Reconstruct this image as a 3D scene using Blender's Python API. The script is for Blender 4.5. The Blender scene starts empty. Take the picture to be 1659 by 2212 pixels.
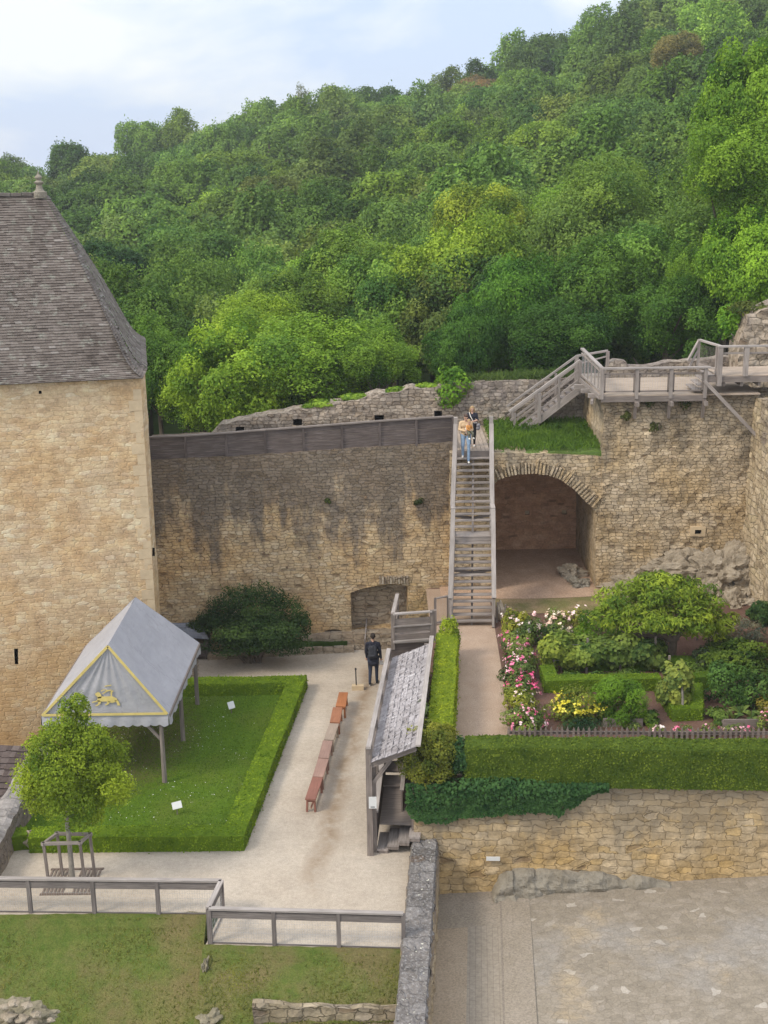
import bpy, math, random
import numpy as np
from mathutils import Vector, Matrix, noise
from mathutils.geometry import delaunay_2d_cdt
random.seed(7); RNG = np.random.default_rng(11)
rad = math.radians
S = bpy.context.scene
COL = S.collection
# ------------------------------------------------------------------ camera
CAM_H, PITCH, ROLL, FPX = 18.0, rad(15.8), rad(0.8), 2830.0     # FPX: focal length in px of a 1659x2212 picture
cp, sp = math.cos(PITCH), math.sin(PITCH)
_r0, _u0, FW = Vector((1, 0, 0)), Vector((0, sp, cp)), Vector((0, cp, -sp))
RT = _r0*math.cos(ROLL) - _u0*math.sin(ROLL)
UP = _r0*math.sin(ROLL) + _u0*math.cos(ROLL)
EYE = Vector((0, 0, CAM_H))
cd = bpy.data.cameras.new('camera'); cam = bpy.data.objects.new('camera', cd); COL.objects.link(cam)
m3 = Matrix((RT, UP, -FW)).transposed()
cam.matrix_world = Matrix.Translation(EYE) @ m3.to_4x4()
cd.sensor_width = 36.0; cd.sensor_fit = 'AUTO'; cd.lens = FPX/2212*36.0
cd.clip_start = 0.1; cd.clip_end = 6000
S.camera = cam
# ------------------------------------------------------------------ light
SUN_DIR = Vector((-0.60, -0.34, 0.68)).normalized()
SUN_E = math.asin(SUN_DIR.z); SUN_A = math.atan2(SUN_DIR.x, SUN_DIR.y)
SUN_STRENGTH, SKY_STRENGTH = 2.3, 0.10
sl = bpy.data.lights.new('sun', 'SUN'); sl.energy = SUN_STRENGTH; sl.angle = rad(16); sl.color = (1.0, 0.90, 0.74)
so = bpy.data.objects.new('sun', sl); COL.objects.link(so); so.location = (-60, -34, 68)
so.rotation_euler = (-SUN_DIR).to_track_quat('-Z', 'Y').to_euler()
w = bpy.data.worlds.new('World'); S.world = w; w.use_nodes = True
nt = w.node_tree; nt.nodes.clear()
wn = lambda t: nt.nodes.new(t)
out = wn('ShaderNodeOutputWorld')
sky = wn('ShaderNodeTexSky'); sky.sky_type = 'NISHITA'; sky.sun_disc = False
sky.sun_elevation = SUN_E; sky.sun_rotation = SUN_A; sky.altitude = 200; sky.dust_density = 0.3; sky.ozone_density = 2.5
bgs = wn('ShaderNodeBackground'); bgs.inputs[1].default_value = SKY_STRENGTH
nt.links.new(sky.outputs[0], bgs.inputs[0])
tc = wn('ShaderNodeTexCoord')
mp = wn('ShaderNodeMapping'); mp.inputs['Scale'].default_value = (1.0, 1.0, 1.9); mp.inputs['Location'].default_value = (3.7, 0.6, 1.9)
nt.links.new(tc.outputs['Generated'], mp.inputs[0])
nz = wn('ShaderNodeTexNoise'); nz.inputs['Scale'].default_value = 4.2; nz.inputs['Detail'].default_value = 7; nz.inputs['Roughness'].default_value = 0.52; nz.inputs['Distortion'].default_value = 0.4
nt.links.new(mp.outputs[0], nz.inputs['Vector'])
rp = wn('ShaderNodeValToRGB'); rp.color_ramp.elements[0].position = 0.37; rp.color_ramp.elements[1].position = 0.53
rp.color_ramp.elements[0].color = (0.62, 0.735, 0.97, 1); rp.color_ramp.elements[1].color = (0.97, 0.985, 1.0, 1)     # blue-grey shade of thin cloud to sunlit white
nt.links.new(nz.outputs[0], rp.inputs[0])
bgc = wn('ShaderNodeBackground'); nt.links.new(rp.outputs[0], bgc.inputs[0])
sx_ = wn('ShaderNodeSeparateXYZ'); nt.links.new(tc.outputs['Generated'], sx_.inputs[0])   # an overcast vault is brighter overhead than at the horizon
mr = wn('ShaderNodeMapRange'); mr.inputs['From Min'].default_value = 0.02; mr.inputs['From Max'].default_value = 0.7; mr.inputs['To Min'].default_value = 0.95; mr.inputs['To Max'].default_value = 1.75
nt.links.new(sx_.outputs[2], mr.inputs[0]); nt.links.new(mr.outputs[0], bgc.inputs[1])
mx = wn('ShaderNodeMixShader')
mx.inputs[0].default_value = 0.82; nt.links.new(bgs.outputs[0], mx.inputs[1]); nt.links.new(bgc.outputs[0], mx.inputs[2])
nt.links.new(mx.outputs[0], out.inputs[0])
vs = S.view_settings; vs.view_transform = 'Standard'; vs.look = 'None'; vs.exposure = 0.2; vs.gamma = 1.0; vs.use_curve_mapping = False
cy = S.cycles; cy.max_bounces = 6; cy.diffuse_bounces = 3; cy.glossy_bounces = 2; cy.transmission_bounces = 4; cy.transparent_max_bounces = 6
cy.volume_bounces = 0; cy.use_denoising = True; cy.caustics_reflective = False; cy.caustics_refractive = False
# ------------------------------------------------------------------ measuring: a pixel of the 1659x2212 picture onto a real plane
def ray(x, y): return RT*((x-829.5)/FPX) + UP*((1106-y)/FPX) + FW
def at_z(x, y, z):
    d = ray(x, y); return EYE + d*((z-CAM_H)/d.z)
def at_Y(x, y, Y):
    d = ray(x, y); return EYE + d*(Y/d.y)
def on_plane(x, y, P, n):
    d = ray(x, y); return EYE + d*((P-EYE).dot(n)/d.dot(n))
V = Vector
# ------------------------------------------------------------------ scene bookkeeping
def tag(o, label=None, cat=None, group=None, kind=None):
    if label: o['label'] = label
    if cat: o['category'] = cat
    if group: o['group'] = group
    if kind: o['kind'] = kind
    return o
def empty(name, loc, label=None, cat=None, group=None, rz=0.0):
    o = bpy.data.objects.new(name, None); COL.objects.link(o); o.location = loc; o.rotation_euler = (0, 0, rz)
    o.empty_display_size = 0.3
    return tag(o, label, cat, group)
def wloc(o):
    p = V((0, 0, 0))
    while o is not None:
        p = p + o.location; o = o.parent
    return p
def copy_tree(o, parent=None):
    c = o.copy(); COL.objects.link(c)
    if parent: c.parent = parent
    for ch in [k for k in bpy.data.objects if k.parent == o]: copy_tree(ch, c)
    return c
def mesh_obj(name, me, mats, parent=None, loc=(0, 0, 0), kind=None, label=None):
    for m in (mats if isinstance(mats, (list, tuple)) else [mats]): me.materials.append(m)
    o = bpy.data.objects.new(name, me); COL.objects.link(o); o.location = loc
    if parent: o.parent = parent
    if kind: o['kind'] = kind
    if label: o['label'] = label
    return o
# ------------------------------------------------------------------ mesh builder
class MB:
    def __init__(s): s.v = []; s.f = []; s.uv = []; s.mi = []; s.cur = 0; s.smooth = False; s.tn = []; s.tone = None
    def vert(s, p): s.v.append(tuple(p)); return len(s.v)-1
    def face(s, idx, uv=None): s.f.append(tuple(idx)); s.uv.append(uv); s.mi.append(s.cur); s.tn.append(s.tone)
    def poly(s, pts, uv=None): s.face([s.vert(p) for p in pts], uv)
    def hexa(s, c, L=None):
        """c: 8 corners, 0-3 one end ring, 4-7 the other; UV u runs along 0->4"""
        i = [s.vert(p) for p in c]
        cs = [V(p) for p in c]
        d = (cs[4]-cs[0]).length; u0 = random.random()*7
        vv = [0]
        for k in range(4): vv.append(vv[-1] + (cs[(k+1) % 4]-cs[k]).length)
        s.face((i[3], i[2], i[1], i[0]), [(u0, 0), (u0, .1), (u0+.03, .1), (u0+.03, 0)]); s.face((i[4], i[5], i[6], i[7]), [(u0, 0), (u0, .1), (u0+.03, .1), (u0+.03, 0)])
        for k in range(4):
            j = (k+1) % 4
            s.face((i[k], i[j], i[4+j], i[4+k]), [(u0, vv[k]+u0), (u0, vv[k+1]+u0), (u0+d, vv[k+1]+u0), (u0+d, vv[k]+u0)])
    def bar(s, p, q, w, h, up=(0, 0, 1)):
        """rectangular bar p->q, width w (sideways), height h (towards up)"""
        p, q = V(p), V(q); d = (q-p).normalized(); u = V(up)
        sd = d.cross(u)
        if sd.length < 1e-4: sd = d.cross(V((0, 1, 0)))
        sd.normalize(); u = sd.cross(d).normalized()
        a, b = sd*(w/2), u*(h/2)
        s.hexa([p-a-b, p+a-b, p+a+b, p-a+b, q-a-b, q+a-b, q+a+b, q-a+b])
    def box(s, lo, hi):
        (x0, y0, z0), (x1, y1, z1) = lo, hi
        if x1-x0 >= max(y1-y0, z1-z0): s.hexa([(x0, y0, z0), (x0, y1, z0), (x0, y1, z1), (x0, y0, z1), (x1, y0, z0), (x1, y1, z0), (x1, y1, z1), (x1, y0, z1)])
        elif y1-y0 >= z1-z0: s.hexa([(x1, y0, z0), (x0, y0, z0), (x0, y0, z1), (x1, y0, z1), (x1, y1, z0), (x0, y1, z0), (x0, y1, z1), (x1, y1, z1)])
        else: s.hexa([(x0, y0, z0), (x1, y0, z0), (x1, y1, z0), (x0, y1, z0), (x0, y0, z1), (x1, y0, z1), (x1, y1, z1), (x0, y1, z1)])
    def tube(s, pts, rs, n=8, caps=True):
        pts = [V(p) for p in pts]; rings = []
        L = 0; u0 = random.random()*5
        for k, p in enumerate(pts):
            d = (pts[min(k+1, len(pts)-1)] - pts[max(k-1, 0)]).normalized()
            a = d.cross(V((0.13, 0.97, 0.2))); a.normalize(); b = d.cross(a)
            rings.append([s.vert(p + (a*math.cos(2*math.pi*t/n) + b*math.sin(2*math.pi*t/n))*rs[k]) for t in range(n)])
        for k in range(len(pts)-1):
            l = (pts[k+1]-pts[k]).length
            for t in range(n):
                j = (t+1) % n; c = 2*math.pi*rs[0]/n
                s.face((rings[k][t], rings[k][j], rings[k+1][j], rings[k+1][t]), [(u0+L, t*c), (u0+L, t*c+c), (u0+L+l, t*c+c), (u0+L+l, t*c)])
            L += l
        if caps:
            s.face(rings[0][::-1]); s.face(rings[-1])
    def grid(s, fn, nu, nv, uvf=None):
        ids = [[s.vert(fn(i/nu, j/nv)) for i in range(nu+1)] for j in range(nv+1)]
        for j in range(nv):
            for i in range(nu): s.face((ids[j][i], ids[j][i+1], ids[j+1][i+1], ids[j+1][i]))
        return ids
    def mesh(s, name, off=(0, 0, 0)):
        me = bpy.data.meshes.new(name); ox, oy, oz = off
        me.from_pydata([(x-ox, y-oy, z-oz) for x, y, z in s.v], [], s.f)
        ul = me.uv_layers.new(name='UVMap'); buf = np.zeros((len(me.loops), 2), dtype=np.float32)
        P = np.array(s.v); k = 0
        for fi, f in enumerate(s.f):
            n = len(f)
            if s.uv[fi] is not None:
                buf[k:k+n] = s.uv[fi][:n]
            else:
                q = P[list(f)]; nn = np.zeros(3)
                for t in range(n): nn += np.cross(q[t], q[(t+1) % n])
                l = np.linalg.norm(nn); nn = nn/l if l > 1e-12 else np.array([0, 0, 1.])
                if abs(nn[2]) > 0.75: buf[k:k+n] = q[:, :2]
                else:
                    t = np.array([-nn[1], nn[0]]); t /= np.linalg.norm(t)
                    if abs(t[0]) > 0.5 and t[0] < 0 or abs(t[0]) <= 0.5 and t[1] < 0: t = -t
                    h = math.sqrt(max(1e-6, 1-nn[2]**2))
                    buf[k:k+n, 0] = q[:, :2] @ t; buf[k:k+n, 1] = q[:, 2]/h
            k += n
        ul.data.foreach_set('uv', buf.ravel())
        me.polygons.foreach_set('material_index', s.mi)
        if any(t is not None for t in s.tn):
            at = me.attributes.new('tone', 'FLOAT', 'FACE'); at.data.foreach_set('value', [t if t is not None else 0.3 for t in s.tn])
        if s.smooth: me.polygons.foreach_set('use_smooth', [True]*len(s.f))
        me.update(); return me
    def build(s, name, mats, parent=None, kind=None, label=None, origin=None):
        off = wloc(parent) if parent else (V(origin) if origin is not None else V((0, 0, 0)))
        loc = (0, 0, 0) if parent or origin is None else origin
        return mesh_obj(name, s.mesh(name, off), mats, parent, loc, kind, label)
def in_poly(x, y, poly):
    c = False; n = len(poly); j = n-1
    for i in range(n):
        xi, yi = poly[i]; xj, yj = poly[j]
        if (yi > y) != (yj > y) and x < (xj-xi)*(y-yi)/(yj-yi)+xi: c = not c
        j = i
    return c
def nz2(u, v, s=0.0): return noise.noise(V((u, v, s)))
def densify(poly, step, jit=0.0, seed=0.0):
    o = []
    n = len(poly)
    for i in range(n):
        a, b = V(poly[i]), V(poly[(i+1) % n]); L = (b-a).length; k = max(1, int(L/step))
        for t in range(k):
            p = a.lerp(b, t/k)
            if jit: p = p + V((nz2(p.x*3, p.y*3, seed), nz2(p.x*2.3+9, p.y*2.3, seed+3)))*jit
            o.append((p.x, p.y))
    return o
class Wall:
    """a standing wall face cut from a vertical plane: O origin, e horizontal direction; front faces -n"""
    def __init__(s, O, ang=0.0):
        s.O = V(O); s.e = V((math.cos(ang), math.sin(ang), 0)); s.n = V((-math.sin(ang), math.cos(ang), 0))
    def uv(s, x, y):
        p = on_plane(x, y, s.O, s.n) - s.O; return (p.dot(s.e), p.z + s.O.z)
    def P(s, u, v, d=0.0): return V((s.O.x, s.O.y, 0)) + s.e*u + V((0, 0, v)) + s.n*d
    def px(s, pts): return [s.uv(x, y) for x, y in pts]
    def sheet(s, mb, outline, holes=(), thick=0.6, step=0.22, amp=0.05, jit=0.05, seed=0.0, depth=None, batter=0.0, holemat=None, backs=True):
        ol = densify(outline, step, jit, seed); hs = [densify(h, step*0.6, 0.025, seed) for h in holes]
        us = [p[0] for p in ol]; vs_ = [p[1] for p in ol]; v0 = min(vs_)
        pts = list(ol); edges = [(i, (i+1) % len(ol)) for i in range(len(ol))]
        for h in hs:
            b = len(pts); pts += h; edges += [(b+i, b+(i+1) % len(h)) for i in range(len(h))]
        u = min(us)+step/2
        while u < max(us):
            v = v0+step/2
            while v < max(vs_):
                q = (u+(random.random()-.5)*step*.5, v+(random.random()-.5)*step*.5)
                if in_poly(q[0], q[1], ol) and not any(in_poly(q[0], q[1], h) for h in hs): pts.append(q)
                v += step
            u += step
        r = delaunay_2d_cdt([V(p) for p in pts], edges, [], 0, 1e-5)
        vv, tris, src = r[0], r[2], r[3]
        def disp(a, b):
            return amp*(nz2(a*0.9, b*0.9, seed)+0.8*nz2(a*2.7, b*3.6, seed+5)+0.5*nz2(a*6, b*8, seed+8)) + batter*(b-v0)
        ids = [mb.vert(s.P(p.x, p.y, disp(p.x, p.y))) for p in vv]
        for t in tris:
            cx = sum(vv[i].x for i in t)/3; cy_ = sum(vv[i].y for i in t)/3
            if in_poly(cx, cy_, ol) and not any(in_poly(cx, cy_, h) for h in hs):
                mb.face([ids[i] for i in t], [(vv[i].x, vv[i].y) for i in t])
        def extr(loop, dep, flip, cap):
            a = [mb.vert(s.P(p[0], p[1], disp(*p))) for p in loop]
            b = [mb.vert(s.P(p[0], p[1], dep)) for p in loop]
            n = len(loop); L = 0
            for i in range(n):
                j = (i+1) % n
                f = (a[i], a[j], b[j], b[i])
                l = math.dist(loop[i], loop[j]); uvq = [(L, 0), (L+l, 0), (L+l, dep), (L, dep)]
                top = abs(loop[j][1]-loop[i][1]) < l*.6
                mb.face(f[::-1] if flip else f, (uvq[::-1] if flip else uvq) if not top else None); L += l
            if cap: mb.face(b if flip else b[::-1])
        extr(ol, thick, area(ol) > 0, backs)
        c0 = mb.cur
        for k, h in enumerate(hs):
            if holemat is not None: mb.cur = holemat
            dep = depth[k] if depth else thick*.8
            extr(h, dep, area(h) < 0, dep > 0)
            mb.cur = c0
        return mb
def area(p): return sum(p[i][0]*p[(i+1) % len(p)][1]-p[(i+1) % len(p)][0]*p[i][1] for i in range(len(p)))/2
# ------------------------------------------------------------------ materials (procedural)
class G:
    def __init__(s, name, rough=0.9, spec=0.2):
        s.m = bpy.data.materials.new(name); s.m.use_nodes = True; s.nt = s.m.node_tree
        s.b = s.nt.nodes['Principled BSDF']; s.b.inputs['Roughness'].default_value = rough
        s.b.inputs['Specular IOR Level'].default_value = spec
        s.tcn = s.nt.nodes.new('ShaderNodeTexCoord'); s.uv = s.tcn.outputs['UV']; s.ob = s.tcn.outputs['Object']
    def put(s, node, key, val):
        i = node.inputs[key]
        if hasattr(val, 'is_linked'): s.nt.links.new(val, i)
        else:
            if isinstance(val, (tuple, list)) and len(val) == 3 and i.type == 'RGBA': val = (*val, 1)
            i.default_value = val
    def n(s, t, ins=None, **props):
        k = s.nt.nodes.new('ShaderNode'+t)
        for a, b in props.items(): setattr(k, a, b)
        for a, b in (ins or {}).items(): s.put(k, a, b)
        return k
    def map(s, vec, scale=(1, 1, 1), loc=(0, 0, 0), rot=(0, 0, 0)):
        return s.n('Mapping', {'Vector': vec, 'Scale': scale, 'Location': loc, 'Rotation': rot}).outputs[0]
    def noise(s, vec, scale, detail=4, rough=0.55, dist=0.0, col=False):
        k = s.n('TexNoise', {'Vector': vec, 'Scale': scale, 'Detail': detail, 'Roughness': rough, 'Distortion': dist})
        return k.outputs[1 if col else 0]
    def ramp(s, fac, stops, interp='LINEAR'):
        k = s.n('ValToRGB', {'Fac': fac}); e = k.color_ramp.elements; k.color_ramp.interpolation = interp
        while len(e) < len(stops): e.new(0.5)
        for i, (p, c) in enumerate(stops):
            e[i].position = p; e[i].color = (*c, 1) if isinstance(c, tuple) else (c, c, c, 1)
        return k.outputs[0]
    def mix(s, fac, a, b, blend='MIX'):
        k = s.n('Mix', data_type='RGBA', blend_type=blend)
        s.put(k, 'Factor', fac); s.put(k, 6, a); s.put(k, 7, b); return k.outputs[2]
    def math(s, op, a, b=0.0, clamp=False):
        k = s.n('Math', operation=op, use_clamp=clamp); s.put(k, 0, a); s.put(k, 1, b); return k.outputs[0]
    def rng(s, v, a, b, c=0.0, d=1.0, smooth=False):
        k = s.n('MapRange', {'Value': v, 'From Min': a, 'From Max': b, 'To Min': c, 'To Max': d}, interpolation_type='SMOOTHSTEP' if smooth else 'LINEAR'); return k.outputs[0]
    def sepz(s, vec, ax=2): return s.n('SeparateXYZ', {0: vec}).outputs[ax]
    def vadd(s, a, b):
        k = s.n('VectorMath', operation='ADD'); s.put(k, 0, a); s.put(k, 1, b); return k.outputs[0]
    def vscale(s, a, f):
        k = s.n('VectorMath', operation='SCALE'); s.put(k, 0, a); s.put(k, 'Scale', f); return k.outputs[0]
    def bump(s, h, strength=0.5, dist=0.05): 
        k = s.n('Bump', {'Height': h, 'Strength': strength, 'Distance': dist}); s.nt.links.new(k.outputs[0], s.b.inputs['Normal'])
    def color(s, c): s.put(s.b, 'Base Color', c); return s.m

def stone(name, tints, sx=0.42, sy=0.2, mortar=(0.26, 0.2, 0.13), warm=None, stain=0.0, stain_col=(0.105, 0.09, 0.09), top=None, mort_w=0.07, warp=0.10, bump=0.7, lich=0.0, low=None, patch=0.0, mfac=0.32, rnd=0.62, holes=1.0, crk=0.72, sb=0.0):
    """rubble or coursed masonry; top=(z0,z1) darkens by weathering towards the wall head, in ragged streaks"""
    g = G(name, 0.95, 0.1); uv = g.uv
    wn_ = g.noise(uv, 1.7, 3, 0.6, col=True)
    uvw = g.vadd(uv, g.vscale(g.vadd(wn_, (-0.5, -0.5, -0.5)), warp*2))
    st0 = g.map(uvw, (1/sx, 1/sy, 1))
    row = g.math('FLOOR', g.sepz(st0, 1)); rowr = g.n('TexWhiteNoise', {'W': row}, noise_dimensions='1D').outputs[0]
    st = g.vadd(st0, g.n('CombineXYZ', {0: g.math('MULTIPLY', rowr, 0.9)}).outputs[0])
    kw = dict(voronoi_dimensions='2D', distance='CHEBYCHEV')
    v1 = g.n('TexVoronoi', {'Vector': st, 'Scale': 1.0, 'Randomness': rnd}, **kw)
    vf2 = g.n('TexVoronoi', {'Vector': st, 'Scale': 1.0, 'Randomness': rnd}, feature='F2', **kw)
    vd = g.math('SUBTRACT', vf2.outputs['Distance'], v1.outputs['Distance'])
    cell = g.sepz(v1.outputs['Color'], 0); cell2 = g.sepz(v1.outputs['Color'], 1)
    k = len(tints); col = g.ramp(cell, [((i+.5)/k, c) for i, c in enumerate(tints)])
    big = g.noise(uv, 0.45, 3, 0.6)
    if warm: col = g.mix(g.rng(big, 0.44, 0.60), col, g.mix(0.5, col, warm))
    grain = g.noise(uv, 14, 5, 0.7)
    col = g.mix(0.55, col, g.ramp(grain, [(0.25, 0.30), (0.75, 0.80)]), 'OVERLAY')
    midn = g.noise(uv, 3.3, 5, 0.65); col = g.mix(0.6, col, g.ramp(midn, [(0.3, 0.33), (0.7, 0.67)]), 'OVERLAY')
    blo = g.noise(g.map(uv, (1, 1.5, 1), (5, 2, 0)), 1.25, 6, 0.7); col = g.mix(0.55, col, g.ramp(blo, [(0.32, 0.30), (0.68, 0.68)]), 'OVERLAY')
    mm = g.noise(uv, 1.3, 3, 0.6)
    edge = g.rng(vd, 0.0, mort_w*2.0, smooth=True)
    edgef = g.math('MULTIPLY', g.math('SUBTRACT', 1.0, edge), g.rng(mm, 0.36, 0.62, 0.12, 1.0))
    col = g.mix(g.math('MULTIPLY', edgef, mfac), col, mortar)
    crack = g.math('MULTIPLY', g.math('SUBTRACT', 1.0, g.rng(vd, 0.0, mort_w*0.8)), g.rng(g.noise(uv, 2.3, 4, 0.6), 0.50, 0.62))
    col = g.mix(g.math('MULTIPLY', crack, crk), col, (0.075, 0.055, 0.038))
    hole = g.math('MULTIPLY', g.math('MULTIPLY', g.rng(cell2, 0.965, 0.98), g.rng(vd, 0.1, 0.35)), holes)
    col = g.mix(g.math('MULTIPLY', hole, 0.6), col, (0.12, 0.075, 0.045))
    z = g.sepz(g.n('NewGeometry').outputs['Position'], 2)
    if stain > 0:
        streak = g.noise(g.map(uv, (0.75, 0.10, 1), (3.1, 0, 0)), 1.6, 5, 0.62)
        blot = g.noise(uv, 0.9, 6, 0.65)
        sm = g.math('ADD', g.math('MULTIPLY', streak, 0.65), g.math('ADD', g.math('MULTIPLY', blot, 0.42), sb))
        if top: sm = g.math('ADD', sm, g.rng(z, top[0], top[1], -0.22, 0.2))
        sm = g.rng(sm, 0.50, 0.66, smooth=True)
        sm = g.math('MULTIPLY', sm, g.rng(grain, 0.3, 0.62, 0.65, 1.0))
        col = g.mix(g.math('MULTIPLY', sm, stain), col, g.mix(g.rng(cell2, 0, 1), stain_col, tuple(min(1, c*1.9) for c in stain_col)))
    if low:
        lm = g.math('MULTIPLY', g.rng(z, low[0], low[1], 1, 0), g.rng(big, .35, .55))
        col = g.mix(g.math('MULTIPLY', lm, 0.7), col, low[2])
    if lich > 0:
        l = g.noise(uv, 11, 6, 0.75); l2 = g.noise(uv, 4.5, 6, 0.72)
        col = g.mix(g.math('MULTIPLY', g.rng(l, 0.5, 0.62), lich), col, (0.29, 0.275, 0.265))
        col = g.mix(g.math('MULTIPLY', g.rng(l2, 0.55, 0.68), lich), col, (0.075, 0.068, 0.06))
        col = g.mix(g.math('MULTIPLY', g.rng(g.noise(uv, 9, 3), 0.66, 0.7), lich), col, (0.62, 0.6, 0.5))
    h = g.math('ADD', g.math('MULTIPLY', edge, g.rng(cell, 0, 1, 0.55, 1.0)), g.math('MULTIPLY', grain, 0.5))
    h = g.math('SUBTRACT', h, g.math('MULTIPLY', hole, 1.0))
    g.bump(h, bump, 0.05)
    return g.color(col)
def wood(name, a, b, dark=0.5, scale=1.0, rough=0.85):
    g = G(name, rough, 0.25); uv = g.map(g.uv, (0.8*scale, 16*scale, 1))
    gr = g.noise(uv, 2.2, 6, 0.65, 0.3); big = g.noise(g.uv, 1.1, 3)
    col = g.ramp(gr, [(0.28, tuple(c*dark for c in a)), (0.46, a), (0.68, b)])
    col = g.mix(g.rng(big, 0.4, 0.62, 0, 0.55), col, tuple(c*0.72 for c in a))
    r = g.n('ObjectInfo').outputs['Random']
    col = g.mix(0.8, col, g.ramp(r, [(0, 0.42), (1, 0.58)]), 'OVERLAY')
    g.bump(gr, 0.35, 0.01); return g.color(col)
def plain(name, c, rough=0.7, var=0.15, scale=8.0, spec=0.3, metal=0.0, bump=0.1):
    g = G(name, rough, spec); nn = g.noise(g.ob, scale, 5, 0.6)
    g.b.inputs['Metallic'].default_value = metal
    col = g.mix(g.rng(nn, 0.3, 0.7), tuple(x*(1-var) for x in c), tuple(min(1, x*(1+var)) for x in c))
    g.bump(nn, bump, 0.01); return g.color(col)
def foliage(name, trans=0.28, base=None):
    g = G(name, 0.7, 0.07)
    t = g.n('Attribute', attribute_name='tone').outputs['Fac']
    oc = g.n('ObjectInfo'); c = oc.outputs['Color'] if base is None else base
    r = oc.outputs['Random']
    dark = g.mix(1.0, c, (0.50, 0.60, 0.62), 'MULTIPLY'); light = g.mix(1.0, c, (1.9, 1.6, 1.3), 'MULTIPLY')
    col = g.mix(t, dark, light)
    g.put(g.b, 'Base Color', col)
    tr = g.n('BsdfTranslucent', {'Color': g.mix(1.0, col, (1.25, 1.25, 0.7), 'MULTIPLY')})
    mxs = g.n('MixShader', {0: trans, 1: g.b.outputs[0], 2: tr.outputs[0]})
    g.nt.links.new(mxs.outputs[0], g.nt.nodes['Material Output'].inputs[0])
    return g.m
LEAF = foliage('leaf')
def blossom_mat(name, stops):
    g = G(name, 0.6, 0.2); t = g.n('Attribute', attribute_name='tone').outputs['Fac']
    return g.color(g.ramp(t, stops))
# walls
M_TOWER = stone('tower_stone', [(0.54, 0.405, 0.25), (0.49, 0.36, 0.22), (0.57, 0.44, 0.285), (0.51, 0.37, 0.225), (0.61, 0.49, 0.335)], 0.34, 0.14, holes=0.25, mortar=(0.43, 0.32, 0.19), warm=(0.50, 0.31, 0.14), bump=0.38, mort_w=0.12, mfac=0.3, crk=0.25, low=(-2.5, 4.0, (0.50, 0.30, 0.13)))
M_CURTAIN = stone('curtain_stone', [(0.50, 0.37, 0.22), (0.43, 0.315, 0.19), (0.54, 0.415, 0.26), (0.47, 0.335, 0.185), (0.52, 0.41, 0.275)], 0.27, 0.115, mortar=(0.13, 0.09, 0.06), warm=(0.53, 0.32, 0.13), stain=0.95, top=(0.6, 7.0), mort_w=0.07, bump=0.9, stain_col=(0.09, 0.077, 0.066))
M_UPPER = stone('upper_rubble', [(0.37, 0.31, 0.25), (0.29, 0.24, 0.195), (0.42, 0.36, 0.295), (0.335, 0.27, 0.205)], 0.26, 0.14, mortar=(0.085, 0.07, 0.055), stain=0.55, top=(6, 11), bump=1.0, mort_w=0.1)
M_BAST = stone('bastion_stone', [(0.47, 0.375, 0.255), (0.39, 0.31, 0.21), (0.52, 0.425, 0.305), (0.44, 0.34, 0.22), (0.37, 0.295, 0.205)], 0.25, 0.12, mortar=(0.20, 0.155, 0.11), warm=(0.44, 0.30, 0.14), stain=0.75, top=(3.5, 10.5), bump=1.0, mort_w=0.07, stain_col=(0.115, 0.10, 0.08))
M_RECESS = stone('recess_stone', [(0.50, 0.295, 0.18), (0.44, 0.255, 0.15), (0.54, 0.33, 0.21)], 0.34, 0.13, mortar=(0.30, 0.19, 0.12), bump=0.5, stain=0.4, top=(2, 9), stain_col=(0.14, 0.10, 0.08))
M_RETAIN = stone('retaining_stone', [(0.40, 0.305, 0.185), (0.35, 0.265, 0.16), (0.43, 0.335, 0.215), (0.375, 0.295, 0.195), (0.415, 0.30, 0.155)], 0.38, 0.19, sb=0.05, crk=0.6, mortar=(0.27, 0.20, 0.125), warm=(0.42, 0.27, 0.10), stain=0.8, top=(-0.9, 2.2), bump=0.8, mort_w=0.05, stain_col=(0.16, 0.135, 0.10), warp=0.14)
M_CAP = stone('lichen_stone', [(0.155, 0.14, 0.13), (0.12, 0.108, 0.10), (0.19, 0.175, 0.165)], 0.55, 0.4, mortar=(0.09, 0.08, 0.07), lich=0.9, bump=0.8, warp=0.2, mfac=0.0, crk=0.12)
M_LEDGE = stone('ledge_stone', [(0.35, 0.28, 0.2), (0.3, 0.23, 0.16), (0.4, 0.33, 0.25)], 0.45, 0.16, mortar=(0.1, 0.075, 0.055), bump=0.9)
M_QUOIN = plain('dressed_stone', (0.55, 0.43, 0.28), 0.9, 0.12, 3.0, 0.1)
# wood, roof, small stuff
M_WOOD = wood('weathered_oak', (0.285, 0.245, 0.22), (0.40, 0.352, 0.32), 0.45)
M_WOODD = wood('dark_planks', (0.095, 0.075, 0.068), (0.18, 0.148, 0.138), 0.4)
M_WOODM = wood('grey_posts', (0.20, 0.166, 0.145), (0.30, 0.256, 0.228), 0.45)
M_FENCE = wood('fence_wood', (0.175, 0.15, 0.138), (0.29, 0.252, 0.232), 0.45)
M_RAILTOP = wood('pale_rail', (0.335, 0.297, 0.272), (0.44, 0.395, 0.365), 0.5)
M_DECK = wood('deck_boards', (0.36, 0.285, 0.22), (0.47, 0.385, 0.31), 0.5)
M_WIRE = plain('galvanised_wire', (0.45, 0.45, 0.46), 0.5, metal=0.4)
M_BLACK = plain('black_iron', (0.03, 0.03, 0.032), 0.6)
M_DARK = plain('dark_hollow', (0.022, 0.017, 0.013), 1.0, spec=0.0)
M_SIGN = plain('sign_plate', (0.62, 0.62, 0.60), 0.6, 0.05)
M_SIGNINK = plain('sign_ink', (0.06, 0.06, 0.06), 0.8)
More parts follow.
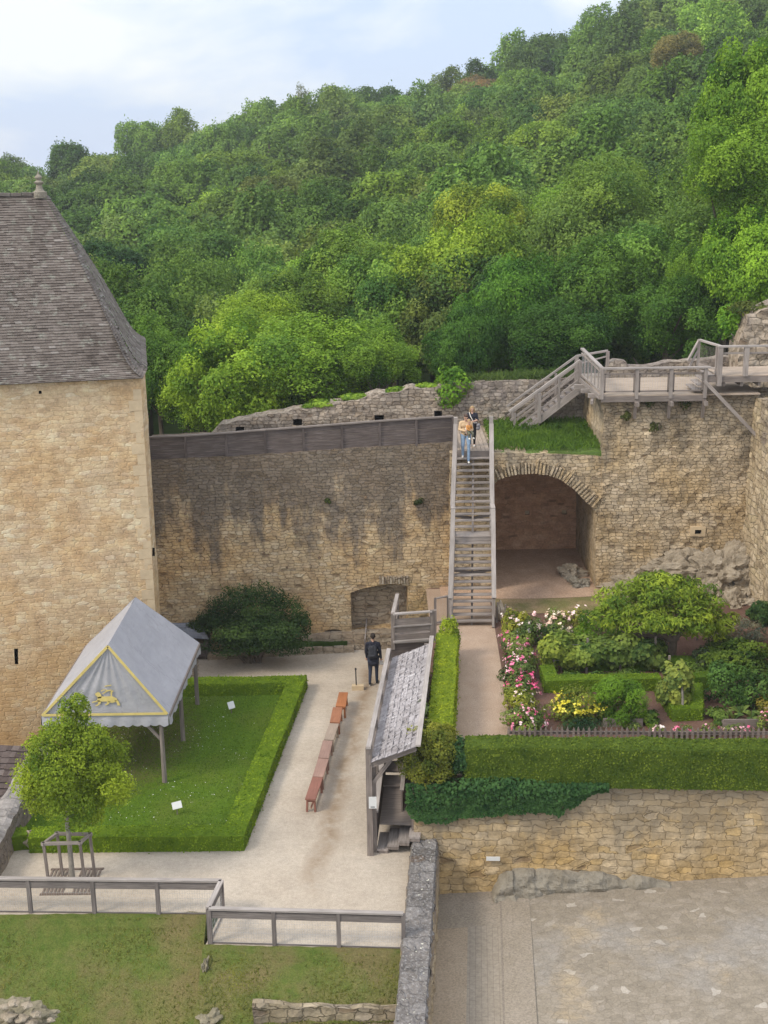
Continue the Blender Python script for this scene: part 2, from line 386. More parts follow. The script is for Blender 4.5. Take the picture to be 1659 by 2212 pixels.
def tiles(name, stops, moss=0.0):
    g = G(name, 0.92, 0.12); a = g.n('Attribute', attribute_name='tone').outputs['Fac']
    col = g.ramp(a, stops); big = g.noise(g.ob, 0.55, 5, 0.65); fine = g.noise(g.ob, 16, 4, 0.7)
    col = g.mix(0.5, col, g.ramp(fine, [(.25, .25), (.75, .75)]), 'OVERLAY')
    col = g.mix(g.rng(big, 0.46, 0.62, 0, 0.6), col, g.mix(1.0, col, (0.55, 0.53, 0.52), 'MULTIPLY'))
    if moss: col = g.mix(g.math('MULTIPLY', g.rng(g.noise(g.ob, 3.2, 6, .7), .55, .66), moss), col, (0.30, 0.31, 0.26))
    g.bump(fine, 0.5, 0.015); return g.color(col)
M_LAUZE = tiles('stone_slate', [(0, (0.095, 0.078, 0.068)), (0.3, (0.138, 0.115, 0.10)), (0.6, (0.162, 0.137, 0.12)), (0.9, (0.185, 0.158, 0.14)), (1, (0.24, 0.215, 0.195))], 0.5)
M_SHINGLE = tiles('silver_shingle', [(0, (0.27, 0.245, 0.243)), (0.4, (0.35, 0.325, 0.325)), (0.8, (0.41, 0.38, 0.385)), (1, (0.48, 0.455, 0.455))])
M_SLATE = tiles('blue_slate', [(0, (0.17, 0.18, 0.21)), (0.5, (0.24, 0.255, 0.295)), (1, (0.32, 0.33, 0.37))])
M_REDTILE = tiles('old_clay_tile', [(0, (0.075, 0.058, 0.054)), (0.5, (0.12, 0.095, 0.088)), (1, (0.18, 0.15, 0.14))])
def fabric():
    g = G('tent_canvas', 0.8, 0.15); nn = g.noise(g.ob, 2.2, 5, 0.6); st = g.noise(g.map(g.uv, (1.5, 0.35, 1)), 4, 5, .7)
    col = g.ramp(nn, [(0.3, (0.335, 0.332, 0.352)), (0.7, (0.395, 0.39, 0.41))])
    col = g.mix(g.rng(st, 0.60, 0.75, 0, 0.4), col, (0.24, 0.22, 0.2))
    fr = g.math('FRACT', g.math('MULTIPLY', g.sepz(g.uv, 0), 0.62)); sm = g.math('LESS_THAN', g.math('ABSOLUTE', g.math('SUBTRACT', fr, 0.5)), 0.012)
    col = g.mix(g.math('MULTIPLY', sm, 0.3), col, (0.2, 0.2, 0.22))
    wr = g.noise(g.map(g.uv, (1.2, 3.2, 1)), 1.6, 4, .6, 1.2); g.bump(g.math('ADD', nn, g.math('MULTIPLY', wr, 1.2)), 0.28, 0.07); return g.color(col)
M_CANVAS = fabric()
M_CANVASP = plain('pale_canvas', (0.50, 0.49, 0.50), 0.8, 0.12, 3)
M_YELLOW = plain('yellow_braid', (0.60, 0.48, 0.17), 0.7, 0.1, 5)
# grounds
def gravel():
    g = G('pale_gravel', 0.95, 0.1); p = g.n('NewGeometry').outputs['Position']
    big = g.noise(p, 0.35, 4, 0.6); mid = g.noise(p, 2.0, 6, 0.7); fine = g.noise(p, 38, 3, 0.7)
    col = g.ramp(big, [(0.3, (0.395, 0.33, 0.26)), (0.55, (0.45, 0.385, 0.31)), (0.75, (0.50, 0.435, 0.36))])
    col = g.mix(0.5, col, g.ramp(mid, [(.2, .36), (.8, .64)]), 'OVERLAY'); col = g.mix(0.5, col, g.ramp(g.noise(p, 9, 5, 0.75), [(.25, .32), (.75, .68)]), 'OVERLAY'); col = g.mix(0.6, col, g.ramp(fine, [(.2, .25), (.8, .75)]), 'OVERLAY')
    # worn run-off trail, following the benches
    x, y = g.sepz(p, 0), g.sepz(p, 1)
    wob = g.noise(g.map(p, (0, 1, 0)), 0.55, 3); cx = g.math('ADD', g.math('MULTIPLY', g.math('SUBTRACT', y, 30.0), 0.10), g.math('ADD', g.math('MULTIPLY', wob, 0.9), -2.28))
    d = g.math('ABSOLUTE', g.math('SUBTRACT', x, cx))
    tr = g.math('MULTIPLY', g.rng(d, 0.0, 0.42, 1, 0), g.math('MULTIPLY', g.rng(y, 28.2, 30.5), g.rng(y, 45.0, 42.5)))
    tr = g.math('MULTIPLY', tr, g.rng(mid, 0.34, 0.56))
    col = g.mix(g.math('MULTIPLY', tr, 1.0, True), col, (0.27, 0.20, 0.135))
    h = g.math('ADD', mid, fine); g.bump(h, 0.35, 0.03); return g.color(col)
M_GRAVEL = gravel()
def grass(name, a, b, dry, dryf, sc=1.0, bare=None):
    g = G(name, 0.95, 0.02); p = g.n('NewGeometry').outputs['Position']
    big = g.noise(p, 0.5*sc, 5, 0.62); mid = g.noise(p, 3.5*sc, 5, 0.65); fine = g.noise(p, 30, 4, 0.75)
    col = g.ramp(mid, [(0.3, a), (0.7, b)]); col = g.mix(g.math('MULTIPLY', g.rng(big, 0.45, 0.62), dryf), col, dry)
    if bare:                                               # thin brown turf, with the shade under the tent painted into its colour
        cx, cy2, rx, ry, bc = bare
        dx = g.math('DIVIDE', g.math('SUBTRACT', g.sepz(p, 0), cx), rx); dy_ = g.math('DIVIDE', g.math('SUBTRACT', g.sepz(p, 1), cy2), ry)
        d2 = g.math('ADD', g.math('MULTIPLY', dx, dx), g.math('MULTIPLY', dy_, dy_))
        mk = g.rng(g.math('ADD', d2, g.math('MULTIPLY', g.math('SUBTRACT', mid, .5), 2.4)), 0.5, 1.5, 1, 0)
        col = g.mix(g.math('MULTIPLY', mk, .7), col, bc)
    col = g.mix(0.8, col, g.ramp(fine, [(.25, .2), (.75, .8)]), 'OVERLAY')
    g.bump(g.math('ADD', fine, g.math('MULTIPLY', mid, 1.5)), 0.8, 0.05); return g.color(col)
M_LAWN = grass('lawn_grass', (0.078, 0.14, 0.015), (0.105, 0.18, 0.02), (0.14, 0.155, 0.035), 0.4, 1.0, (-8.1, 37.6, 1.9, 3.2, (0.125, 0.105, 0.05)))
M_BANK = grass('bank_grass', (0.085, 0.13, 0.026), (0.15, 0.165, 0.045), (0.20, 0.15, 0.075), 0.7, 1.2)
M_HILL = grass('forest_floor', (0.03, 0.05, 0.012), (0.05, 0.08, 0.02), (0.05, 0.06, 0.02), 0.5, 0.2)
M_TERR = grass('terrace_grass', (0.07, 0.15, 0.025), (0.11, 0.21, 0.04), (0.17, 0.18, 0.07), 0.4)
M_PATCH = grass('worn_grass', (0.17, 0.165, 0.06), (0.22, 0.2, 0.09), (0.33, 0.24, 0.14), 0.9, 1.3)
def earth(name, a, b, fs=26):
    g = G(name, 0.95, 0.08); p = g.n('NewGeometry').outputs['Position']
    n1 = g.noise(p, 1.4, 5, 0.65); f = g.noise(p, fs, 4, 0.75)
    col = g.ramp(n1, [(0.3, a), (0.7, b)]); col = g.mix(0.7, col, g.ramp(f, [(.25, .22), (.75, .78)]), 'OVERLAY')
    g.bump(f, 0.6, 0.03); return g.color(col)
M_SOIL = earth('bark_mulch', (0.115, 0.066, 0.05), (0.165, 0.098, 0.074))
M_GUT = earth('gutter_stone', (0.20, 0.17, 0.135), (0.26, 0.22, 0.18), 18)
M_PATH = earth('earth_path', (0.35, 0.25, 0.18), (0.42, 0.315, 0.235), 34)
M_RFLOOR = earth('recess_earth', (0.40, 0.27, 0.185), (0.49, 0.345, 0.25), 20)
M_DIRT = earth('bare_dirt', (0.20, 0.15, 0.09), (0.3, 0.23, 0.15))
def paving():
    g = G('flagstones', 0.9, 0.15); p = g.n('NewGeometry').outputs['Position']
    wv = g.vadd(p, g.vscale(g.vadd(g.noise(p, 1.6, 3, .6, col=True), (-.5, -.5, -.5)), 0.45))
    a = g.n('TexVoronoi', {'Vector': g.map(wv, (4.4, 5.6, 1)), 'Scale': 1.0}, voronoi_dimensions='2D'); b = g.n('TexVoronoi', {'Vector': g.map(wv, (4.4, 5.6, 1)), 'Scale': 1.0}, voronoi_dimensions='2D', feature='DISTANCE_TO_EDGE')
    c = g.sepz(a.outputs['Color'], 0)
    col = g.ramp(c, [(0, (0.235, 0.20, 0.155)), (0.5, (0.26, 0.222, 0.172)), (0.93, (0.28, 0.24, 0.192)), (0.965, (0.29, 0.25, 0.20)), (0.985, (0.385, 0.34, 0.285))])
    big = g.noise(p, 0.55, 5, 0.65); col = g.mix(g.rng(big, 0.58, 0.70, 0, 0.6), col, (0.42, 0.325, 0.205))
    big2 = g.noise(g.map(p, (1, 1, 1), (7, 3, 0)), 0.4, 4, 0.6); col = g.mix(g.rng(big2, 0.5, 0.65, 0, 0.5), col, (0.30, 0.285, 0.27))
    f = g.noise(p, 22, 5, 0.7); col = g.mix(0.6, col, g.ramp(f, [(.25, .28), (.75, .72)]), 'OVERLAY'); col = g.mix(0.6, col, g.ramp(g.noise(p, 4, 6, .7), [(.25, .34), (.75, .66)]), 'OVERLAY')
    e = g.rng(b.outputs[0], 0, 0.07); col = g.mix(g.math('MULTIPLY', g.math('SUBTRACT', 1, e), g.rng(g.noise(p, 1.1, 3), .35, .6, .1, .55)), col, (0.20, 0.165, 0.12))
    g.bump(g.math('ADD', e, f), 0.45, 0.02); return g.color(col)
M_PAVE = paving()
def cobbles():
    g = G('small_setts', 0.9, 0.15); p = g.n('NewGeometry').outputs['Position']
    br = g.n('TexBrick', {'Vector': g.map(p, (1, 1, 1), (0, 0, 0), (0, 0, rad(94))), 'Color1': (0.26, 0.22, 0.172, 1), 'Color2': (0.285, 0.243, 0.193, 1), 'Mortar': (0.205, 0.17, 0.13, 1), 'Scale': 1.0, 'Brick Width': 0.3, 'Row Height': 0.14, 'Mortar Size': 0.008, 'Mortar Smooth': 0.6})
    f = g.noise(p, 12, 5, 0.7); col = g.mix(0.6, br.outputs[0], g.ramp(f, [(.25, .3), (.75, .7)]), 'OVERLAY'); g.bump(g.math('ADD', f, br.outputs[1]), -0.3, 0.015); return g.color(col)
M_SETT = cobbles()
M_SLAB = earth('worn_slab', (0.255, 0.215, 0.165), (0.30, 0.255, 0.205), 18)
M_SAND = earth('trodden_sand', (0.30, 0.235, 0.165), (0.35, 0.28, 0.205), 20)
def rockm():
    g = G('pale_rock', 0.95, 0.1); p = g.ob; n1 = g.noise(p, 1.3, 6, 0.7); n2 = g.noise(p, 6, 6, 0.72); 
    col = g.ramp(n1, [(0.3, (0.215, 0.175, 0.125)), (0.5, (0.36, 0.30, 0.225)), (0.7, (0.43, 0.375, 0.30))]); col = g.mix(g.rng(n2, 0.55, 0.7, 0, 0.7), col, (0.18, 0.16, 0.125))
    g.bump(g.math('ADD', n2, n1), 0.9, 0.08); return g.color(col)
M_ROCK = rockm()
def greyrock():
    g = G('grey_rock', 0.95, 0.1); p = g.ob; n1 = g.noise(p, 1.8, 6, 0.7); n2 = g.noise(p, 7, 6, 0.72)
    col = g.ramp(n1, [(0.3, (0.2, 0.175, 0.135)), (0.55, (0.29, 0.26, 0.21)), (0.72, (0.36, 0.32, 0.26))]); col = g.mix(g.rng(n2, 0.52, 0.68, 0, 0.65), col, (0.135, 0.12, 0.09))
    g.bump(g.math('ADD', n2, n1), 0.9, 0.08); return g.color(col)
M_GROCK = greyrock()
M_BROCK = earth('bank_rock', (0.17, 0.15, 0.10), (0.27, 0.235, 0.165), 9)
M_HOLE = plain('hollow_stone', (0.20, 0.14, 0.09), 1.0, .2, 6)
M_BARK = plain('bark', (0.13, 0.10, 0.075), 0.95, 0.35, 6, bump=0.6)
M_BARKG = plain('pale_bark', (0.26, 0.235, 0.20), 0.95, 0.25, 9, bump=0.4)
# ------------------------------------------------------------------ foliage geometry
def leaf_mesh(name, P, Nn, size, aspect=0.62, tilt=0.55, drop=0.0, fold=0.0, rng=None, tone=None):
    """one rhombic leaf per point; P, Nn numpy (n,3)"""
    r = rng or RNG; n = len(P)
    N = Nn + r.normal(0, tilt, (n, 3)); N /= np.linalg.norm(N, axis=1)[:, None]+1e-9
    A = r.normal(0, 1, (n, 3)); A[:, 2] -= drop; A -= (A*N).sum(1)[:, None]*N; A /= np.linalg.norm(A, axis=1)[:, None]+1e-9
    B = np.cross(N, A); L = (size*(0.7+0.6*r.random(n)))[:, None] if np.ndim(size) else size*(0.7+0.6*r.random((n, 1)))
    W = L*aspect
    v = np.empty((n, 4, 3)); v[:, 0] = P-A*L/2; v[:, 1] = P+B*W/2-A*L*.06; v[:, 2] = P+A*L/2; v[:, 3] = P-B*W/2-A*L*.06
    me = bpy.data.meshes.new(name); me.vertices.add(4*n); me.loops.add(4*n); me.polygons.add(n)
    me.vertices.foreach_set('co', v.ravel().astype(np.float32))
    me.loops.foreach_set('vertex_index', np.arange(4*n, dtype=np.int32))
    me.polygons.foreach_set('loop_start', np.arange(0, 4*n, 4, dtype=np.int32))
    me.polygons.foreach_set('loop_total', np.full(n, 4, dtype=np.int32))
    at = me.attributes.new('tone', 'FLOAT', 'FACE')
    t = r.random(n) if tone is None else np.clip(tone + r.normal(0, 0.16, n), 0, 1)
    at.data.foreach_set('value', t.astype(np.float32))
    me.update(calc_edges=True); return me
def crown_points(seed, n, radii=(1, 1, 1), lobes=34, lr=0.36, flat=0.0, fill=0.12, low=-0.55, top=1.0, taper=0.0, subs=0):
    """points and normals on the skins of many lobes packed over an ellipsoid"""
    r = np.random.default_rng(seed); C = []
    def dirn():
        while True:
            d = r.normal(0, 1, 3); d /= np.linalg.norm(d)
            if d[2] >= low: return d
    SB = [(dirn()*(.34+.26*r.random())*np.array([1, 1, .9]), .40+.18*r.random()) for _ in range(subs)]
    while len(C) < lobes:
        if subs:
            k = r.integers(subs); c = SB[k][0]+dirn()*SB[k][1]*(.72+.28*r.random())
            if any(q != k and np.linalg.norm(c-SB[q][0]) < SB[q][1]*.72 for q in range(subs)): continue
        else: c = dirn()*(0.52+0.36*r.random())
        if taper: c[:2] *= 1-taper*max(-.3, c[2])
        C.append(c)
    C = np.array(C); R = lr*(0.62+0.7*r.random(lobes))
    T = 0.5+0.30*r.normal(0, 1, lobes)                      # each lobe has its own leaf tone
    idx = r.choice(lobes, n*5, p=R**2/(R**2).sum()); D = r.normal(0, 1, (n*5, 3)); D[:, 2] = D[:, 2]*0.9+0.18
    D /= np.linalg.norm(D, axis=1)[:, None]
    rr = 1-fill*2.2*r.random(n*5)**1.6; rr += (r.random(n*5) < .18)*r.random(n*5)*.34
    P = C[idx]+D*(R[idx]*rr)[:, None]
    keep = np.ones(len(P), bool)
    for j in range(lobes):
        q = np.linalg.norm(P-C[j], axis=1) < R[j]*0.72; keep &= ~(q & (idx != j))
    keep &= P[:, 2] > low-0.25
    ph = r.uniform(0, 6, 6)                                  # ragged skin: sprays pushed out and pulled in, and some gaps
    w1 = np.sin(P[:, 0]*9+ph[0])*np.sin(P[:, 1]*10+ph[1])*np.sin(P[:, 2]*9+ph[2]); w2 = np.sin(P[:, 0]*21+ph[3])*np.sin(P[:, 1]*19+ph[4])*np.sin(P[:, 2]*23+ph[5])
    P = P+D*(.10*w1+.055*w2)[:, None]; keep &= (w1*.8+w2*.9+r.random(len(P))*.9) > -.12
    P, D, T2 = P[keep][:n], D[keep][:n], T[idx][keep][:n]
    out_ = P/ (np.linalg.norm(P, axis=1)[:, None]+1e-6)
    Nn = D*0.6+out_*0.35; Nn[:, 2] += 0.35
    s = np.array(radii); return P*s, Nn/ s.mean(), T2
def crown(name, seed, n, size, radii=(1, 1, 1), **k):
    kw = {a: k.pop(a) for a in ('aspect', 'tilt', 'drop') if a in k}
    P, N, T = crown_points(seed, n, radii, **k); return leaf_mesh(name, P, N, size, tone=T, rng=np.random.default_rng(seed+1), **kw)
def shell_points(quads, dens, out=0.02, inn=0.05, r=RNG):
    P = []; N = []
    for q in quads:
        a, b, c, d = [np.array(x, float) for x in q]; n = np.cross(b-a, d-a); A = np.linalg.norm(n)
        n2 = np.cross(d-c, b-c); A = (A+np.linalg.norm(n2))/2; n = n/np.linalg.norm(n); k = int(A*dens)+1
        u, v = r.random((k, 1)), r.random((k, 1)); p = a*(1-u)*(1-v)+b*u*(1-v)+c*u*v+d*(1-u)*v
        P.append(p+n*(r.random((k, 1))*(out+inn)-inn)); N.append(np.repeat(n[None], k, 0))
    return np.concatenate(P), np.concatenate(N)
def join_mesh(name, parts):
    """merge meshes (with tone attribute) that belong to ONE plant"""
    vs_, fs, tn, k = [], [], [], 0
    for me in parts:
        n = len(me.vertices); co = np.empty(n*3, np.float32); me.vertices.foreach_get('co', co); vs_.append(co.reshape(-1, 3))
        fs += [tuple(i+k for i in p.vertices) for p in me.polygons]
        a = me.attributes.get('tone'); b = np.full(len(me.polygons), 0.30, np.float32)
        if a: a.data.foreach_get('value', b)
        tn.append(b); k += n
    me = bpy.data.meshes.new(name); me.from_pydata(np.concatenate(vs_).tolist(), [], fs)
    a = me.attributes.new('tone', 'FLOAT', 'FACE'); a.data.foreach_set('value', np.concatenate(tn)); me.update(); return me
def lumpy(p, amp, f=1.1): 
    return V(p)+V((nz2(p[0]*f, p[1]*f, p[2]*f), nz2(p[1]*f+5, p[2]*f, p[0]*f), nz2(p[2]*f+9, p[0]*f, p[1]*f)))*amp
def hedge(name, path, width, z0, h, color, label, cat='hedge', leaf=0.075, dens=420, amp=0.035, group=None, z1=None, kind=None):
    """clipped hedge along a ground path: lumpy core plus a skin of leaves"""
    pts = [V((p[0], p[1], 0)) for p in path]; n = len(pts); L, Rr = [], []
    for i in range(n):
        d = ((pts[min(i+1, n-1)]-pts[i]).normalized()+(pts[i]-pts[max(i-1, 0)]).normalized()).normalized()
        s_ = V((d.y, -d.x, 0)); k = 1.0
        if 0 < i < n-1:
            c = (pts[i]-pts[i-1]).normalized().dot(d); k = 1/max(c, .5)
        L.append(pts[i]-s_*width/2*k); Rr.append(pts[i]+s_*width/2*k)
    quads = []; zz = z0 if callable(z0) else (lambda p: z0)
    def q(a, b, c, d): quads.append((a, b, c, d))
    def up(p, t): return V((p.x, p.y, zz(p)+t))
    for i in range(n-1):
        m = max(1, int((pts[i+1]-pts[i]).length/0.5))
        for t in range(m):
            a0, a1 = L[i].lerp(L[i+1], t/m), L[i].lerp(L[i+1], (t+1)/m); b0, b1 = Rr[i].lerp(Rr[i+1], t/m), Rr[i].lerp(Rr[i+1], (t+1)/m)
            T = lambda p: lumpy(up(p, h), amp)
            q(up(b0, 0), up(b1, 0), T(b1), T(b0)); q(up(a1, 0), up(a0, 0), T(a0), T(a1)); q(T(b0), T(b1), T(a1), T(a0))
    T = lambda p: lumpy(up(p, h), amp)
    q(up(L[0], 0), up(Rr[0], 0), T(Rr[0]), T(L[0])); q(up(Rr[-1], 0), up(L[-1], 0), T(L[-1]), T(Rr[-1]))
    mb = MB()
    for a in quads:
        c = sum((V(p) for p in a), V((0, 0, 0)))/4
        mb.poly(a)
    core = mb.mesh('c'); P, N = shell_points([[tuple(p) for p in a] for a in quads], dens, 0.03, 0.035); st2 = RNG.random(len(P)) < .05; P[st2] += N[st2]*(RNG.random((st2.sum(), 1))*.09)
    N[:, 2] += 0.15
    wob = np.array([noise.noise(V((p[0]*1.6, p[1]*1.6, p[2]*1.6))) for p in P]); wob2 = np.array([noise.noise(V((p[0]*5, p[1]*5, p[2]*5))) for p in P]); tone = 0.48+0.42*wob+0.5*wob2
    lm = leaf_mesh('l', P, N, leaf, 0.7, 0.5, tone=tone); me = join_mesh(name, [core, lm])
    o = mesh_obj(name, me, LEAF); o.color = (*color, 1); return tag(o, label, cat, group, kind)
def bush(name, pos, radii, color, label, cat='shrub', leaf=0.08, n=2500, seed=1, lobes=22, lr=0.4, group=None, low=-0.5, **k):
    """a free-growing plant; pos is where it stands, crown sits on the ground"""
    me = crown(name, seed, n, leaf, radii, lobes=lobes, lr=lr, low=low, **k)
    o = mesh_obj(name, me, LEAF, loc=V(pos)+V((0, 0, radii[2]*-low*0.95))); o.color = (*color, 1)
    return tag(o, label, cat, group)
def flowers(name, parent, radii, n, size, mat, seed, zc=0.0, low=0.0, rows=4):
    """blossom heads: each a small cup of petals, all on one plant"""
    P, N, T = crown_points(seed, n, radii, lobes=14, lr=.42, low=low); r = np.random.default_rng(seed)
    k = len(P); n = k*rows; Q = np.repeat(P, rows, 0)+r.normal(0, size*.34, (n, 3)); NN = np.repeat(N, rows, 0)+r.normal(0, .4, (n, 3))
    t = np.repeat(r.random(k), rows)
    me = leaf_mesh(name, Q, NN, size, .9, .5, tone=t, rng=r); o = mesh_obj(name, me, mat, parent, (0, 0, zc)); o['kind'] = 'stuff'; return o
# ------------------------------------------------------------------ the lie of the land
def pw(x, tab):
    if x <= tab[0][0]: return tab[0][1]
    for (a, va), (b, vb) in zip(tab, tab[1:]):
        if x <= b: return va+(vb-va)*(x-a)/(b-a)
    return tab[-1][1]
SKYL = [(-400, 350), (0, 334), (110, 332), (200, 314), (310, 268), (430, 244), (520, 252), (650, 196), (800, 170), (900, 162), (960, 155), (1050, 110), (1200, 66), (1300, 22), (1400, -30), (1659, -140), (2200, -300)]
FOOT = [(-400, 740), (0, 720), (300, 700), (560, 665), (900, 625), (1250, 590), (1659, 540), (2200, 500)]
RN, RF = 56.0, 235.0
def hill_top(x, r):
    s = math.log(max(r, RN)/RN)/math.log(RF/RN); s = min(s, 1.0)
    y = pw(x, FOOT)+(pw(x, SKYL)-pw(x, FOOT))*s
    d = ray(x, y); h = math.hypot(d.x, d.y); p = EYE+d*(r/h)
    if r > RF: p.z -= (r-RF)*0.12
    return p
def tree_h(r): return 8.5+min(3.0, max(0, (r-60)/45))
mb = MB()
xs = [-900, -400]+list(range(-200, 1900, 60))+[2200, 2800]
rs = [50.8, 53]+[RN*1.06**k for k in range(36)]+[]
ids = []
for r in rs:
    row = []
    for x in xs:
        p = hill_top(x, max(r, 53)); h = tree_h(r)
        if r < 52: d = ray(x, 700); hh = math.hypot(d.x, d.y); p = EYE+d*(r/hh); p.z = 4.4
        else: p.z = p.z-h+0.8*nz2(p.x*.06, p.y*.06)
        row.append(mb.vert(p))
    ids.append(row)
for j in range(len(rs)-1):
    for i in range(len(xs)-1): mb.face((ids[j][i], ids[j][i+1], ids[j+1][i+1], ids[j+1][i]))
mb.smooth = True
mb.build('hillside', M_HILL, kind='structure')
mb = MB(); mb.poly([(-460, -120, -40), (460, -120, -40), (460, 510, -40), (-460, 510, -40)]); mb.build('distant_ground', M_HILL, kind='structure')

def gz(Y): return 1.9+0.3*max(0.0, min(1.0, (Y-33.0)/8.5))
# courtyard and lawn
mb = MB()
mb.poly([(-10.2, 27.98, 0), (-4.1, 27.98, 0), (0.78, 27.98, 0), (0.78, 47, 0), (-10.2, 47, 0)])
mb.poly([(-4.32, 26.62, 0), (0.30, 26.36, 0), (0.78, 27.98, 0), (-4.1, 27.98, 0)])
mb.build('courtyard_gravel', M_GRAVEL, kind='structure')
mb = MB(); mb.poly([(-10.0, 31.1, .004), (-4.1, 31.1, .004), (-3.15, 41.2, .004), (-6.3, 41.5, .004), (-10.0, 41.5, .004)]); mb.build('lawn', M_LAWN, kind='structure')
# low ground at the foot of the tower
mb = MB(); mb.poly([(-40, 20, -3.2), (-10.2, 20, -3.2), (-10.2, 47, -3.2), (-40, 47, -3.2)]); mb.build('lower_ground', M_DIRT, kind='structure')
# grass bank below the fences
def bank(X, Y):
    edge = 27.95 if X < -4.35 else 26.55-0.055*(X+4.35)
    d = edge-Y
    right = 1/(1+math.exp(-(X+5.0+0.35*nz2(Y*.5, 3))/0.35))
    zl = -0.04-d*0.52-max(0, d-1.2)*0.25; zr = -0.04-d*0.33
    z = zl*(1-right)+zr*right if X > -6.5 else zl
    return z+0.07*nz2(X*.9, Y*.9)+0.03*nz2(X*3, Y*3, 4) if d > 0.22 else .008+.02*max(0, nz2(X*4, Y*9))
mb = MB(); nx, ny = 110, 60
def bfn(u, v):
    X = -11.2+u*11.6; e = 27.95 if X < -4.35 else 26.6-0.055*(X+4.35); bot = 24.55+0.03*X if X > -4.2 else 22.4
    Y = e+0.10+.05*nz2(X*3, 2)-(e-bot)*v; return (X, Y, bank(X, Y))
mb.grid(bfn, nx, ny); mb.poly([(-4.36, 28.0, .0), (-4.36, 26.5, .0), (-4.4, 26.3, -1.2), (-4.4, 28.0, -1.0)]); mb.smooth = True; mb.build('grass_bank', M_BANK, kind='structure')
mb = MB(); mb.poly([(-14, 15, -3.4), (0.3, 15, -3.4), (0.3, 25.2, -3.4), (-14, 25.2, -3.4)]); mb.build('bank_foot', M_BANK, kind='structure')
# garden terrace
mb = MB(); mb.grid(lambda u, v: ((0.95+.62*min(1, v*1.4))*(1-u)+16.5*u, 30.9+v*14.6, gz(30.9+v*14.6)), 8, 20); mb.build('garden_soil', M_SOIL, kind='structure')
mb = MB(); mb.grid(lambda u, v: (1.62+u*(1.85+.0*v)+0.28*v, 31.3+v*13.8, gz(31.3+v*13.8)+.006), 6, 20); mb.build('garden_path', M_PATH, kind='structure')
mb = MB(); mb.grid(lambda u, v: (1.5+u*.75, 40.4+v*5.0, gz(44)+.004), 2, 6); mb.build('stair_foot_ground', M_PATH, kind='structure')
mb = MB(); mb.grid(lambda u, v: (3.9+u*4.6, 42.65+v*2.9, gz(44)+.012), 6, 6); mb.build('worn_grass', M_PATCH, kind='structure')
mb = MB(); mb.grid(lambda u, v: (2.0+u*6.0, 44.4-.25*math.sin(u*3)+v*5.9, gz(44)+.022), 12, 6); mb.build('recess_floor', M_RFLOOR, kind='structure')
mb = MB(); mb.grid(lambda u, v: (7.6+u*6.0, 43.2+v*2.4, gz(44)+.01), 6, 6); mb.build('garden_edge_grass', M_PATCH, kind='structure')
# lower paved yard, climbing to the right
RW = Wall(at_z(900, 1838, 0.0), math.atan2(30.44-30.79, 9.77-1.95))      # garden retaining wall plane
ya, yb = RW.uv(960, 1932), RW.uv(1659, 1893)
ysl = (yb[1]-ya[1])/(yb[0]-ya[0])
def yard(X, Y): return ya[1]+ysl*((X-RW.O.x)-ya[0])-0.0*(31-Y)
def yard_sheet(name, x0, x1, y0, y1, mat, dz, skew=0.0, nx=6, ny=8):
    m = MB(); m.grid(lambda u, v: (x0+u*(x1-x0)+skew*(y0+v*(y1-y0)-31), y0+v*(y1-y0), yard(x0+u*(x1-x0), y0+v*(y1-y0))+dz), nx, ny); m.build(name, mat, kind='structure')
yard_sheet('paved_yard', 0.3, 19, 16, 31.0, M_PAVE, 0)
SK = 0.075
yard_sheet('sand_strip', 1.0, 2.12, 16, 29.15, M_SAND, .006, SK)
yard_sheet('slab_strip', 1.0, 2.95, 29.15, 30.8, M_SLAB, .007, SK)
yard_sheet('setts_strip', 2.12, 2.95, 16, 29.15, M_SETT, .006, SK)
yard_sheet('gutter_strip', 2.95, 3.0, 16, 30.6, M_GUT, .005, SK)
yard_sheet('kerb_strip', 3.0, 3.72, 16, 30.4, M_SLAB, .006, SK, 4, 20)
# ------------------------------------------------------------------ tower
TA = rad(11.4); ct, st_ = math.cos(TA), math.sin(TA)
TB = at_Y(319, 1060, 41.3); TB.z = 0
te = V((ct, st_, 0)); tn = V((-st_, ct, 0))
TC_ = at_Y(329.5, 1060, 42.25); TC_.z = 0
EZ = at_Y(299, 815, 41.3).z
tower = empty('stone_tower', (TB.x-4, TB.y+3, -3.2), 'square pale stone tower with a steep stone slate roof beside the striped tent', 'tower')
TW = Wall(TB, TA)
mb = MB(); mb.cur = 0
def pxbox(W, x, y, w_, h_): return W.px([(x-w_/2, y+h_/2), (x+w_/2, y+h_/2), (x+w_/2, y-h_/2), (x-w_/2, y-h_/2)])
TW.sheet(mb, [(-13, -3.2), (0, -3.2), (0, EZ+.05), (-13, EZ+.05)], [pxbox(TW, 35, 1418, 8, 34), pxbox(TW, 86.5, 847, 6.5, 7)], thick=.6, step=.45, amp=.022, jit=.012, seed=2, depth=[.5, .4], holemat=1, backs=False)
mb.cur = 0
d = (TC_-TB); CW = Wall(TB, math.atan2(d.y, d.x)); L_ = d.length
CW.sheet(mb, [(0, -3.2), (L_, -3.2), (L_, EZ+.05), (0, EZ+.05)], [pxbox(CW, 331.5, 1192, 5, 18)], thick=.4, step=.4, amp=.02, jit=.01, seed=2, depth=[.35], holemat=1, backs=False)
mb.cur = 0
D_ = TC_+tn*8; mb.poly([(TC_.x, TC_.y, -3.2), (D_.x, D_.y, -3.2), (D_.x, D_.y, EZ), (TC_.x, TC_.y, EZ)])
mb.build('wall', [M_TOWER, M_DARK], tower)
q = MB()
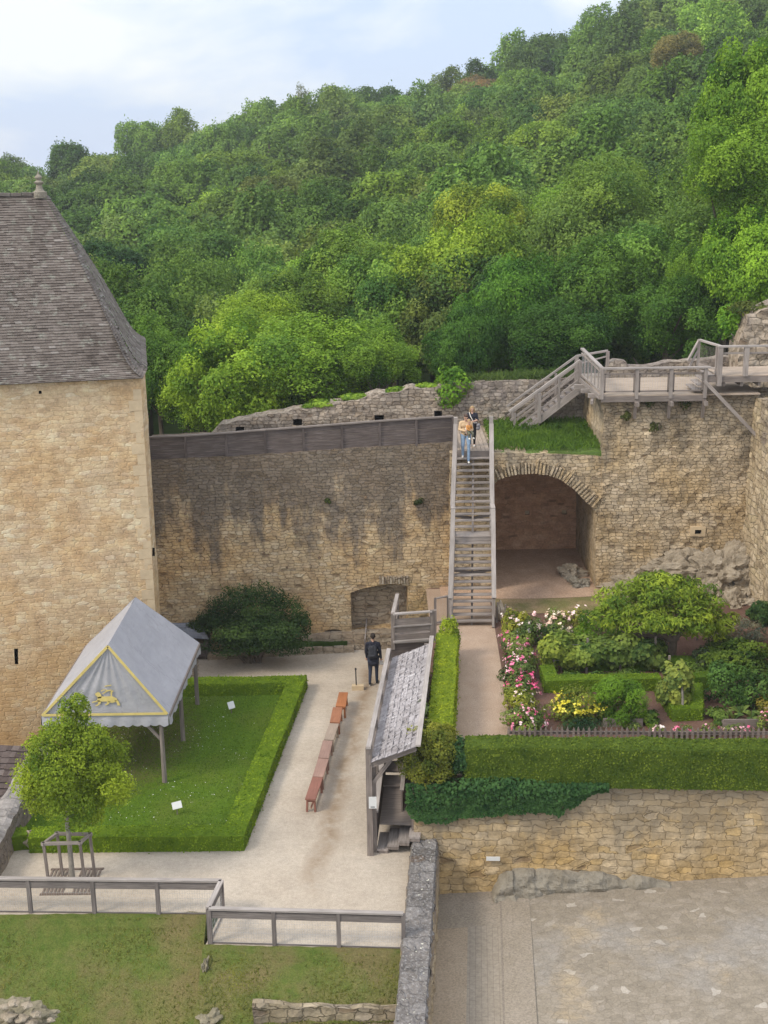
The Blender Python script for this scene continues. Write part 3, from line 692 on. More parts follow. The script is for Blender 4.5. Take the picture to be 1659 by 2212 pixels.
for k in range(34):                                  # dressed corner stones
    z0 = -1.2+k*.355
    if z0 > EZ-.4: break
    w_ = .42 if k % 2 else .26
    p0 = TB-te*w_-tn*.006; p1 = TB-tn*.006; 
    q.hexa([V((p0.x, p0.y, z0)), V((p1.x, p1.y, z0)), V((p1.x, p1.y, z0+.34)), V((p0.x, p0.y, z0+.34)), V((p0.x, p0.y, z0))+tn*.05, V((p1.x, p1.y, z0))+tn*.05, V((p1.x, p1.y, z0+.34))+tn*.05, V((p0.x, p0.y, z0+.34))+tn*.05])
q.build('cornerstones', M_QUOIN, tower)
def tiled(mb, BL, BR, TL, TR, rows, tw, lift=0.03, flare=0.0, fl=0.14, seed=0, riser=True, jag=0.25, bj=0.1, rtone=0.05):
    r = random.Random(seed); BL, BR, TL, TR = map(V, (BL, BR, TL, TR))
    n = (BR-BL).cross(TL-BL).normalized()
    def P(s, t, l=0.0):
        p = BL.lerp(BR, s).lerp(TL.lerp(TR, s), t)
        return p+n*(l-flare*(t/fl)*math.exp(1-t/fl) if flare else l)
    for i in range(rows):
        t0, t1 = i/rows, min(1, (i+1.12)/rows)
        W = (P(1, t0)-P(0, t0)).length; k = max(1, int(W/tw)); c = sorted([0]+[min(1, max(0, (j+r.uniform(-jag, jag))/k)) for j in range(1, k)]+[1])
        for a, b in zip(c, c[1:]):
            if b-a < 1e-4: continue
            l = lift*r.uniform(.7, 1.35); dt = r.uniform(-bj, bj)/rows if 0 < i else 0
            mb.tone = min(1, max(0, r.gauss(.5, .24)))
            mb.poly([P(a, t0+dt, l), P(b, t0+dt, l), P(b, t1, .004), P(a, t1, .004)])
            if riser: mb.tone = rtone; mb.poly([P(a, t0+dt, -.01), P(b, t0+dt, -.01), P(b, t0+dt, l), P(a, t0+dt, l)])
    mb.tone = None
mb = MB()
RE = at_Y(94, 421, 45.4)
off = 0.22
eB = V((TB.x, TB.y, EZ))-tn*off+te*.06; eC = at_Y(317, 797, 42.3); eA = eB-te*14; RL = RE-te*9.0
eD = V((D_.x, D_.y, EZ))+te*off
tiled(mb, eA, eB, RL, RE+te*.0-tn*.05, 72, .21, .03, .30, .13, 5)
tiled(mb, eB, eC, RE-tn*.05, RE+te*.12, 72, .2, .03, .22, .13, 6)
tiled(mb, eC, eD, RE+te*.12, RE+te*.12+tn*.1, 30, .4, .03, .2, .13, 7)
mb.tone = .3; mb.poly([eA, eB, eB+tn*.5-V((0, 0, .03)), eA+tn*.5-V((0, 0, .03))])
mb.poly([eB, eC, eC-te*.4+tn*.3-V((0, 0, .03)), eB+tn*.5-V((0, 0, .03))])
roof = mb.build('roof', M_LAUZE, tower)
mb = MB()
for k in range(26):
    a = RE-te*(k*.36); mb.tone = random.random()
    mb.bar(a+V((0, 0, .03)), a-te*.34+V((0, 0, .03+.02*random.random())), .28, .10)
mb.build('ridge', M_LAUZE, roof)
mb = MB(); b = RE+V((0, 0, -.1))-te*.12
prof = [(a*.72, b_*.7) for a, b_ in [(.34, 0), (.34, .28), (.22, .34), (.17, .42), (.13, .62), (.2, .68), (.24, .74), (.13, .8), (.11, .86), (.17, .93), (.17, 1.0), (.06, 1.1), (.03, 1.24)]]
mb.tube([b+V((0, 0, z)) for _, z in prof], [r for r, _ in prof], 10); mb.build('finial', M_GROCK, roof)
# ------------------------------------------------------------------ curtain wall with fireplace niche
CWL = Wall((-1.25, 45.35, 0), rad(3.0))
cw = empty('curtain_wall', CWL.P(-3, 0, .5), 'long stained stone wall with a shallow fireplace niche, right of the square tower', 'stone wall')
top = CWL.px([(985, 955), (930, 958), (870, 962), (800, 967), (700, 973), (600, 980), (480, 987), (380, 992), (300, 996)])
ol = [(top[-1][0], -.1), (top[0][0], -.1)]+top
niche = CWL.px([(760, 1372), (880, 1352), (881, 1268), (868, 1263.5), (845, 1262), (815, 1265), (785, 1271), (757, 1280)])
drain = CWL.px([(699, 1370), (739, 1369), (738, 1362), (720, 1359), (702, 1363)])
mb = MB(); CWL.sheet(mb, ol, [niche, drain], thick=4.3, step=.2, amp=.045, jit=.05, seed=11, depth=[.75, .8], holemat=0, batter=.004)
mb.build('masonry', M_CURTAIN, cw)
mb = MB(); nb = [(u, v) for u, v in niche]; mb.poly([CWL.P(u, v, .66) for u, v in nb], nb)
mb.build('niche_back', M_LEDGE, cw)
mb = MB(); mb.poly([CWL.P(u, v, .62) for u, v in drain]); mb.build('drain_hole', M_DARK, cw)
mb = MB(); a, b = CWL.uv(815, 1278), CWL.uv(878, 1273); mb.bar(CWL.P(a[0], a[1], .55), CWL.P(b[0], b[1], .55), .2, .12); mb.build('lintel', M_LEDGE, cw)
mb = MB()                                             # upright stones of the flat arch over the niche
for k in range(11):
    u0 = niche[5][0]+.1+k*.1
    zt = CWL.uv(845, 1262)[1]+.02; 
    p = CWL.P(u0, zt, -.012); mb.bar(p, p+V((0, 0, .26+.05*random.random())), .075, .06, up=CWL.n)
mb.build('arch_stones', M_LEDGE, cw)
# put-log holes and a pale block in the wall face
mb = MB()
for x, y, r in [(400, 1110, 5), (438, 1110, 6), (388, 1168, 5), (455, 1178, 4), (745, 1000+130, 4), (640, 1130, 4), (570, 1195, 4), (790, 1195, 4), (620, 1226, 5), (640, 1150, 6), (395, 1016, 4), (690, 1205, 5), (790, 1075, 5), (905, 1085, 6)]:
    u, v = CWL.uv(x, y); rr = r/62.0
    mb.tube([CWL.P(u, v, -.035), CWL.P(u, v, .1)], [rr*.5, rr], 8)
mb.build('putlog_stones', M_HOLE, cw)
# plank parapet on the wall walk
pf = empty('plank_parapet', CWL.P(-3, 7.3, .1), 'dark plank parapet along the top of the long stained wall', 'parapet')
ptop = [(322, 946), (400, 943), (488, 937), (572, 930), (655, 924), (738, 917.5), (820, 911), (899, 906), (978, 901)]
pbot = [(322, 992), (400, 990), (488, 986), (572, 981.5), (655, 976), (738, 970), (820, 965.5), (899, 961), (978, 955)]
PW = Wall(CWL.P(0, 0, .12), rad(3.0)); tp, bp = PW.px(ptop), PW.px(pbot)
posts = MB()
for k in range(8):
    (u0, a0), (u1, a1) = tp[k], tp[k+1]; (_, b0), (_, b1) = bp[k], bp[k+1]; pl = MB(); n = 5
    for j in range(n):
        f0, f1 = j/n, (j+1)/n-.012
        jx = random.uniform(-.008, .008)
        A, B = b0+(a0-b0)*f0, b0+(a0-b0)*f1; C_, D2 = b1+(a1-b1)*f0, b1+(a1-b1)*f1
        pl.hexa([PW.P(u0+.04, A, jx), PW.P(u0+.04, A, jx+.03), PW.P(u0+.04, B, jx+.03), PW.P(u0+.04, B, jx), PW.P(u1-.04, C_, jx), PW.P(u1-.04, C_, jx+.03), PW.P(u1-.04, D2, jx+.03), PW.P(u1-.04, D2, jx)])
    pl.build('plank_panel', M_WOODD, pf)
for k in range(9):
    u, a = tp[k]; po = MB(); po.bar(PW.P(u, bp[k][1]-.02, -.03), PW.P(u, a+.01, -.03), .085, .06, up=PW.n); po.build('post', M_WOODD, pf)
mb = MB()
for k in range(8): mb.bar(PW.P(tp[k][0], tp[k][1]+.03, 0), PW.P(tp[k+1][0], tp[k+1][1]+.03, 0), .16, .045)
mb.build('handrail', M_WOODM, pf)
# ------------------------------------------------------------------ upper wall
UW = Wall((0, 49.6, 0), 0)
ut = [(1330, 812), (1240, 816), (1165, 821), (1125, 822), (1090, 822), (1050, 824), (1010, 826), (960, 835), (920, 838), (880, 842), (835, 849), (800, 853), (760, 864), (720, 871), (690, 878), (650, 884), (600, 892), (560, 899), (510, 912), (480, 920), (462, 931), (452, 945)]
tt = UW.px(ut)
holes = [pxbox(UW, 643, 912, 20, 13), pxbox(UW, 819, 903, 19, 13), pxbox(UW, 946, 894, 17, 13), pxbox(UW, 518, 928, 18, 12)]
mb = MB(); UW.sheet(mb, [(tt[-1][0], 6.0), (tt[0][0], 6.0)]+tt, holes, thick=.9, step=.17, amp=.09, jit=.10, seed=21, depth=[.7]*4, holemat=1)
uw = mb.build('ruined_wall', [M_UPPER, M_DARK]); tag(uw, 'grey rubble wall with small square loopholes behind the plank parapet', 'stone wall')
# ------------------------------------------------------------------ arched wall and recess
AW = Wall((0, 45.15, 0), 0)
def z5(pts): return [((1500+x/1.3825)/1.6275, (1000+y/1.3825)/1.6275) for x, y in pts]
arch = AW.px(z5([(322, 1500), (322, 975), (345, 950), (380, 935), (440, 921), (520, 917), (590, 925), (650, 948), (700, 983), (740, 1022), (775, 1058), (808, 1085), (822, 1120), (822, 1480)]))
arch[0] = (arch[0][0], 1.6); arch[-1] = (arch[-1][0], 1.6)
at_ = AW.px([(1304, 986), (1250, 983), (1180, 980), (1110, 979), (1068, 977), (1030, 978), (972, 978)])
mb = MB(); AW.sheet(mb, [(at_[-1][0], 1.2), (at_[0][0]+.1, 1.2)]+at_, [arch], thick=4.9, step=.19, amp=.06, jit=.06, seed=31, depth=[5.0])
aw = empty('arched_wall', (5, 45.2, 2), 'rubble wall pierced by a wide dark arched recess, right of the tall wooden stair', 'stone wall')
mb.build('masonry', M_BAST, aw)
RBk = Wall((0, 50.0, 0), 0)
au = [u for u, v in arch]; mb = MB(); u0, u1 = min(au), max(au)
rb = [pxbox(RBk, 1139, 1107, 9, 8), pxbox(RBk, 1218.5, 1106, 9.5, 9)]
RBk.sheet(mb, [(u0+.0, 1.6), (u1+.1, 1.6), (u1+.1, 6.7), (u0, 6.7)], rb, thick=.1, step=.4, amp=.05, jit=.01, seed=4, depth=[.3, .3], holemat=1, backs=False)
mb.build('recess_back', [M_RECESS, M_DARK], aw)
mb = MB()                                             # ring of upright voussoirs
pr = arch[1:-2]
for i in range(len(pr)-1):
    a, b = V(pr[i]), V(pr[i+1]); L = (b-a).length; k = max(1, int(L/.11))
    nn = V(((b-a).y, -(b-a).x)).normalized()*-1
    if nn.y < 0: nn = -nn
    for t in range(k):
        p = a.lerp(b, (t+.5)/k)+nn*.01; q2 = p+nn*random.uniform(.34, .52); dd = random.uniform(-.10, -.04)
        mb.bar(AW.P(p.x, p.y, dd), AW.P(q2.x, q2.y, dd), .075*random.uniform(.7, 1.15), .12, up=AW.n)
mb.build('voussoirs', M_BAST, aw)
# ------------------------------------------------------------------ bastion and right-hand wall
BW = Wall((0, 45.1, 0), 0)
bt = BW.px([(1640, 850), (1560, 853), (1480, 856), (1400, 860), (1340, 862), (1305, 863)])
sq = pxbox(BW, 1506, 1146, 12, 12)
sq = BW.px([(1499, 1152), (1513, 1151), (1515, 1143), (1507, 1140), (1501, 1143)])
mb = MB(); BW.sheet(mb, [(bt[-1][0], 1.0), (bt[0][0], 1.0)]+bt, [sq], thick=4.6, step=.19, amp=.085, jit=.05, seed=41, depth=[.5], holemat=1)
ba = empty('bastion', (10, 45.5, 2), 'tall weathered stone bastion under the wooden deck, right of the arched recess', 'stone wall')
mb.build('masonry', [M_BAST, M_DARK], ba)
mb = MB(); hb = BW.px([(1489, 1157), (1522, 1157), (1524, 1136), (1490, 1136)]); hh = densify(hb, .15, .03)
n = len(hh); f = [mb.vert(BW.P(u, v, -.10)) for u, v in hh]; i_ = [mb.vert(BW.P(*(V(sq[0]).lerp(V(sq[2]), .5)+(V(p)-V(sq[0]).lerp(V(sq[2]), .5))*.42), -.11)) for p in hh]; bk = [mb.vert(BW.P(u, v, .2)) for u, v in hh]
for k in range(n): mb.face((f[k], f[(k+1) % n], i_[(k+1) % n], i_[k])); mb.face((bk[k], bk[(k+1) % n], f[(k+1) % n], f[k]))
mb.build('drain_surround', M_QUOIN, ba)
PWL = Wall((0, 49.2, 0), 0)
pt = PWL.px([(1640, 768), (1600, 771), (1560, 771), (1521, 778), (1499, 779), (1470, 781), (1449, 783), (1420, 788), (1382, 791), (1358, 790), (1352, 782), (1340, 778), (1327, 778), (1315, 785), (1308, 800)])
mb = MB(); PWL.sheet(mb, [(pt[-1][0], 8.8), (pt[0][0], 8.8)]+pt, [], thick=.55, step=.15, amp=.06, jit=.09, seed=51)
tag(mb.build('parapet_wall', M_UPPER), 'low grey rubble parapet at the back of the wooden deck', 'stone wall')
mb = MB()
SWx = at_Y(1612, 1000, 45.1).x
SW = Wall((SWx, 46.5, 0), rad(-90)); SW.sheet(mb, [(0, .8), (15.4, .8), (15.4, 9.2), (11, 9.6), (8, 9.9), (3.2, 9.5), (1.6, 9.2), (0, 9.3)], [], thick=1.2, step=.2, amp=.10, jit=.06, seed=61, batter=.012)
tag(mb.build('side_wall', stone('side_stone', [(0.44, 0.35, 0.23), (0.37, 0.29, 0.19), (0.47, 0.385, 0.27), (0.41, 0.33, 0.21)], 0.4, 0.22, mortar=(0.12, 0.09, 0.06), stain=0.55, top=(3, 13), bump=1.0)), 'high stone wall at the right edge of the garden, running away from the bastion', 'stone wall')
RU = Wall((0, 47.6, 0), 0); mb = MB()
RU.sheet(mb, RU.px([(1596, 850), (1760, 850), (1760, 640), (1690, 655), (1659, 663), (1643, 668), (1632, 678), (1616, 679), (1613, 700), (1604, 718), (1598, 738), (1594, 772)]), [], thick=1.4, step=.15, amp=.13, jit=.10, seed=71)
tag(mb.build('wall_stump', stone('stump_stone', [(0.36, 0.29, 0.22), (0.29, 0.235, 0.175), (0.41, 0.34, 0.265)], 0.42, 0.26, mortar=(0.1, 0.08, 0.06), stain=0.45, top=(8, 14), bump=1.0)), 'broken stump of a tall wall behind the upper wooden landing', 'stone wall')
# terrace turf above the arch
mb = MB()
x0, x1 = at_Y(1066, 977, 45.2).x, at_Y(1301, 985, 45.2).x
zt = at_[2][1]; TX0, TX1, TZ = x0, x1, zt
mb.grid(lambda u, v: (x0-1.8*(v*.0)+u*(x1-x0+.1), 45.2+v*4.5, zt+.02+.10*nz2(u*6, v*5)+.04*nz2(u*20, v*18)), 34, 24)
fe = [V(mb.v[i]) for i in range(35)]
for a, b in zip(fe, fe[1:]): mb.poly([V((a.x, a.y, a.z-.5)), V((b.x, b.y, b.z-.5)), b, a])
mb.build('terrace_turf', M_TERR, kind='structure')
# ------------------------------------------------------------------ garden retaining wall, ledges, dividing wall
RT_ = RW.px([(2150, 1712), (1760, 1706), (1659, 1704), (1560, 1701), (1450, 1699), (1350, 1697), (1280, 1697), (1150, 1697), (1000, 1697), (893, 1697)])
mb = MB(); RW.sheet(mb, [(RT_[-1][0], -1.6), (RT_[0][0], -1.6)]+RT_, [], thick=.8, step=.18, amp=.05, jit=.05, seed=81, batter=.03)
rw = empty('retaining_wall', RW.P(4, -1, .2), 'tawny stone retaining wall under the clipped front hedge, above the paved yard', 'stone wall')
mb.build('masonry', M_RETAIN, rw)
a = V((RW.P(RT_[-1][0], 0, .8))); b_ = at_z(936, 1388, 1.9)
mb = MB(); LW = Wall((b_.x, b_.y+.6, 0), math.atan2(a.y-.9-b_.y-.6, a.x-b_.x)); LL = math.hypot(a.x-b_.x, a.y-.9-b_.y-.6)
LL -= .3; LW.sheet(mb, [(0, -.2), (LL, -.2), (LL, 1.85), (0, 2.15)], [], thick=.45, step=.3, amp=.04, jit=.02, seed=83)
mb.build('return_wall', M_RETAIN, rw)
mb = MB(); p = RW.uv(1065, 1853); c = RW.P(p[0], p[1], -.045)
mb.bar(c-RW.e*.18, c+RW.e*.18, .03, .11); pq = mb.build('wall_plaque', M_SIGN); tag(pq, 'small pale plaque fixed to the tawny retaining wall', 'plaque')
# stone ledge and planter kerb at the foot of the curtain wall
lg = MB(); LG = Wall((-1.2, 45.02, 0), rad(2)); LG.sheet(lg, [(-1.9, -.05), (1.9, -.05), (1.9, .64), (.4, .62), (-1.0, .6), (-1.9, .56)], [], thick=.5, step=.14, amp=.05, jit=.04, seed=91)
tag(lg.build('stone_ledge', M_LEDGE), 'knee high stone ledge under the fireplace niche', 'ledge')
kb = MB(); k0, k1 = at_z(448, 1424, 0), at_z(766, 1406, 0)
for k in range(14):
    a, b = k0.lerp(k1, k/14), k0.lerp(k1, (k+.95)/14); h = .2+.05*random.random(); z = V((0, 0, h/2))
    kb.bar(a+z, b+z+V((0, .04*random.uniform(-1, 1), 0)), .26, h)
a, b = k1, k1+V((.05, .55, 0))
for k in range(2): kb.bar(a.lerp(b, k/2)+V((-.1, .1, .11)), a.lerp(b, (k+.9)/2)+V((-.1, .1, .11)), .25, .22)
tag(kb.build('planter_kerb', M_LEDGE), 'low stone kerb edging the bed under the dark bush', 'kerb')
mb = MB(); mb.poly([(k0.x, k0.y+.1, .07), (k1.x-.1, k1.y+.1, .07), (k1.x-.1, 45.5, .07), (k0.x-.8, 45.2, .07)]); mb.build('bed_soil', M_SOIL, kind='structure')
# dividing wall between courtyard and yard
mb = MB(); capz = .34
cl, cr = at_z(890, 1842, capz), at_z(948, 1841, capz); fl, fr = at_z(846, 2260, capz), at_z(918, 2260, capz)
cl.y = cr.y = RW.P(.3, 0).y-.03
nl, nwid = 150, 18
def dv(u, v):
    p = cl.lerp(fl, v).lerp(cr.lerp(fr, v), u); q = p.copy()
    e_ = .06*nz2(p.y*2.5, 1 if u < .5 else 7)+.05*nz2(p.y*7, 3 if u < .5 else 9)
    p.x += e_ if (u < .01 or u > .99) else 0; p.z += .045*nz2(q.x*2.2, q.y*2.2)+.03*nz2(q.x*8, q.y*8, 2)+.022*nz2(q.x*21, q.y*21, 5)-(.10 if (u < .01 or u > .99) else 0)
    return p
ids = mb.grid(dv, nwid, nl)
mb.cur = 1
P_ = [V(mb.v[ids[j][nwid]]) for j in range(nl+1)]; Q_ = [V(mb.v[ids[j][0]]) for j in range(nl+1)]
zs = 9
side = [[mb.vert((P_[j].x+.05*k/zs+.05*nz2(P_[j].y*2, k*.6), P_[j].y, P_[j].z*(1-k/zs)+(-2.4)*k/zs)) for k in range(zs+1)] for j in range(nl+1)]
for j in range(nl):
    for k in range(zs): mb.face((side[j][k], side[j+1][k], side[j+1][k+1], side[j][k+1]))
for j in range(nl): mb.poly([Q_[j+1], Q_[j], (Q_[j].x, Q_[j].y, -3), (Q_[j+1].x, Q_[j+1].y, -3)])
mb.poly([Q_[0], P_[0], (P_[0].x, P_[0].y, -2.4), (Q_[0].x, Q_[0].y, -2.4)]); mb.poly([P_[-1], Q_[-1], (Q_[-1].x, Q_[-1].y, -3), (P_[-1].x, P_[-1].y, -3)])
M_DIV = stone('dividing_side', [(0.36, 0.28, 0.175), (0.30, 0.23, 0.145), (0.4, 0.32, 0.21)], .4, .2, mortar=(.12, .09, .06), stain=.75, top=(-1.4, .6), bump=.9, lich=.25)
tag(mb.build('dividing_wall', [M_CAP, M_DIV]), 'thick lichen covered wall with a rough grey top, between gravel court and paved yard', 'stone wall')
# low wall by the tree, and the clay roof below it
mb = MB()
def lwf(u, v):
    Y = 35.9-6.6*v; X = -10.62+.62*u+.05*nz2(Y*1.5, 2); return (X, Y, .82+.05*nz2(X*3, Y*2.5)-(.07 if u in (0, 1) else 0))
ids = mb.grid(lwf, 4, 40); mb.cur = 1
for j in range(40):
    a, b = V(mb.v[ids[j][4]]), V(mb.v[ids[j+1][4]]); mb.poly([a, b, (b.x+.05, b.y, -.1), (a.x+.05, a.y, -.1)])
    a, b = V(mb.v[ids[j][0]]), V(mb.v[ids[j+1][0]]); mb.poly([b, a, (a.x, a.y, -3.2), (b.x, b.y, -3.2)])
a, b = V(mb.v[ids[0][0]]), V(mb.v[ids[0][4]]); mb.poly([b, a, (a.x, a.y, -3.2), (b.x, b.y, -3.2)])
a, b = V(mb.v[ids[40][0]]), V(mb.v[ids[40][4]]); mb.poly([a, b, (b.x, b.y, -3.2), (a.x, a.y, -3.2)])
tag(mb.build('parapet_wall', [stone('grey_cap', [(.24, .22, .205), (.20, .183, .17), (.28, .256, .238)], .9, .5, mfac=.1, crk=.2, mortar=(.2, .18, .16), lich=.35, bump=.8), M_DIV]), 'low parapet wall with a flat grey top, behind the young tree', 'stone wall')
mb = MB(); tiled(mb, (-14, 31.5, -1.2), (-10.75, 31.5, -1.2), (-14, 37.4, .15), (-10.75, 37.0, .15), 20, .2, .04, seed=3)
mb.tone = .3; mb.poly([(-14, 31.5, -1.2), (-10.75, 31.5, -1.2), (-10.75, 31.5, -3.2), (-14, 31.5, -3.2)])
tag(mb.build('clay_roof', M_REDTILE), 'dark clay tiled lean-to roof below the low parapet wall', 'roof')
# ruin masonry at the bottom edge
FW_ = Wall((-3.6, 24.62, 0), rad(1.5)); ft = FW_.px([(900, 2176), (820, 2177), (740, 2176), (680, 2174), (620, 2172), (575, 2166), (545, 2168)])
mb = MB(); FW_.sheet(mb, [(ft[-1][0], -3.6), (ft[0][0], -3.6)]+ft, [], thick=.14, step=.12, amp=.07, jit=.06, seed=95)
tag(mb.build('ruin_wall', stone('ruin_stone', [(.3, .245, .165), (.24, .195, .13), (.345, .285, .2)], .36, .2, mortar=(.09, .075, .045), stain=.4, bump=1.0, mort_w=.06)), 'low broken masonry wall at the foot of the grass bank', 'stone wall')
def rock(name, c, r, seed, mat, label=None, cat=None, group=None, n=3, rough=.42, flat=None):
    import bmesh
    bm = bmesh.new(); bmesh.ops.create_icosphere(bm, subdivisions=n, radius=1)
    for v in bm.verts:
        p = v.co.normalized(); s = V((seed*3.7, seed, 0))
        k = 1+rough*(noise.noise(p*1.3+s)+.5*noise.noise(p*3+s)+.25*noise.noise(p*7+s))
        cr_ = noise.cell(p*2.2+s)*.12; k += cr_-.16*abs(noise.noise(p*4.3+s))-.07*abs(noise.noise(p*10+s))
        v.co = V((p.x*k*r[0], p.y*k*r[1], p.z*k*r[2]))
    me = bpy.data.meshes.new(name); bm.to_mesh(me); bm.free()
    o = mesh_obj(name, me, mat, loc=c); return tag(o, label, cat, group)
# boulder strip at the foot of the retaining wall
mb = MB()
bp = [(1053, 1950, 1946), (1062, 1925, 1945), (1078, 1894, 1942), (1092, 1882, 1940), (1130, 1878, 1935), (1180, 1880, 1930), (1230, 1882, 1927), (1300, 1885, 1923), (1380, 1893, 1918), (1440, 1906, 1914), (1475, 1912, 1912)]
tops = [RW.uv(x, t) for x, t, b in bp]
def bfn2(u, v):
    x = u*(len(tops)-1); i = min(int(x), len(tops)-2); f = x-i
    uu = tops[i][0]+(tops[i+1][0]-tops[i][0])*f; th = tops[i][1]+(tops[i+1][1]-tops[i][1])*f; b = yard(RW.O.x+uu, 30)-.1
    a = v*math.pi/2; dep = .62*math.sin(min(1, u*6+.1)*1.57)*(1-.65*u)
    z = b+(th-b)*math.cos(a)**.8; d = .08-dep*math.sin(a)**.7
    nn = .12*nz2(uu*1.8, z*2.2+d, 6)+.07*nz2(uu*5, z*6, 2)+(.05*noise.cell(V((uu*1.6, z*2, 0))))
    return RW.P(uu+nn*.5, z+(nn if v > .05 else .02), d-nn*1.2)
mb.grid(bfn2, 70, 14); tag(mb.build('boulder', M_GROCK), 'long grey bedrock boulder at the foot of the retaining wall', 'rock')
# ------------------------------------------------------------------ trees
NEARM = [crown('crown', 100+k, 42000, .046, (1, 1, z), lobes=lo, lr=lr, low=-.75, taper=tp, fill=.3, subs=6) for k, (z, lo, lr, tp) in enumerate([(.95, 70, .27, .1), (1.25, 80, .25, .25), (1.05, 60, .30, 0)])]
FARM = [crown('crown', 200+k, 17000, .072, (1, 1, z), lobes=lo, lr=lr, low=-.5, taper=tp, fill=.3, subs=5) for k, (z, lo, lr, tp) in enumerate([(1.0, 40, .30, .15), (1.2, 44, .27, .3), (.9, 34, .33, 0), (1.35, 44, .27, .4), (1.05, 30, .30, .1)])]
THIN = [crown('crown', 300, 1100, .13, (1, 1, 1.5), lobes=30, lr=.2, low=-.6)]
def _ztop(me):
    a = np.empty(len(me.vertices)*3, np.float32); me.vertices.foreach_get('co', a); return float(np.percentile(a[2::3], 99.7))
ZTOP = {m_.as_pointer(): _ztop(m_) for m_ in NEARM+FARM+THIN}
def trunk_mesh(seed, H=1.0, r=.03, limbs=5):
    rr = random.Random(seed); m = MB()
    m.tube([(0, 0, -.15), (.01, 0, .3), (.0, .02, .62), (.02, .01, .95)], [r*1.3, r, r*.75, r*.25], 7)
    for k in range(limbs):
        a = rr.uniform(0, 6.28); z = rr.uniform(.38, .7); l = rr.uniform(.2, .34)
        m.tube([(0, 0, z), (math.cos(a)*l*.6, math.sin(a)*l*.6, z+l*.4), (math.cos(a)*l, math.sin(a)*l, z+l*.8)], [r*.5, r*.3, r*.12], 5)
    return m.mesh('trunk')
TRUNKS = [trunk_mesh(k) for k in range(3)]
for m_ in TRUNKS: m_.materials.append(M_BARK)
for m_ in NEARM+FARM+THIN: m_.materials.append(LEAF)
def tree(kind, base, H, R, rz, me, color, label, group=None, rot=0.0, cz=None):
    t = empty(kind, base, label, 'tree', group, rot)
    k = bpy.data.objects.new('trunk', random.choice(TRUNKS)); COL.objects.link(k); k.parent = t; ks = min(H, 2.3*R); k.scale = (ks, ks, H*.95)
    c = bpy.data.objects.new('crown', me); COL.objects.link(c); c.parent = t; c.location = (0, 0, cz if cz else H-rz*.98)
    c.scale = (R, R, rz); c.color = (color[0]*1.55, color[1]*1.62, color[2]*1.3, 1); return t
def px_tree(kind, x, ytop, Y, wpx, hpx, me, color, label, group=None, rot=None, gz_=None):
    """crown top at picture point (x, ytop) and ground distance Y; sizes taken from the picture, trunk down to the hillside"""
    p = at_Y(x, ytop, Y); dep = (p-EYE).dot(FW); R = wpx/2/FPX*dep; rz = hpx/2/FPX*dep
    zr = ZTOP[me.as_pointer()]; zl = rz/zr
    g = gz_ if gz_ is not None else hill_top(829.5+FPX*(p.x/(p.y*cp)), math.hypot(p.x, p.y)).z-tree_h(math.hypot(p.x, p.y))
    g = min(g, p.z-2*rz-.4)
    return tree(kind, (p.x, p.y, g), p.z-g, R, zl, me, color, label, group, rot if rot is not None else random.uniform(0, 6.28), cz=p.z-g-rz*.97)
LIME, BRIGHT, MID, DARK, OLIVE, BROWN, BLUE = (0.155, 0.215, 0.032), (0.10, 0.165, 0.034), (0.072, 0.125, 0.034), (0.05, 0.095, 0.03), (0.09, 0.128, 0.04), (0.15, 0.115, 0.065), (0.075, 0.118, 0.044)
def vary(c, a=.30): k = 1+random.uniform(-a, a); return tuple(max(.01, x*k*(1+random.uniform(-.06, .06))) for x in c)
random.seed(21)
# the ones one can point at
px_tree('maple_tree', 505, 700, 54.5, 290, 260, NEARM[0], (0.125, 0.20, 0.03), 'bright yellow-green maple leaning over the plank parapet beside the tower roof')
px_tree('maple_tree', 680, 690, 53.5, 330, 235, NEARM[2], (0.105, 0.18, 0.03), 'broad bright green maple right above the ruined wall with the loopholes')
px_tree('maple_tree', 560, 638, 59, 215, 190, NEARM[2], (0.135, 0.205, 0.032), 'lime green round-headed maple behind the broad maple over the wall')
px_tree('broadleaf_tree', 815, 715, 53.2, 180, 150, NEARM[1], (0.085, 0.15, 0.028), 'green tree with drooping leaves between the broad maple and the ivy mound on the wall')
px_tree('broadleaf_tree', 430, 790, 56.5, 180, 190, NEARM[1], (0.13, 0.205, 0.032), 'low yellow-green tree just clear of the tower corner')
px_tree('broadleaf_tree', 335, 690, 58, 170, 260, NEARM[1], (0.065, 0.125, 0.028), 'mid green tree in the gap right beside the tower wall')
px_tree('ash_tree', 780, 500, 70, 260, 260, NEARM[1], (0.09, 0.15, 0.034), 'feathery mid green ash rising behind the maples, in the middle of the wood')
px_tree('ash_tree', 660, 560, 72, 190, 190, NEARM[2], (0.075, 0.135, 0.03), 'soft green ash left of the feathery ash in the middle of the wood')
px_tree('lime_tree', 1060, 402, 76, 230, 220, NEARM[0], (0.135, 0.18, 0.032), 'yellow-green topped tree standing out in the middle of the dark wood')
px_tree('lime_tree', 1000, 470, 66, 300, 360, NEARM[1], (0.125, 0.19, 0.032), 'tall bright green tree below the yellow-green topped tree')
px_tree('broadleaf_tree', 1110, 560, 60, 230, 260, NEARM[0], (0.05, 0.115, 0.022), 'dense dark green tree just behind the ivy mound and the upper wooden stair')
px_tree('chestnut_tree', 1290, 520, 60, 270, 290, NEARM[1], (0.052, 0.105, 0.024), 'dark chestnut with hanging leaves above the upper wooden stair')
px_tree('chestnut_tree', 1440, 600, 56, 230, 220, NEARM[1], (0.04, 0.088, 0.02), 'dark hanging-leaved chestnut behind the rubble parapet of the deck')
px_tree('chestnut_tree', 1230, 650, 56, 220, 180, NEARM[2], (0.03, 0.07, 0.018), 'very dark tree right behind the upper wooden stair')
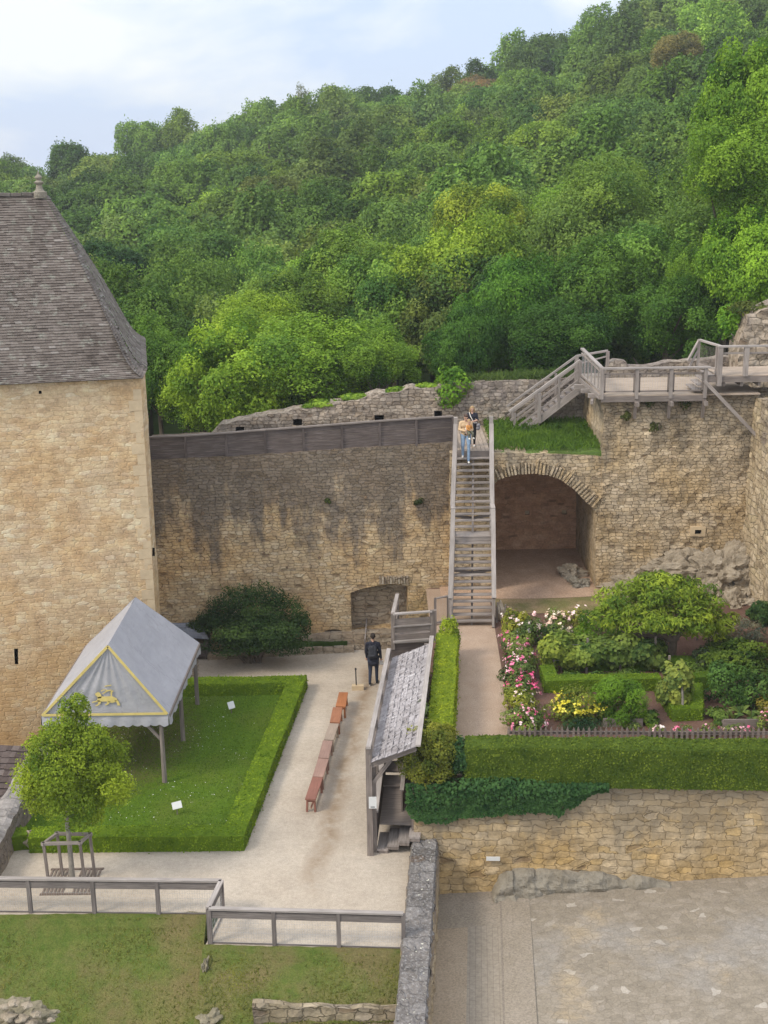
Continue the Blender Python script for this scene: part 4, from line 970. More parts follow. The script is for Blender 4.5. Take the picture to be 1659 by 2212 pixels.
px_tree('chestnut_tree', 1010, 660, 57, 170, 190, NEARM[0], (0.036, 0.085, 0.02), 'very dark green tree behind the ivy mound')
px_tree('broadleaf_tree', 1340, 340, 74, 250, 240, NEARM[2], (0.085, 0.14, 0.034), 'olive green tree with bare twigs left of the tall bright tree')
px_tree('acacia_tree', 1640, 90, 60, 270, 330, NEARM[0], (0.085, 0.155, 0.024), 'tall bright green tree at the right edge, its top layer above the stump of wall', rot=.4)
px_tree('acacia_tree', 1585, 250, 58, 260, 250, NEARM[2], (0.09, 0.16, 0.025), 'bright green tree with tiered boughs in front of the tall one at the right edge')
px_tree('acacia_tree', 1630, 440, 56, 250, 260, NEARM[0], (0.10, 0.185, 0.026), 'bright green tree right behind the broken stump of wall')
px_tree('acacia_tree', 1545, 515, 58, 170, 190, NEARM[2], (0.075, 0.14, 0.024), 'green tree with one bright bough above the upper wooden landing')
px_tree('smoke_tree', 1010, 165, 215, 105, 75, FARM[2], (0.135, 0.10, 0.062), 'reddish brown tree on the skyline of the wood')
px_tree('smoke_tree', 1055, 172, 208, 85, 60, FARM[0], (0.15, 0.11, 0.07), 'smaller brown-tinged tree beside the reddish brown one below the skyline')
px_tree('smoke_tree', 1465, 72, 150, 120, 90, FARM[2], (0.125, 0.115, 0.055), 'rusty olive tree high on the right slope below the skyline')
px_tree('thin_tree', 652, 178, 225, 40, 70, THIN[0], (0.085, 0.10, 0.06), 'thin almost leafless tree poking above the skyline of the wood')
px_tree('broadleaf_tree', 215, 520, 84, 190, 150, FARM[2], (0.028, 0.062, 0.028), 'very dark tree beside the slope of the tower roof')
# the rest of the wood, row above row
FG = 'trees of the dense wood on the hillside'
LBL = {0: 'mid green broadleaf tree packed into the dense wood on the hillside', 1: 'dark green broadleaf tree packed into the dense wood on the hillside', 2: 'bright yellow-green tree packed into the dense wood on the hillside', 3: 'olive tinged tree packed into the dense wood on the hillside', 4: 'bluish green tree packed into the dense wood on the hillside'}
r = 63.0; row = 0
while r < 250:
    f = math.log(r/60)/math.log(235/60); lat = 165*(1-f)+74*f
    x = -170+(row % 2)*lat*.5
    while x < 1830:
        xx = x+random.uniform(-.28, .28)*lat; rr = r*random.uniform(.95, 1.06)
        p = hill_top(xx, rr); jig = random.uniform(-.8, 1.3) if r < 200 else random.uniform(-2.6, 2.4)
        R = lat*random.uniform(.68, .98)/FPX*rr*1.02; h = tree_h(rr)+jig
        k = random.choices([0, 1, 2, 3, 4], [.52, .18, .14, .06, .10])[0]
        c = vary([MID, DARK, BRIGHT, OLIVE, BLUE][k]); me = random.choice(FARM if r > 85 else NEARM)
        rz = min(h*.6, R*random.uniform(.9, 1.25))
        if not (rr < 75 and 250 < xx < 900 and False):
            tree('forest_tree', (p.x, p.y, p.z-tree_h(rr)), h, R, rz, me, c, LBL[k], FG, random.uniform(0, 6.28), cz=h-rz*.95)
        x += lat
    r *= 1.145 if r < 120 else 1.115; row += 1
# ivy and scrub on the ruined wall
o = bush('ivy_mound', at_Y(975, 848, 49.9), (.72, .6, .85), (0.135, 0.27, 0.03), 'round mound of bright ivy hanging over the ruined wall', 'ivy', .15, 1900, 5, 16, .42, low=-.8); o.location.z -= .55
for i, (x, y, w_, h_, lb) in enumerate([(690, 874, 95, 16, 'strip of bright ivy trailing along the sloping head of the ruined wall below the maple'), (765, 858, 60, 13, 'small bright ivy patch on the wall head just below the drooping green tree'), (860, 842, 60, 14, 'small tuft of pale green ivy on the wall head between two loopholes'), (925, 834, 55, 12, 'low tuft of ivy on the wall head touching the round ivy mound')]):
    dp = 50.5/FPX; bush('ivy_clump', at_Y(x, y+4, 50.0), (w_/2*dp, .35, h_/2*dp*1.2), (0.15, 0.26, 0.035), lb, 'ivy', .13, 900, 30+i, 14, .4, low=-.6)
bush('ivy_clump', at_Y(1575, 735, 48.6), (.45, .4, .75), (0.125, 0.27, 0.03), 'bright ivy climbing the left side of the broken stump of wall', 'ivy', .14, 1100, 40, 14, .4, low=-.9)
bush('ivy_clump', at_Y(1630, 676, 48.2), (.8, .5, .3), (0.09, 0.12, 0.03), 'scrubby olive growth on top of the broken stump of wall', 'ivy', .12, 900, 41, 14, .4)
# ------------------------------------------------------------------ the tall wooden stair
random.seed(5)
ZT = TZ+.14                                       # deck level at the stair head
sb = at_z(1018, 1353, gz(42)); YT = 45.12; ZB = gz(sb.y)
xl_t, xr_t = at_Y(986, 960, YT).x, at_Y(1059, 960, YT).x
xl_b, xr_b = at_z(974, 1350, ZB).x, at_z(1064, 1350, ZB).x
st = empty('wooden_staircase', (sb.x, sb.y, ZB), 'tall steep grey wooden staircase with open treads above the earth path', 'staircase')
NS = 27; LAND = 13; run = YT-sb.y-.55; rise = (ZT-ZB)/NS; prof = []
y, z = sb.y, ZB
for k in range(NS):
    z += rise; prof.append((y, z, .19 if k != LAND else .66)); y += run/(NS-1) if k != LAND else .55
def xat(t): return xl_b+(xl_t-xl_b)*t, xr_b+(xr_t-xr_b)*t
for k, (y, z, dp) in enumerate(prof[:-1]):
    a, b = xat(k/NS); m = MB(); m.bar((a+.03, y+dp/2, z-.025), (b-.03, y+dp/2, z-.025), dp, .05); m.build('landing' if k == LAND else 'tread', M_WOOD, st)
    if k == LAND: m = MB(); m.bar((a+.03, y+.02, z-.12), (b-.03, y+.02, z-.12), .04, .16); m.build('landing_riser', M_WOOD, st)
L0, L1 = prof[LAND], prof[LAND+1]
for s_ in (0, 1):
    m = MB(); X = lambda t: xat(t)[s_]
    seq = [(0, sb.y-.12, ZB-.02), (LAND/NS, L0[0], L0[1]-.05), (LAND/NS, L0[0]+.6, L0[1]-.05), (1, YT, ZT-.1)]
    for a, b in zip(seq, seq[1:]): m.bar((X(a[0]), a[1], a[2]), (X(b[0]), b[1], b[2]), .07, .24)
    m.build('stringer', M_WOOD, st)
    m = MB(); o_ = .03 if s_ else -.03
    seq = [(0, sb.y+.0, ZB+1.0), (LAND/NS, L0[0]+.05, L0[1]+.95), (LAND/NS, L0[0]+.45, L0[1]+1.0), (1, YT-.05, ZT+.98)]
    for a, b in zip(seq, seq[1:]): m.bar((X(a[0])+o_, a[1], a[2]), (X(b[0])+o_, b[1], b[2]), .15, .09)
    m.build('handrail', M_RAILTOP, st)
    for t, y, z in [(0, sb.y+.05, ZB), (LAND/NS, L0[0]+.12, L0[1]-.1)]:
        m = MB(); m.bar((X(t)+o_, y, z-.05), (X(t)+o_, y, z+.98), .1, .1, up=(0, 1, 0)); m.build('post', M_WOOD, st)
    m = MB(); m.bar((X(1)+o_, YT+.02, ZT-.3), (X(1)+o_, YT+.02, ZT+1.22), .13, .13, up=(0, 1, 0)); m.build('post', M_RAILTOP, st)
    m = MB(); m.bar((X(1)+o_, YT+.02, ZT+.82), (X(1)+o_+.001, YT+.02, ZT+.9), .15, .15, up=(0, 1, 0)); m.build('post_band', M_BLACK, st)
m = MB(); xm = (xl_b+xr_b)/2; m.bar((xm, sb.y+.1, ZB-.1), ((xl_t+xr_t)/2, YT, ZT-.25), .07, .16); m.build('middle_stringer', M_WOODM, st)
for f in (.3, .62):
    y, z, _ = prof[int(f*NS)]; m = MB(); a, b = xat(f); m.bar((a, y+.35, z-.35), (b, y+.15, z-.1), .06, .09); m.bar((b, y+.35, z-.35), (a, y+.15, z-.1), .06, .09); m.build('cross_brace', M_WOODM, st)
m = MB(); m.bar((xl_t, YT-.03, ZT-.12), (xr_t, YT-.03, ZT-.12), .05, .26); m.build('head_beam', M_WOODM, st)
dk = empty('wooden_deck', ((xl_t+xr_t)/2, 47, ZT), 'narrow boarded deck at the head of the tall staircase, where two people stand', 'deck')
nb_ = 8
bm_ = MB()
for k in range(nb_):
    a, b = xl_t+(xr_t-xl_t)*k/nb_, xl_t+(xr_t-xl_t)*(k+.93)/nb_; bm_.bar(((a+b)/2, YT+.0, ZT-.02), ((a+b)/2, 49.35, ZT-.02), b-a, .04)
bm_.build('deck_boards', M_DECK, dk)
# small gate fences at the foot of the stair
# ------------------------------------------------------------------ upper stair, deck walk and landing
def pyw(x, y, Y): return at_Y(x, y, Y)
us = empty('upper_staircase', pyw(1121, 946, 48.3), 'short grey wooden stair rising from the turf terrace to the deck on the bastion', 'staircase')
A, B = pyw(1119, 946, 48.3), pyw(1252, 841, 48.3); W = V((0, .95, 0)); N2 = 11
for s_ in (0, 1):
    m = MB(); o_ = W*s_; m.bar(A+o_+V((-.08, 0, -.02)), B+o_+V((.05, 0, .04)), .06, .24); m.build('stringer', M_WOOD, us)
    m = MB(); m.bar(A+o_+V((-.35, 0, 1.02)), B+o_+V((0, 0, 1.1)), .1, .07); m.build('handrail', M_RAILTOP, us)
    m = MB(); m.bar(A+o_+V((-.3, 0, .68)), B+o_+V((0, 0, .76)), .05, .07); m.bar(A+o_+V((-.2, 0, .3)), B+o_+V((0, 0, .38)), .05, .07); m.build('side_rail', M_WOOD, us)
    for t in (-.06, .34, .66, 1.0):
        p = A.lerp(B, t)+o_; m = MB(); w_ = .14 if t in (.34, 1.0) else .09; m.bar(p+V((0, 0, -.05)), p+V((0, 0, 1.07)), w_, w_, up=(0, 1, 0)); m.build('post', M_WOOD, us)
for k in range(N2):
    p = A.lerp(B, (k+.6)/N2); m = MB(); m.bar(p+V((-.06, .02, .06)), p+V((-.06, .93, .06)), .27, .045); m.build('tread', M_WOOD, us)
m = MB(); b0 = pyw(1257, 764, 48.3); m.bar(B+V((0, .95, 1.1)), pyw(1313, 757.5, 49.25), .1, .07); m.bar(B+V((0, .95, .78)), pyw(1313, 769, 49.25), .05, .05); m.build('top_rail', M_RAILTOP, us)
p = pyw(1312, 790, 49.25); m = MB(); m.bar(p+V((0, 0, -.6)), p+V((0, 0, .55)), .12, .12, up=(0, 1, 0)); m.build('post', M_WOOD, us)
# deck walk
ZD = pyw(1300, 853, 45.0).z; xd0, xd1 = pyw(1297, 850, 45.0).x, pyw(1640, 850, 45.0).x
dw = empty('deck_walkway', ((xd0+xd1)/2, 46.5, ZD), 'wooden deck walkway with wire railings along the top of the bastion', 'walkway')
m = MB()
for k in range(24):
    y = 44.85+k*.145; m.bar((xd0-.05, y+.07, ZD-.02), (xd1, y+.07, ZD-.02), .137, .045)
m.build('deck_boards', M_DECK, dw)
m = MB(); m.bar((xd0, 44.84, ZD-.13), (pyw(1523, 850, 45).x, 44.84, ZD-.13), .05, .2); m.build('edge_beam', M_WOODM, dw)
rail = [1300, 1375, 1448.5, 1522.5]
zr = pyw(1300, 796, 44.85).z
for i, x in enumerate(rail):
    X = pyw(x, 840, 44.85).x
    m = MB(); m.bar((X, 44.84, ZD-.12), (X, 44.84, zr), .12, .12, up=(0, 1, 0)); m.build('post', M_WOOD, dw)
    if i: m = MB(); m.bar((X, 44.55, ZD-.28), (X, 45.4, ZD-.28), .13, .14); m.bar((X, 44.9, ZD-.3), (X, 45.02, ZD-.85), .1, .12, up=(0, 1, 0)); m.build('corbel', M_WOODM, dw)
xs_ = [pyw(x, 840, 44.85).x for x in rail]
m = MB(); m.bar((xs_[0], 44.82, zr), (xs_[-1]+.15, 44.82, zr), .14, .06); m.build('handrail', M_RAILTOP, dw)
for a, b in zip(xs_, xs_[1:]):
    m = MB(); 
    for zz in (zr-.2, ZD+.14): m.bar((a+.06, 44.84, zz), (b-.06, 44.84, zz), .04, .05)
    m.bar((a+.1, 44.84, ZD+.1), (a+.1, 44.84, zr-.2), .04, .04, up=(0, 1, 0)); m.bar((b-.1, 44.84, ZD+.1), (b-.1, 44.84, zr-.2), .04, .04, up=(0, 1, 0)); m.build('rail_frame', M_WOODM, dw)
    m = MB(); k = int((b-a)/.09)
    for j in range(1, k): m.bar((a+(b-a)*j/k, 44.84, ZD+.15), (a+(b-a)*j/k, 44.84, zr-.2), .004, .004, up=(0, 1, 0))
    m.build('wire_mesh', M_WIRE, dw)
# left flank of the walk: framed railing climbing back to the stair head
fa, fb = V((xs_[0], 44.86, ZD)), V((B.x+.05, 48.3, ZD+.02))
m = MB(); m.bar(fa+V((0, 0, zr-ZD)), fb+V((0, 0, 1.1)), .13, .06); m.build('handrail', M_RAILTOP, dw)
m = MB(); m.bar(fa+V((0, 0, zr-ZD-.16)), fb+V((0, 0, .92)), .05, .06); m.bar(fa+V((0, 0, .12)), fb+V((0, 0, .12)), .05, .07)
for k in range(1, 6): p = fa.lerp(fb, k/6); m.bar(p+V((0, 0, .1)), p+V((0, 0, .95)), .05, .05, up=(0, 1, 0))
m.build('rail_frame', M_WOOD, dw)
m = MB()
for k in range(1, 36): p = fa.lerp(fb, k/36); m.bar(p+V((0, 0, .15)), p+V((0, 0, .92)), .006, .006, up=(0, 1, 0))
m.build('wire_mesh', M_WIRE, dw)
m = MB(); m.bar(fa+V((-.06, 0, -.06)), fb+V((-.06, 0, -.06)), .06, .16); m.bar(fa+V((-.3, .2, -.28)), V((fb.x+.5, 48.2, ZD-.28)), .1, .12); m.build('edge_beam', M_WOOD, dw)
for k in range(3):
    m = MB(); y = 45.6+k*.9; m.bar((fa.x-.35-.12*k, y, ZD-.13), (fa.x+.4, y, ZD-.13), .12, .14); m.build('joist', M_WOOD, dw)
# landing at the right
ZL = pyw(1560, 811, 44.9).z; xl0, xl1 = pyw(1549, 811, 44.9).x, 15.5
ld = empty('upper_landing', (xl0+.8, 45.5, ZL), 'raised wooden landing with a diagonal brace at the right end of the deck walkway', 'landing')
m = MB()
for k in range(12): m.bar((xl0, 44.95+k*.15, ZL-.02), (xl1, 44.95+k*.15, ZL-.02), .14, .045)
m.build('deck_boards', M_DECK, ld)
m = MB(); m.bar((xl0-.45, 44.86, ZL-.13), (xl1, 44.86, ZL-.13), .06, .2); m.build('edge_beam', M_WOODM, ld)
m = MB(); m.bar((xl0, 46.7, ZL-.13), (xl1, 46.7, ZL-.13), .06, .2); m.build('edge_beam', M_WOODM, ld)
for k in range(5):
    m = MB(); X = xl0+.25+k*.62; m.bar((X, 44.9, ZL-.31), (X, 46.8, ZL-.31), .1, .15); m.build('joist', M_WOODM, ld)
zr2 = pyw(1560, 748, 44.86).z
for x in (1554, 1610, 1668):
    X = pyw(x, 800, 44.86).x; m = MB(); m.bar((X, 44.84, ZL-.35 if x == 1554 else ZL-.02), (X, 44.84, zr2), .16, .14, up=(0, 1, 0)); m.build('post', M_WOOD, ld)
X0 = pyw(1554, 800, 44.86).x
m = MB(); m.bar((X0-.1, 44.82, zr2), (xl1, 44.82, zr2), .13, .06); m.build('handrail', M_RAILTOP, ld)
m = MB(); m.bar((X0, 44.84, zr2-.24), (xl1, 44.84, zr2-.24), .04, .06); m.build('mid_rail', M_WOOD, ld)
pA, pB = V((X0, 44.86, 0)), V((X0-.45, 46.1, 0))
m = MB(); m.bar(pA+V((0, 0, zr2)), pB+V((0, 0, zr2+.05)), .12, .06); m.build('handrail', M_RAILTOP, ld)
m = MB(); m.bar(pA+V((0, 0, ZL+.2)), pB+V((0, 0, ZL+.2)), .05, .08)
for k in (0.15, 1.0): p = pA.lerp(pB, k); m.bar(p+V((0, 0, ZL)), p+V((0, 0, zr2)), .09, .09, up=(0, 1, 0))
for k in range(1, 14): p = pA.lerp(pB, .15+k*.06); m.bar(p+V((0, 0, ZL+.2)), p+V((0, 0, zr2-.1)), .006, .006, up=(0, 1, 0))
m.build('rail_frame', M_WOOD, ld)
q0, q1 = V((pB.x, pB.y, zr2+.05)), V((pB.x-.42, pB.y-.2, ZD+1.0))
m = MB(); m.bar(q0, q1, .09, .06); m.bar(q0+V((.02, 0, -.3)), q1+V((.02, 0, -.3)), .05, .06); m.build('stair_rail', M_WOOD, ld)
for k in range(4):
    m = MB(); z = ZD+(ZL-ZD)*(k+.8)/4; X = pyw(1505, 830, 45).x+.16*k; m.bar((X, 45.0, z), (X, 46.1, z), .26, .05); m.build('tread', M_WOOD, ld)
m = MB(); m.bar(pyw(1521, 822, 44.82), pyw(1652, 960, 44.45), .12, .13, up=(0, 1, 0)); m.build('brace', M_WOOD, ld)
m = MB(); X = pyw(1523, 840, 44.86).x; m.bar((X+.02, 44.9, ZD-.1), (X+.02, 44.9, ZL-.1), .1, .1, up=(0, 1, 0)); m.build('post', M_WOOD, ld)
# ------------------------------------------------------------------ covered stair (shelter) beside the garden wall
sh0 = at_z(809, 1846, 0); shr = at_z(850, 1395, 0)
f0, f1 = V((sh0.x, sh0.y, 0)), None
zfl = at_Y(803, 1612, f0.y).z                               # roof edge height at the left posts
bl = at_z(844, 1418, zfl); sd = (bl-f0); sd.z = 0; sd.normalize()
wdir = V((sd.y, -sd.x, 0))
LEN = (V((bl.x, bl.y, 0))-f0).length
rE = at_z(924, 1394, zfl+.62); WR = (V((rE.x, rE.y, 0))-f0).dot(wdir)
WF = 1.12; zf = zfl-.31; LEN = 6.75
sh = empty('covered_stair', (f0.x+.6, f0.y+3, 0), 'long timber stair shelter with a silver shingled lean-to roof beside the clipped garden hedge', 'shelter')
def sp(a, u, z): return f0+sd*a+wdir*u+V((0, 0, z))
zr_ = zf+.45
mb = MB(); tiled(mb, sp(-.25, -.03, zf), sp(LEN, -.03, zf), sp(-.25, WF, zr_), sp(LEN+.1, WF, zr_), 7, .10, .022, seed=9, jag=.3, bj=.42, rtone=.2)
mb.tone = .1; mb.poly([sp(-.25, -.03, zf-.03), sp(LEN, -.03, zf-.03), sp(LEN+.1, WF, zr_-.03), sp(-.25, WF, zr_-.03)][::-1])
mb.build('shingle_roof', M_SHINGLE, sh)
m = MB(); m.bar(sp(-.3, WF+.06, zr_+.05), sp(LEN+.55, WF+.06, zr_+.05), .13, .05); m.build('ridge_board', M_RAILTOP, sh)
m = MB(); m.bar(sp(-.1, -.10, zfl), sp(LEN-.1, -.10, zfl), .12, .07); m.build('handrail', M_RAILTOP, sh)
m = MB(); m.bar(sp(-.1, -.10, zfl-.12), sp(LEN-.1, -.10, zfl-.12), .05, .12); m.build('rail_board', M_WOODM, sh)
m = MB(); m.bar(sp(-.1, -.07, zf-.1), sp(LEN, -.07, zf-.1), .06, .14); m.build('eaves_beam', M_WOODM, sh)
for a in (0, 1.7, 3.4, 5.1, LEN-.15):
    m = MB(); m.bar(sp(a, -.10, 0), sp(a, -.10, zfl-.02), .16, .16, up=sd); m.build('post', M_WOODM, sh)
    m = MB(); m.bar(sp(a, -.06, zf-.22), sp(a, WF-.02, zr_-.16), .1, .13); m.build('tie_beam', M_WOODM, sh)
    m = MB(); m.bar(sp(a+.02, .0, zf-.72), sp(a+.02, .45, zf-.08), .07, .1); m.build('knee_brace', M_WOODM, sh)
    m = MB(); m.bar(sp(a+.45, WF-.10, .2), sp(a+.45, WF-.10, zr_-.1), .12, .12, up=sd); m.build('post', M_WOODM, sh)
m = MB(); m.bar(sp(.16, .0, 0), sp(.16, .0, zf-.1), .11, .11, up=sd); m.build('post', M_WOODM, sh)
m = MB(); m.hexa([sp(.25, .0, .1), sp(.25, .04, .1), sp(.25, .04, 1.05), sp(.25, .0, 1.05), sp(LEN, .0, 1.3), sp(LEN, .04, 1.3), sp(LEN, .04, 2.4), sp(LEN, .0, 2.4)]); m.build('side_boards', M_WOODD, sh)
m = MB(); m.bar(sp(.25, .02, 1.1), sp(LEN, .02, 2.45), .14, .05); m.build('side_rail', M_RAILTOP, sh)
# inner balustrade and steps
m = MB(); m.bar(sp(1.0, .66, 1.35), sp(3.6, .74, 2.3), .11, .05); m.build('inner_rail', M_RAILTOP, sh)
m = MB(); m.hexa([sp(1.0, .64, .35), sp(1.0, .68, .35), sp(1.0, .68, 1.33), sp(1.0, .64, 1.33), sp(3.6, .72, 1.1), sp(3.6, .76, 1.1), sp(3.6, .76, 2.28), sp(3.6, .72, 2.28)]); m.build('inner_boards', M_WOODM, sh)
for k in range(4):
    m = MB(); u = .06+k*.28; m.bar(sp(.06, u+.15, .1+k*.13), sp(.95, u+.15, .1+k*.13), .30, .06); m.build('winder_step', M_WOOD, sh)
    m = MB(); m.bar(sp(.07, u+.16, .035+k*.13), sp(.8, u+.16, .035+k*.13), .26, .08+.01*k); m.build('step_block', M_WOODM, sh)
m = MB(); m.poly([sp(.5, .1, .6), sp(.5, 1.2, .6), sp(2.2, 1.2, 1.0), sp(2.2, .1, 1.0)]); m.build('plank_floor', M_WOODM, sh)
for k in range(7):
    m = MB(); a = 2.2+k*.55; m.bar(sp(a, .08, 1.0+k*.16), sp(a, WF-.1, 1.0+k*.16), .6, .06); m.build('step', M_WOODM, sh)
pp = at_Y(805, 1733, f0.y-.12); pm = MB(); pm.bar(pp+V((0, -.02, -.16)), pp+V((0, -.02, .16)), .2, .03, up=(0, 1, 0)); o = pm.build('notice_plate', M_SIGN); tag(o, 'pale notice plate fixed to the front post of the shingled stair shelter', 'sign')
pm = MB(); pm.bar(pp+V((-.055, -.041, -.115)), pp+V((.055, -.041, -.115)), .006, .02); pm.build('print_line', M_SIGNINK, o)
# landing enclosure at its upper end
gp = empty('board_gate', at_z(890, 1390, gz(41)), 'grey boarded barrier closing the top of the shingled stair shelter', 'barrier')
ZG = gz(41); g0, g1 = at_z(849, 1390, ZG), at_z(933, 1384, ZG); gt = at_Y(849, 1326, g0.y).z
m = MB()
for k, (za, zb) in enumerate([(.12, .30), (.36, .58), (.62, .84)]):
    m.bar(g0+V((0, 0, (za+zb)/2)), g1+V((0, 0, (za+zb)/2)), .035, zb-za)
m.build('boards', M_WOODM, gp)
m = MB(); m.bar(g0+V((0, -.02, gt-ZG)), g1+V((0, -.02, gt-ZG)), .13, .05); m.build('top_rail', M_RAILTOP, gp)
m = MB(); m.bar(g0+V((0, -.04, .60)), g1+V((0, -.04, .60)), .07, .04); m.build('mid_rail', M_RAILTOP, gp)
m = MB(); m.bar(g0+V((0, -.06, .08)), g1+V((0, -.06, .08)), .12, .06); m.build('bottom_rail', M_RAILTOP, gp)
for p in (g0, g1, g1+V((.09, .02, 0))):
    m = MB(); m.bar(p+V((0, 0, -.2)), p+V((0, 0, gt-ZG+.03)), .12, .12, up=(0, 1, 0)); m.build('post', M_WOODM, gp)
gb = g0+V((.18, 2.0, 0)); m = MB(); m.bar(g0+V((0, 0, gt-ZG+.0)), gb+V((0, 0, gt-ZG-.03)), .12, .05); m.build('side_rail', M_RAILTOP, gp)
m = MB(); m.bar(gb+V((0, 0, -.1)), gb+V((0, 0, gt-ZG)), .1, .1, up=(0, 1, 0)); m.build('post', M_WOODM, gp)
m = MB(); m.bar(g0+V((.02, .1, .25)), gb+V((0, 0, .25)), .03, .18); m.bar(g0+V((.02, .1, .6)), gb+V((0, 0, .6)), .03, .18); m.build('boards', M_WOODM, gp)
m = MB(); m.poly([g0+V((-.05, 0, -.02)), g1+V((.2, 0, -.02)), g1+V((.3, 2.1, -.02)), gb+V((-.05, .1, -.02))]); m.build('floor_boards', M_WOODM, gp)
m = MB(); m.poly([g0+V((-.06, -.01, -.02)), g1+V((.2, -.01, -.02)), g1+V((.2, -.01, -1.0)), g0+V((-.06, -.01, -1.0))][::-1]); m.build('front_boards', M_WOODD, gp)
m = MB(); m.poly([g0+V((-.06, 0, -.02)), gb+V((-.06, 2, -.02)), gb+V((-.06, 2, -2.4)), g0+V((-.06, 0, -2.4))]); m.build('side_boards', M_WOODD, gp)
g2 = empty('wire_gate', at_z(948, 1345, ZG), 'small wire-netted fence panel between the board barrier and the foot of the tall stair', 'fence')
w0, w1 = at_z(940, 1352, ZG), at_z(968, 1346, ZG)
for p in (w0, w1): m = MB(); m.bar(p, p+V((0, 0, 1.0)), .08, .08, up=(0, 1, 0)); m.build('post', M_WOODM, g2)
m = MB(); m.bar(w0+V((0, 0, .98)), w1+V((0, 0, .98)), .08, .04); m.bar(w0+V((0, 0, .1)), w1+V((0, 0, .1)), .04, .06); m.build('rail', M_WOOD, g2)
m = MB()
for k in range(1, 9): p = w0.lerp(w1, k/9); m.bar(p+V((0, 0, .1)), p+V((0, 0, .95)), .005, .005, up=(0, 1, 0))
m.build('wire_mesh', M_WIRE, g2)
# ------------------------------------------------------------------ pavilion tent
tc_ = at_z(356, 1690, 0); zE = at_Y(363, 1540, tc_.y).z
XR = at_Y(364, 1538, tc_.y-.05).x; XL = at_Y(91, 1541, tc_.y-.05).x; YF = tc_.y-.12
ap = at_Y(233, 1393, YF); YBk = 38.9; apb = at_Y(293, 1290, YBk); YEb = 39.9
te_ = empty('pavilion_tent', ((XL+XR)/2, YF+2.5, 0), 'grey canvas pavilion tent with yellow braid and a golden beast emblem on its gable', 'tent')
apb.x = apb.x; zA = ap.z; zEb = at_Y(429, 1388, YEb).z; XRb = at_Y(430, 1388, YEb).x; XLb = XL+(XRb-XR)
mb = MB(); mb.smooth = True
def slope(P0, P1, Q0, Q1, sag, nu=18, nv=14):
    P0, P1, Q0, Q1 = map(V, (P0, P1, Q0, Q1)); n = (P1-P0).cross(Q0-P0).normalized()
    if n.z < 0: n = -n
    def fn(u, v):
        p = P0.lerp(P1, u).lerp(Q0.lerp(Q1, u), v); k = math.sin(math.pi*u)*math.sin(math.pi*min(1, v*1.0))
        return p-n*(sag*k)+n*.018*nz2(u*5+sag*50, v*6)
    mb.grid(fn, nu, nv)
slope((XR, YF, zE), (XRb, YEb, zEb), ap, apb, .10)
slope((XLb, YEb, zEb), (XL, YF, zE), apb, ap, .10)
slope((XRb, YEb, zEb), (XLb, YEb, zEb), apb, apb+V((-.02, 0, 0)), .04)
mb.build('canopy', M_CANVAS, te_)
mb = MB(); mb.smooth = True
def gab(u, v):
    w_ = (1-v); x = ap.x*(v)+(XL+(XR-XL)*u)*(1-v)
    fold = .035*math.sin(u*46)*v*(1-v)*2+.02*nz2(u*6, v*4)
    return (x, YF+.02+fold*1.0, zE+(zA-zE)*v)
mb.grid(gab, 44, 16); mb.build('gable', M_CANVAS, te_)
def valance(name, P0, P1, h, n, parent):
    mb = MB(); mb.smooth = True; P0, P1 = V(P0), V(P1); d = (P1-P0).normalized(); o_ = V((d.y, -d.x, 0)); L = (P1-P0).length; k = int(L/.04)
    top_, bot = [], []
    for i in range(k+1):
        t = i/k; p = P0.lerp(P1, t); sc = abs(math.sin(t*math.pi*n)); w_ = .03*math.sin(t*40)+.04*nz2(t*9, 1)
        top_.append(mb.vert(p+V((0, 0, .0)))); bot.append((mb.vert(p+o_*(w_*.6+.02)+V((0, 0, -h*.55))), mb.vert(p+o_*(w_+.02)+V((0, 0, -h-.055*sc)))))
    for i in range(k):
        mb.face((bot[i][0], bot[i+1][0], top_[i+1], top_[i])); mb.face((bot[i][1], bot[i+1][1], bot[i+1][0], bot[i][0]))
    return mb.build(name, M_CANVAS, parent)
valance('valance', (XL, YF, zE), (XR, YF, zE), .30, 14, te_); valance('valance', (XR, YF, zE), (XRb, YEb, zEb), .30, 20, te_)
valance('valance', (XRb, YEb, zEb), (XLb, YEb, zEb), .3, 14, te_); valance('valance', (XLb, YEb, zEb), (XL, YF, zE), .3, 20, te_)
def braid(p, q, w_):
    m = MB(); p, q = V(p), V(q); m.bar(p, q, .02, w_, up=(0, -.0, 1) if abs((q-p).normalized().z) < .3 else V((-(q-p).z, 0, (q-p).x))); return m.build('braid', M_YELLOW, te_)
braid((XL+.03, YF-.035, zE+.05), (XR-.03, YF-.035, zE+.05), .07)
braid((XL+.02, YF-.03, zE+.03), (ap.x, YF-.03, zA-.03), .075); braid((XR-.02, YF-.03, zE+.03), (ap.x, YF-.03, zA-.03), .075)
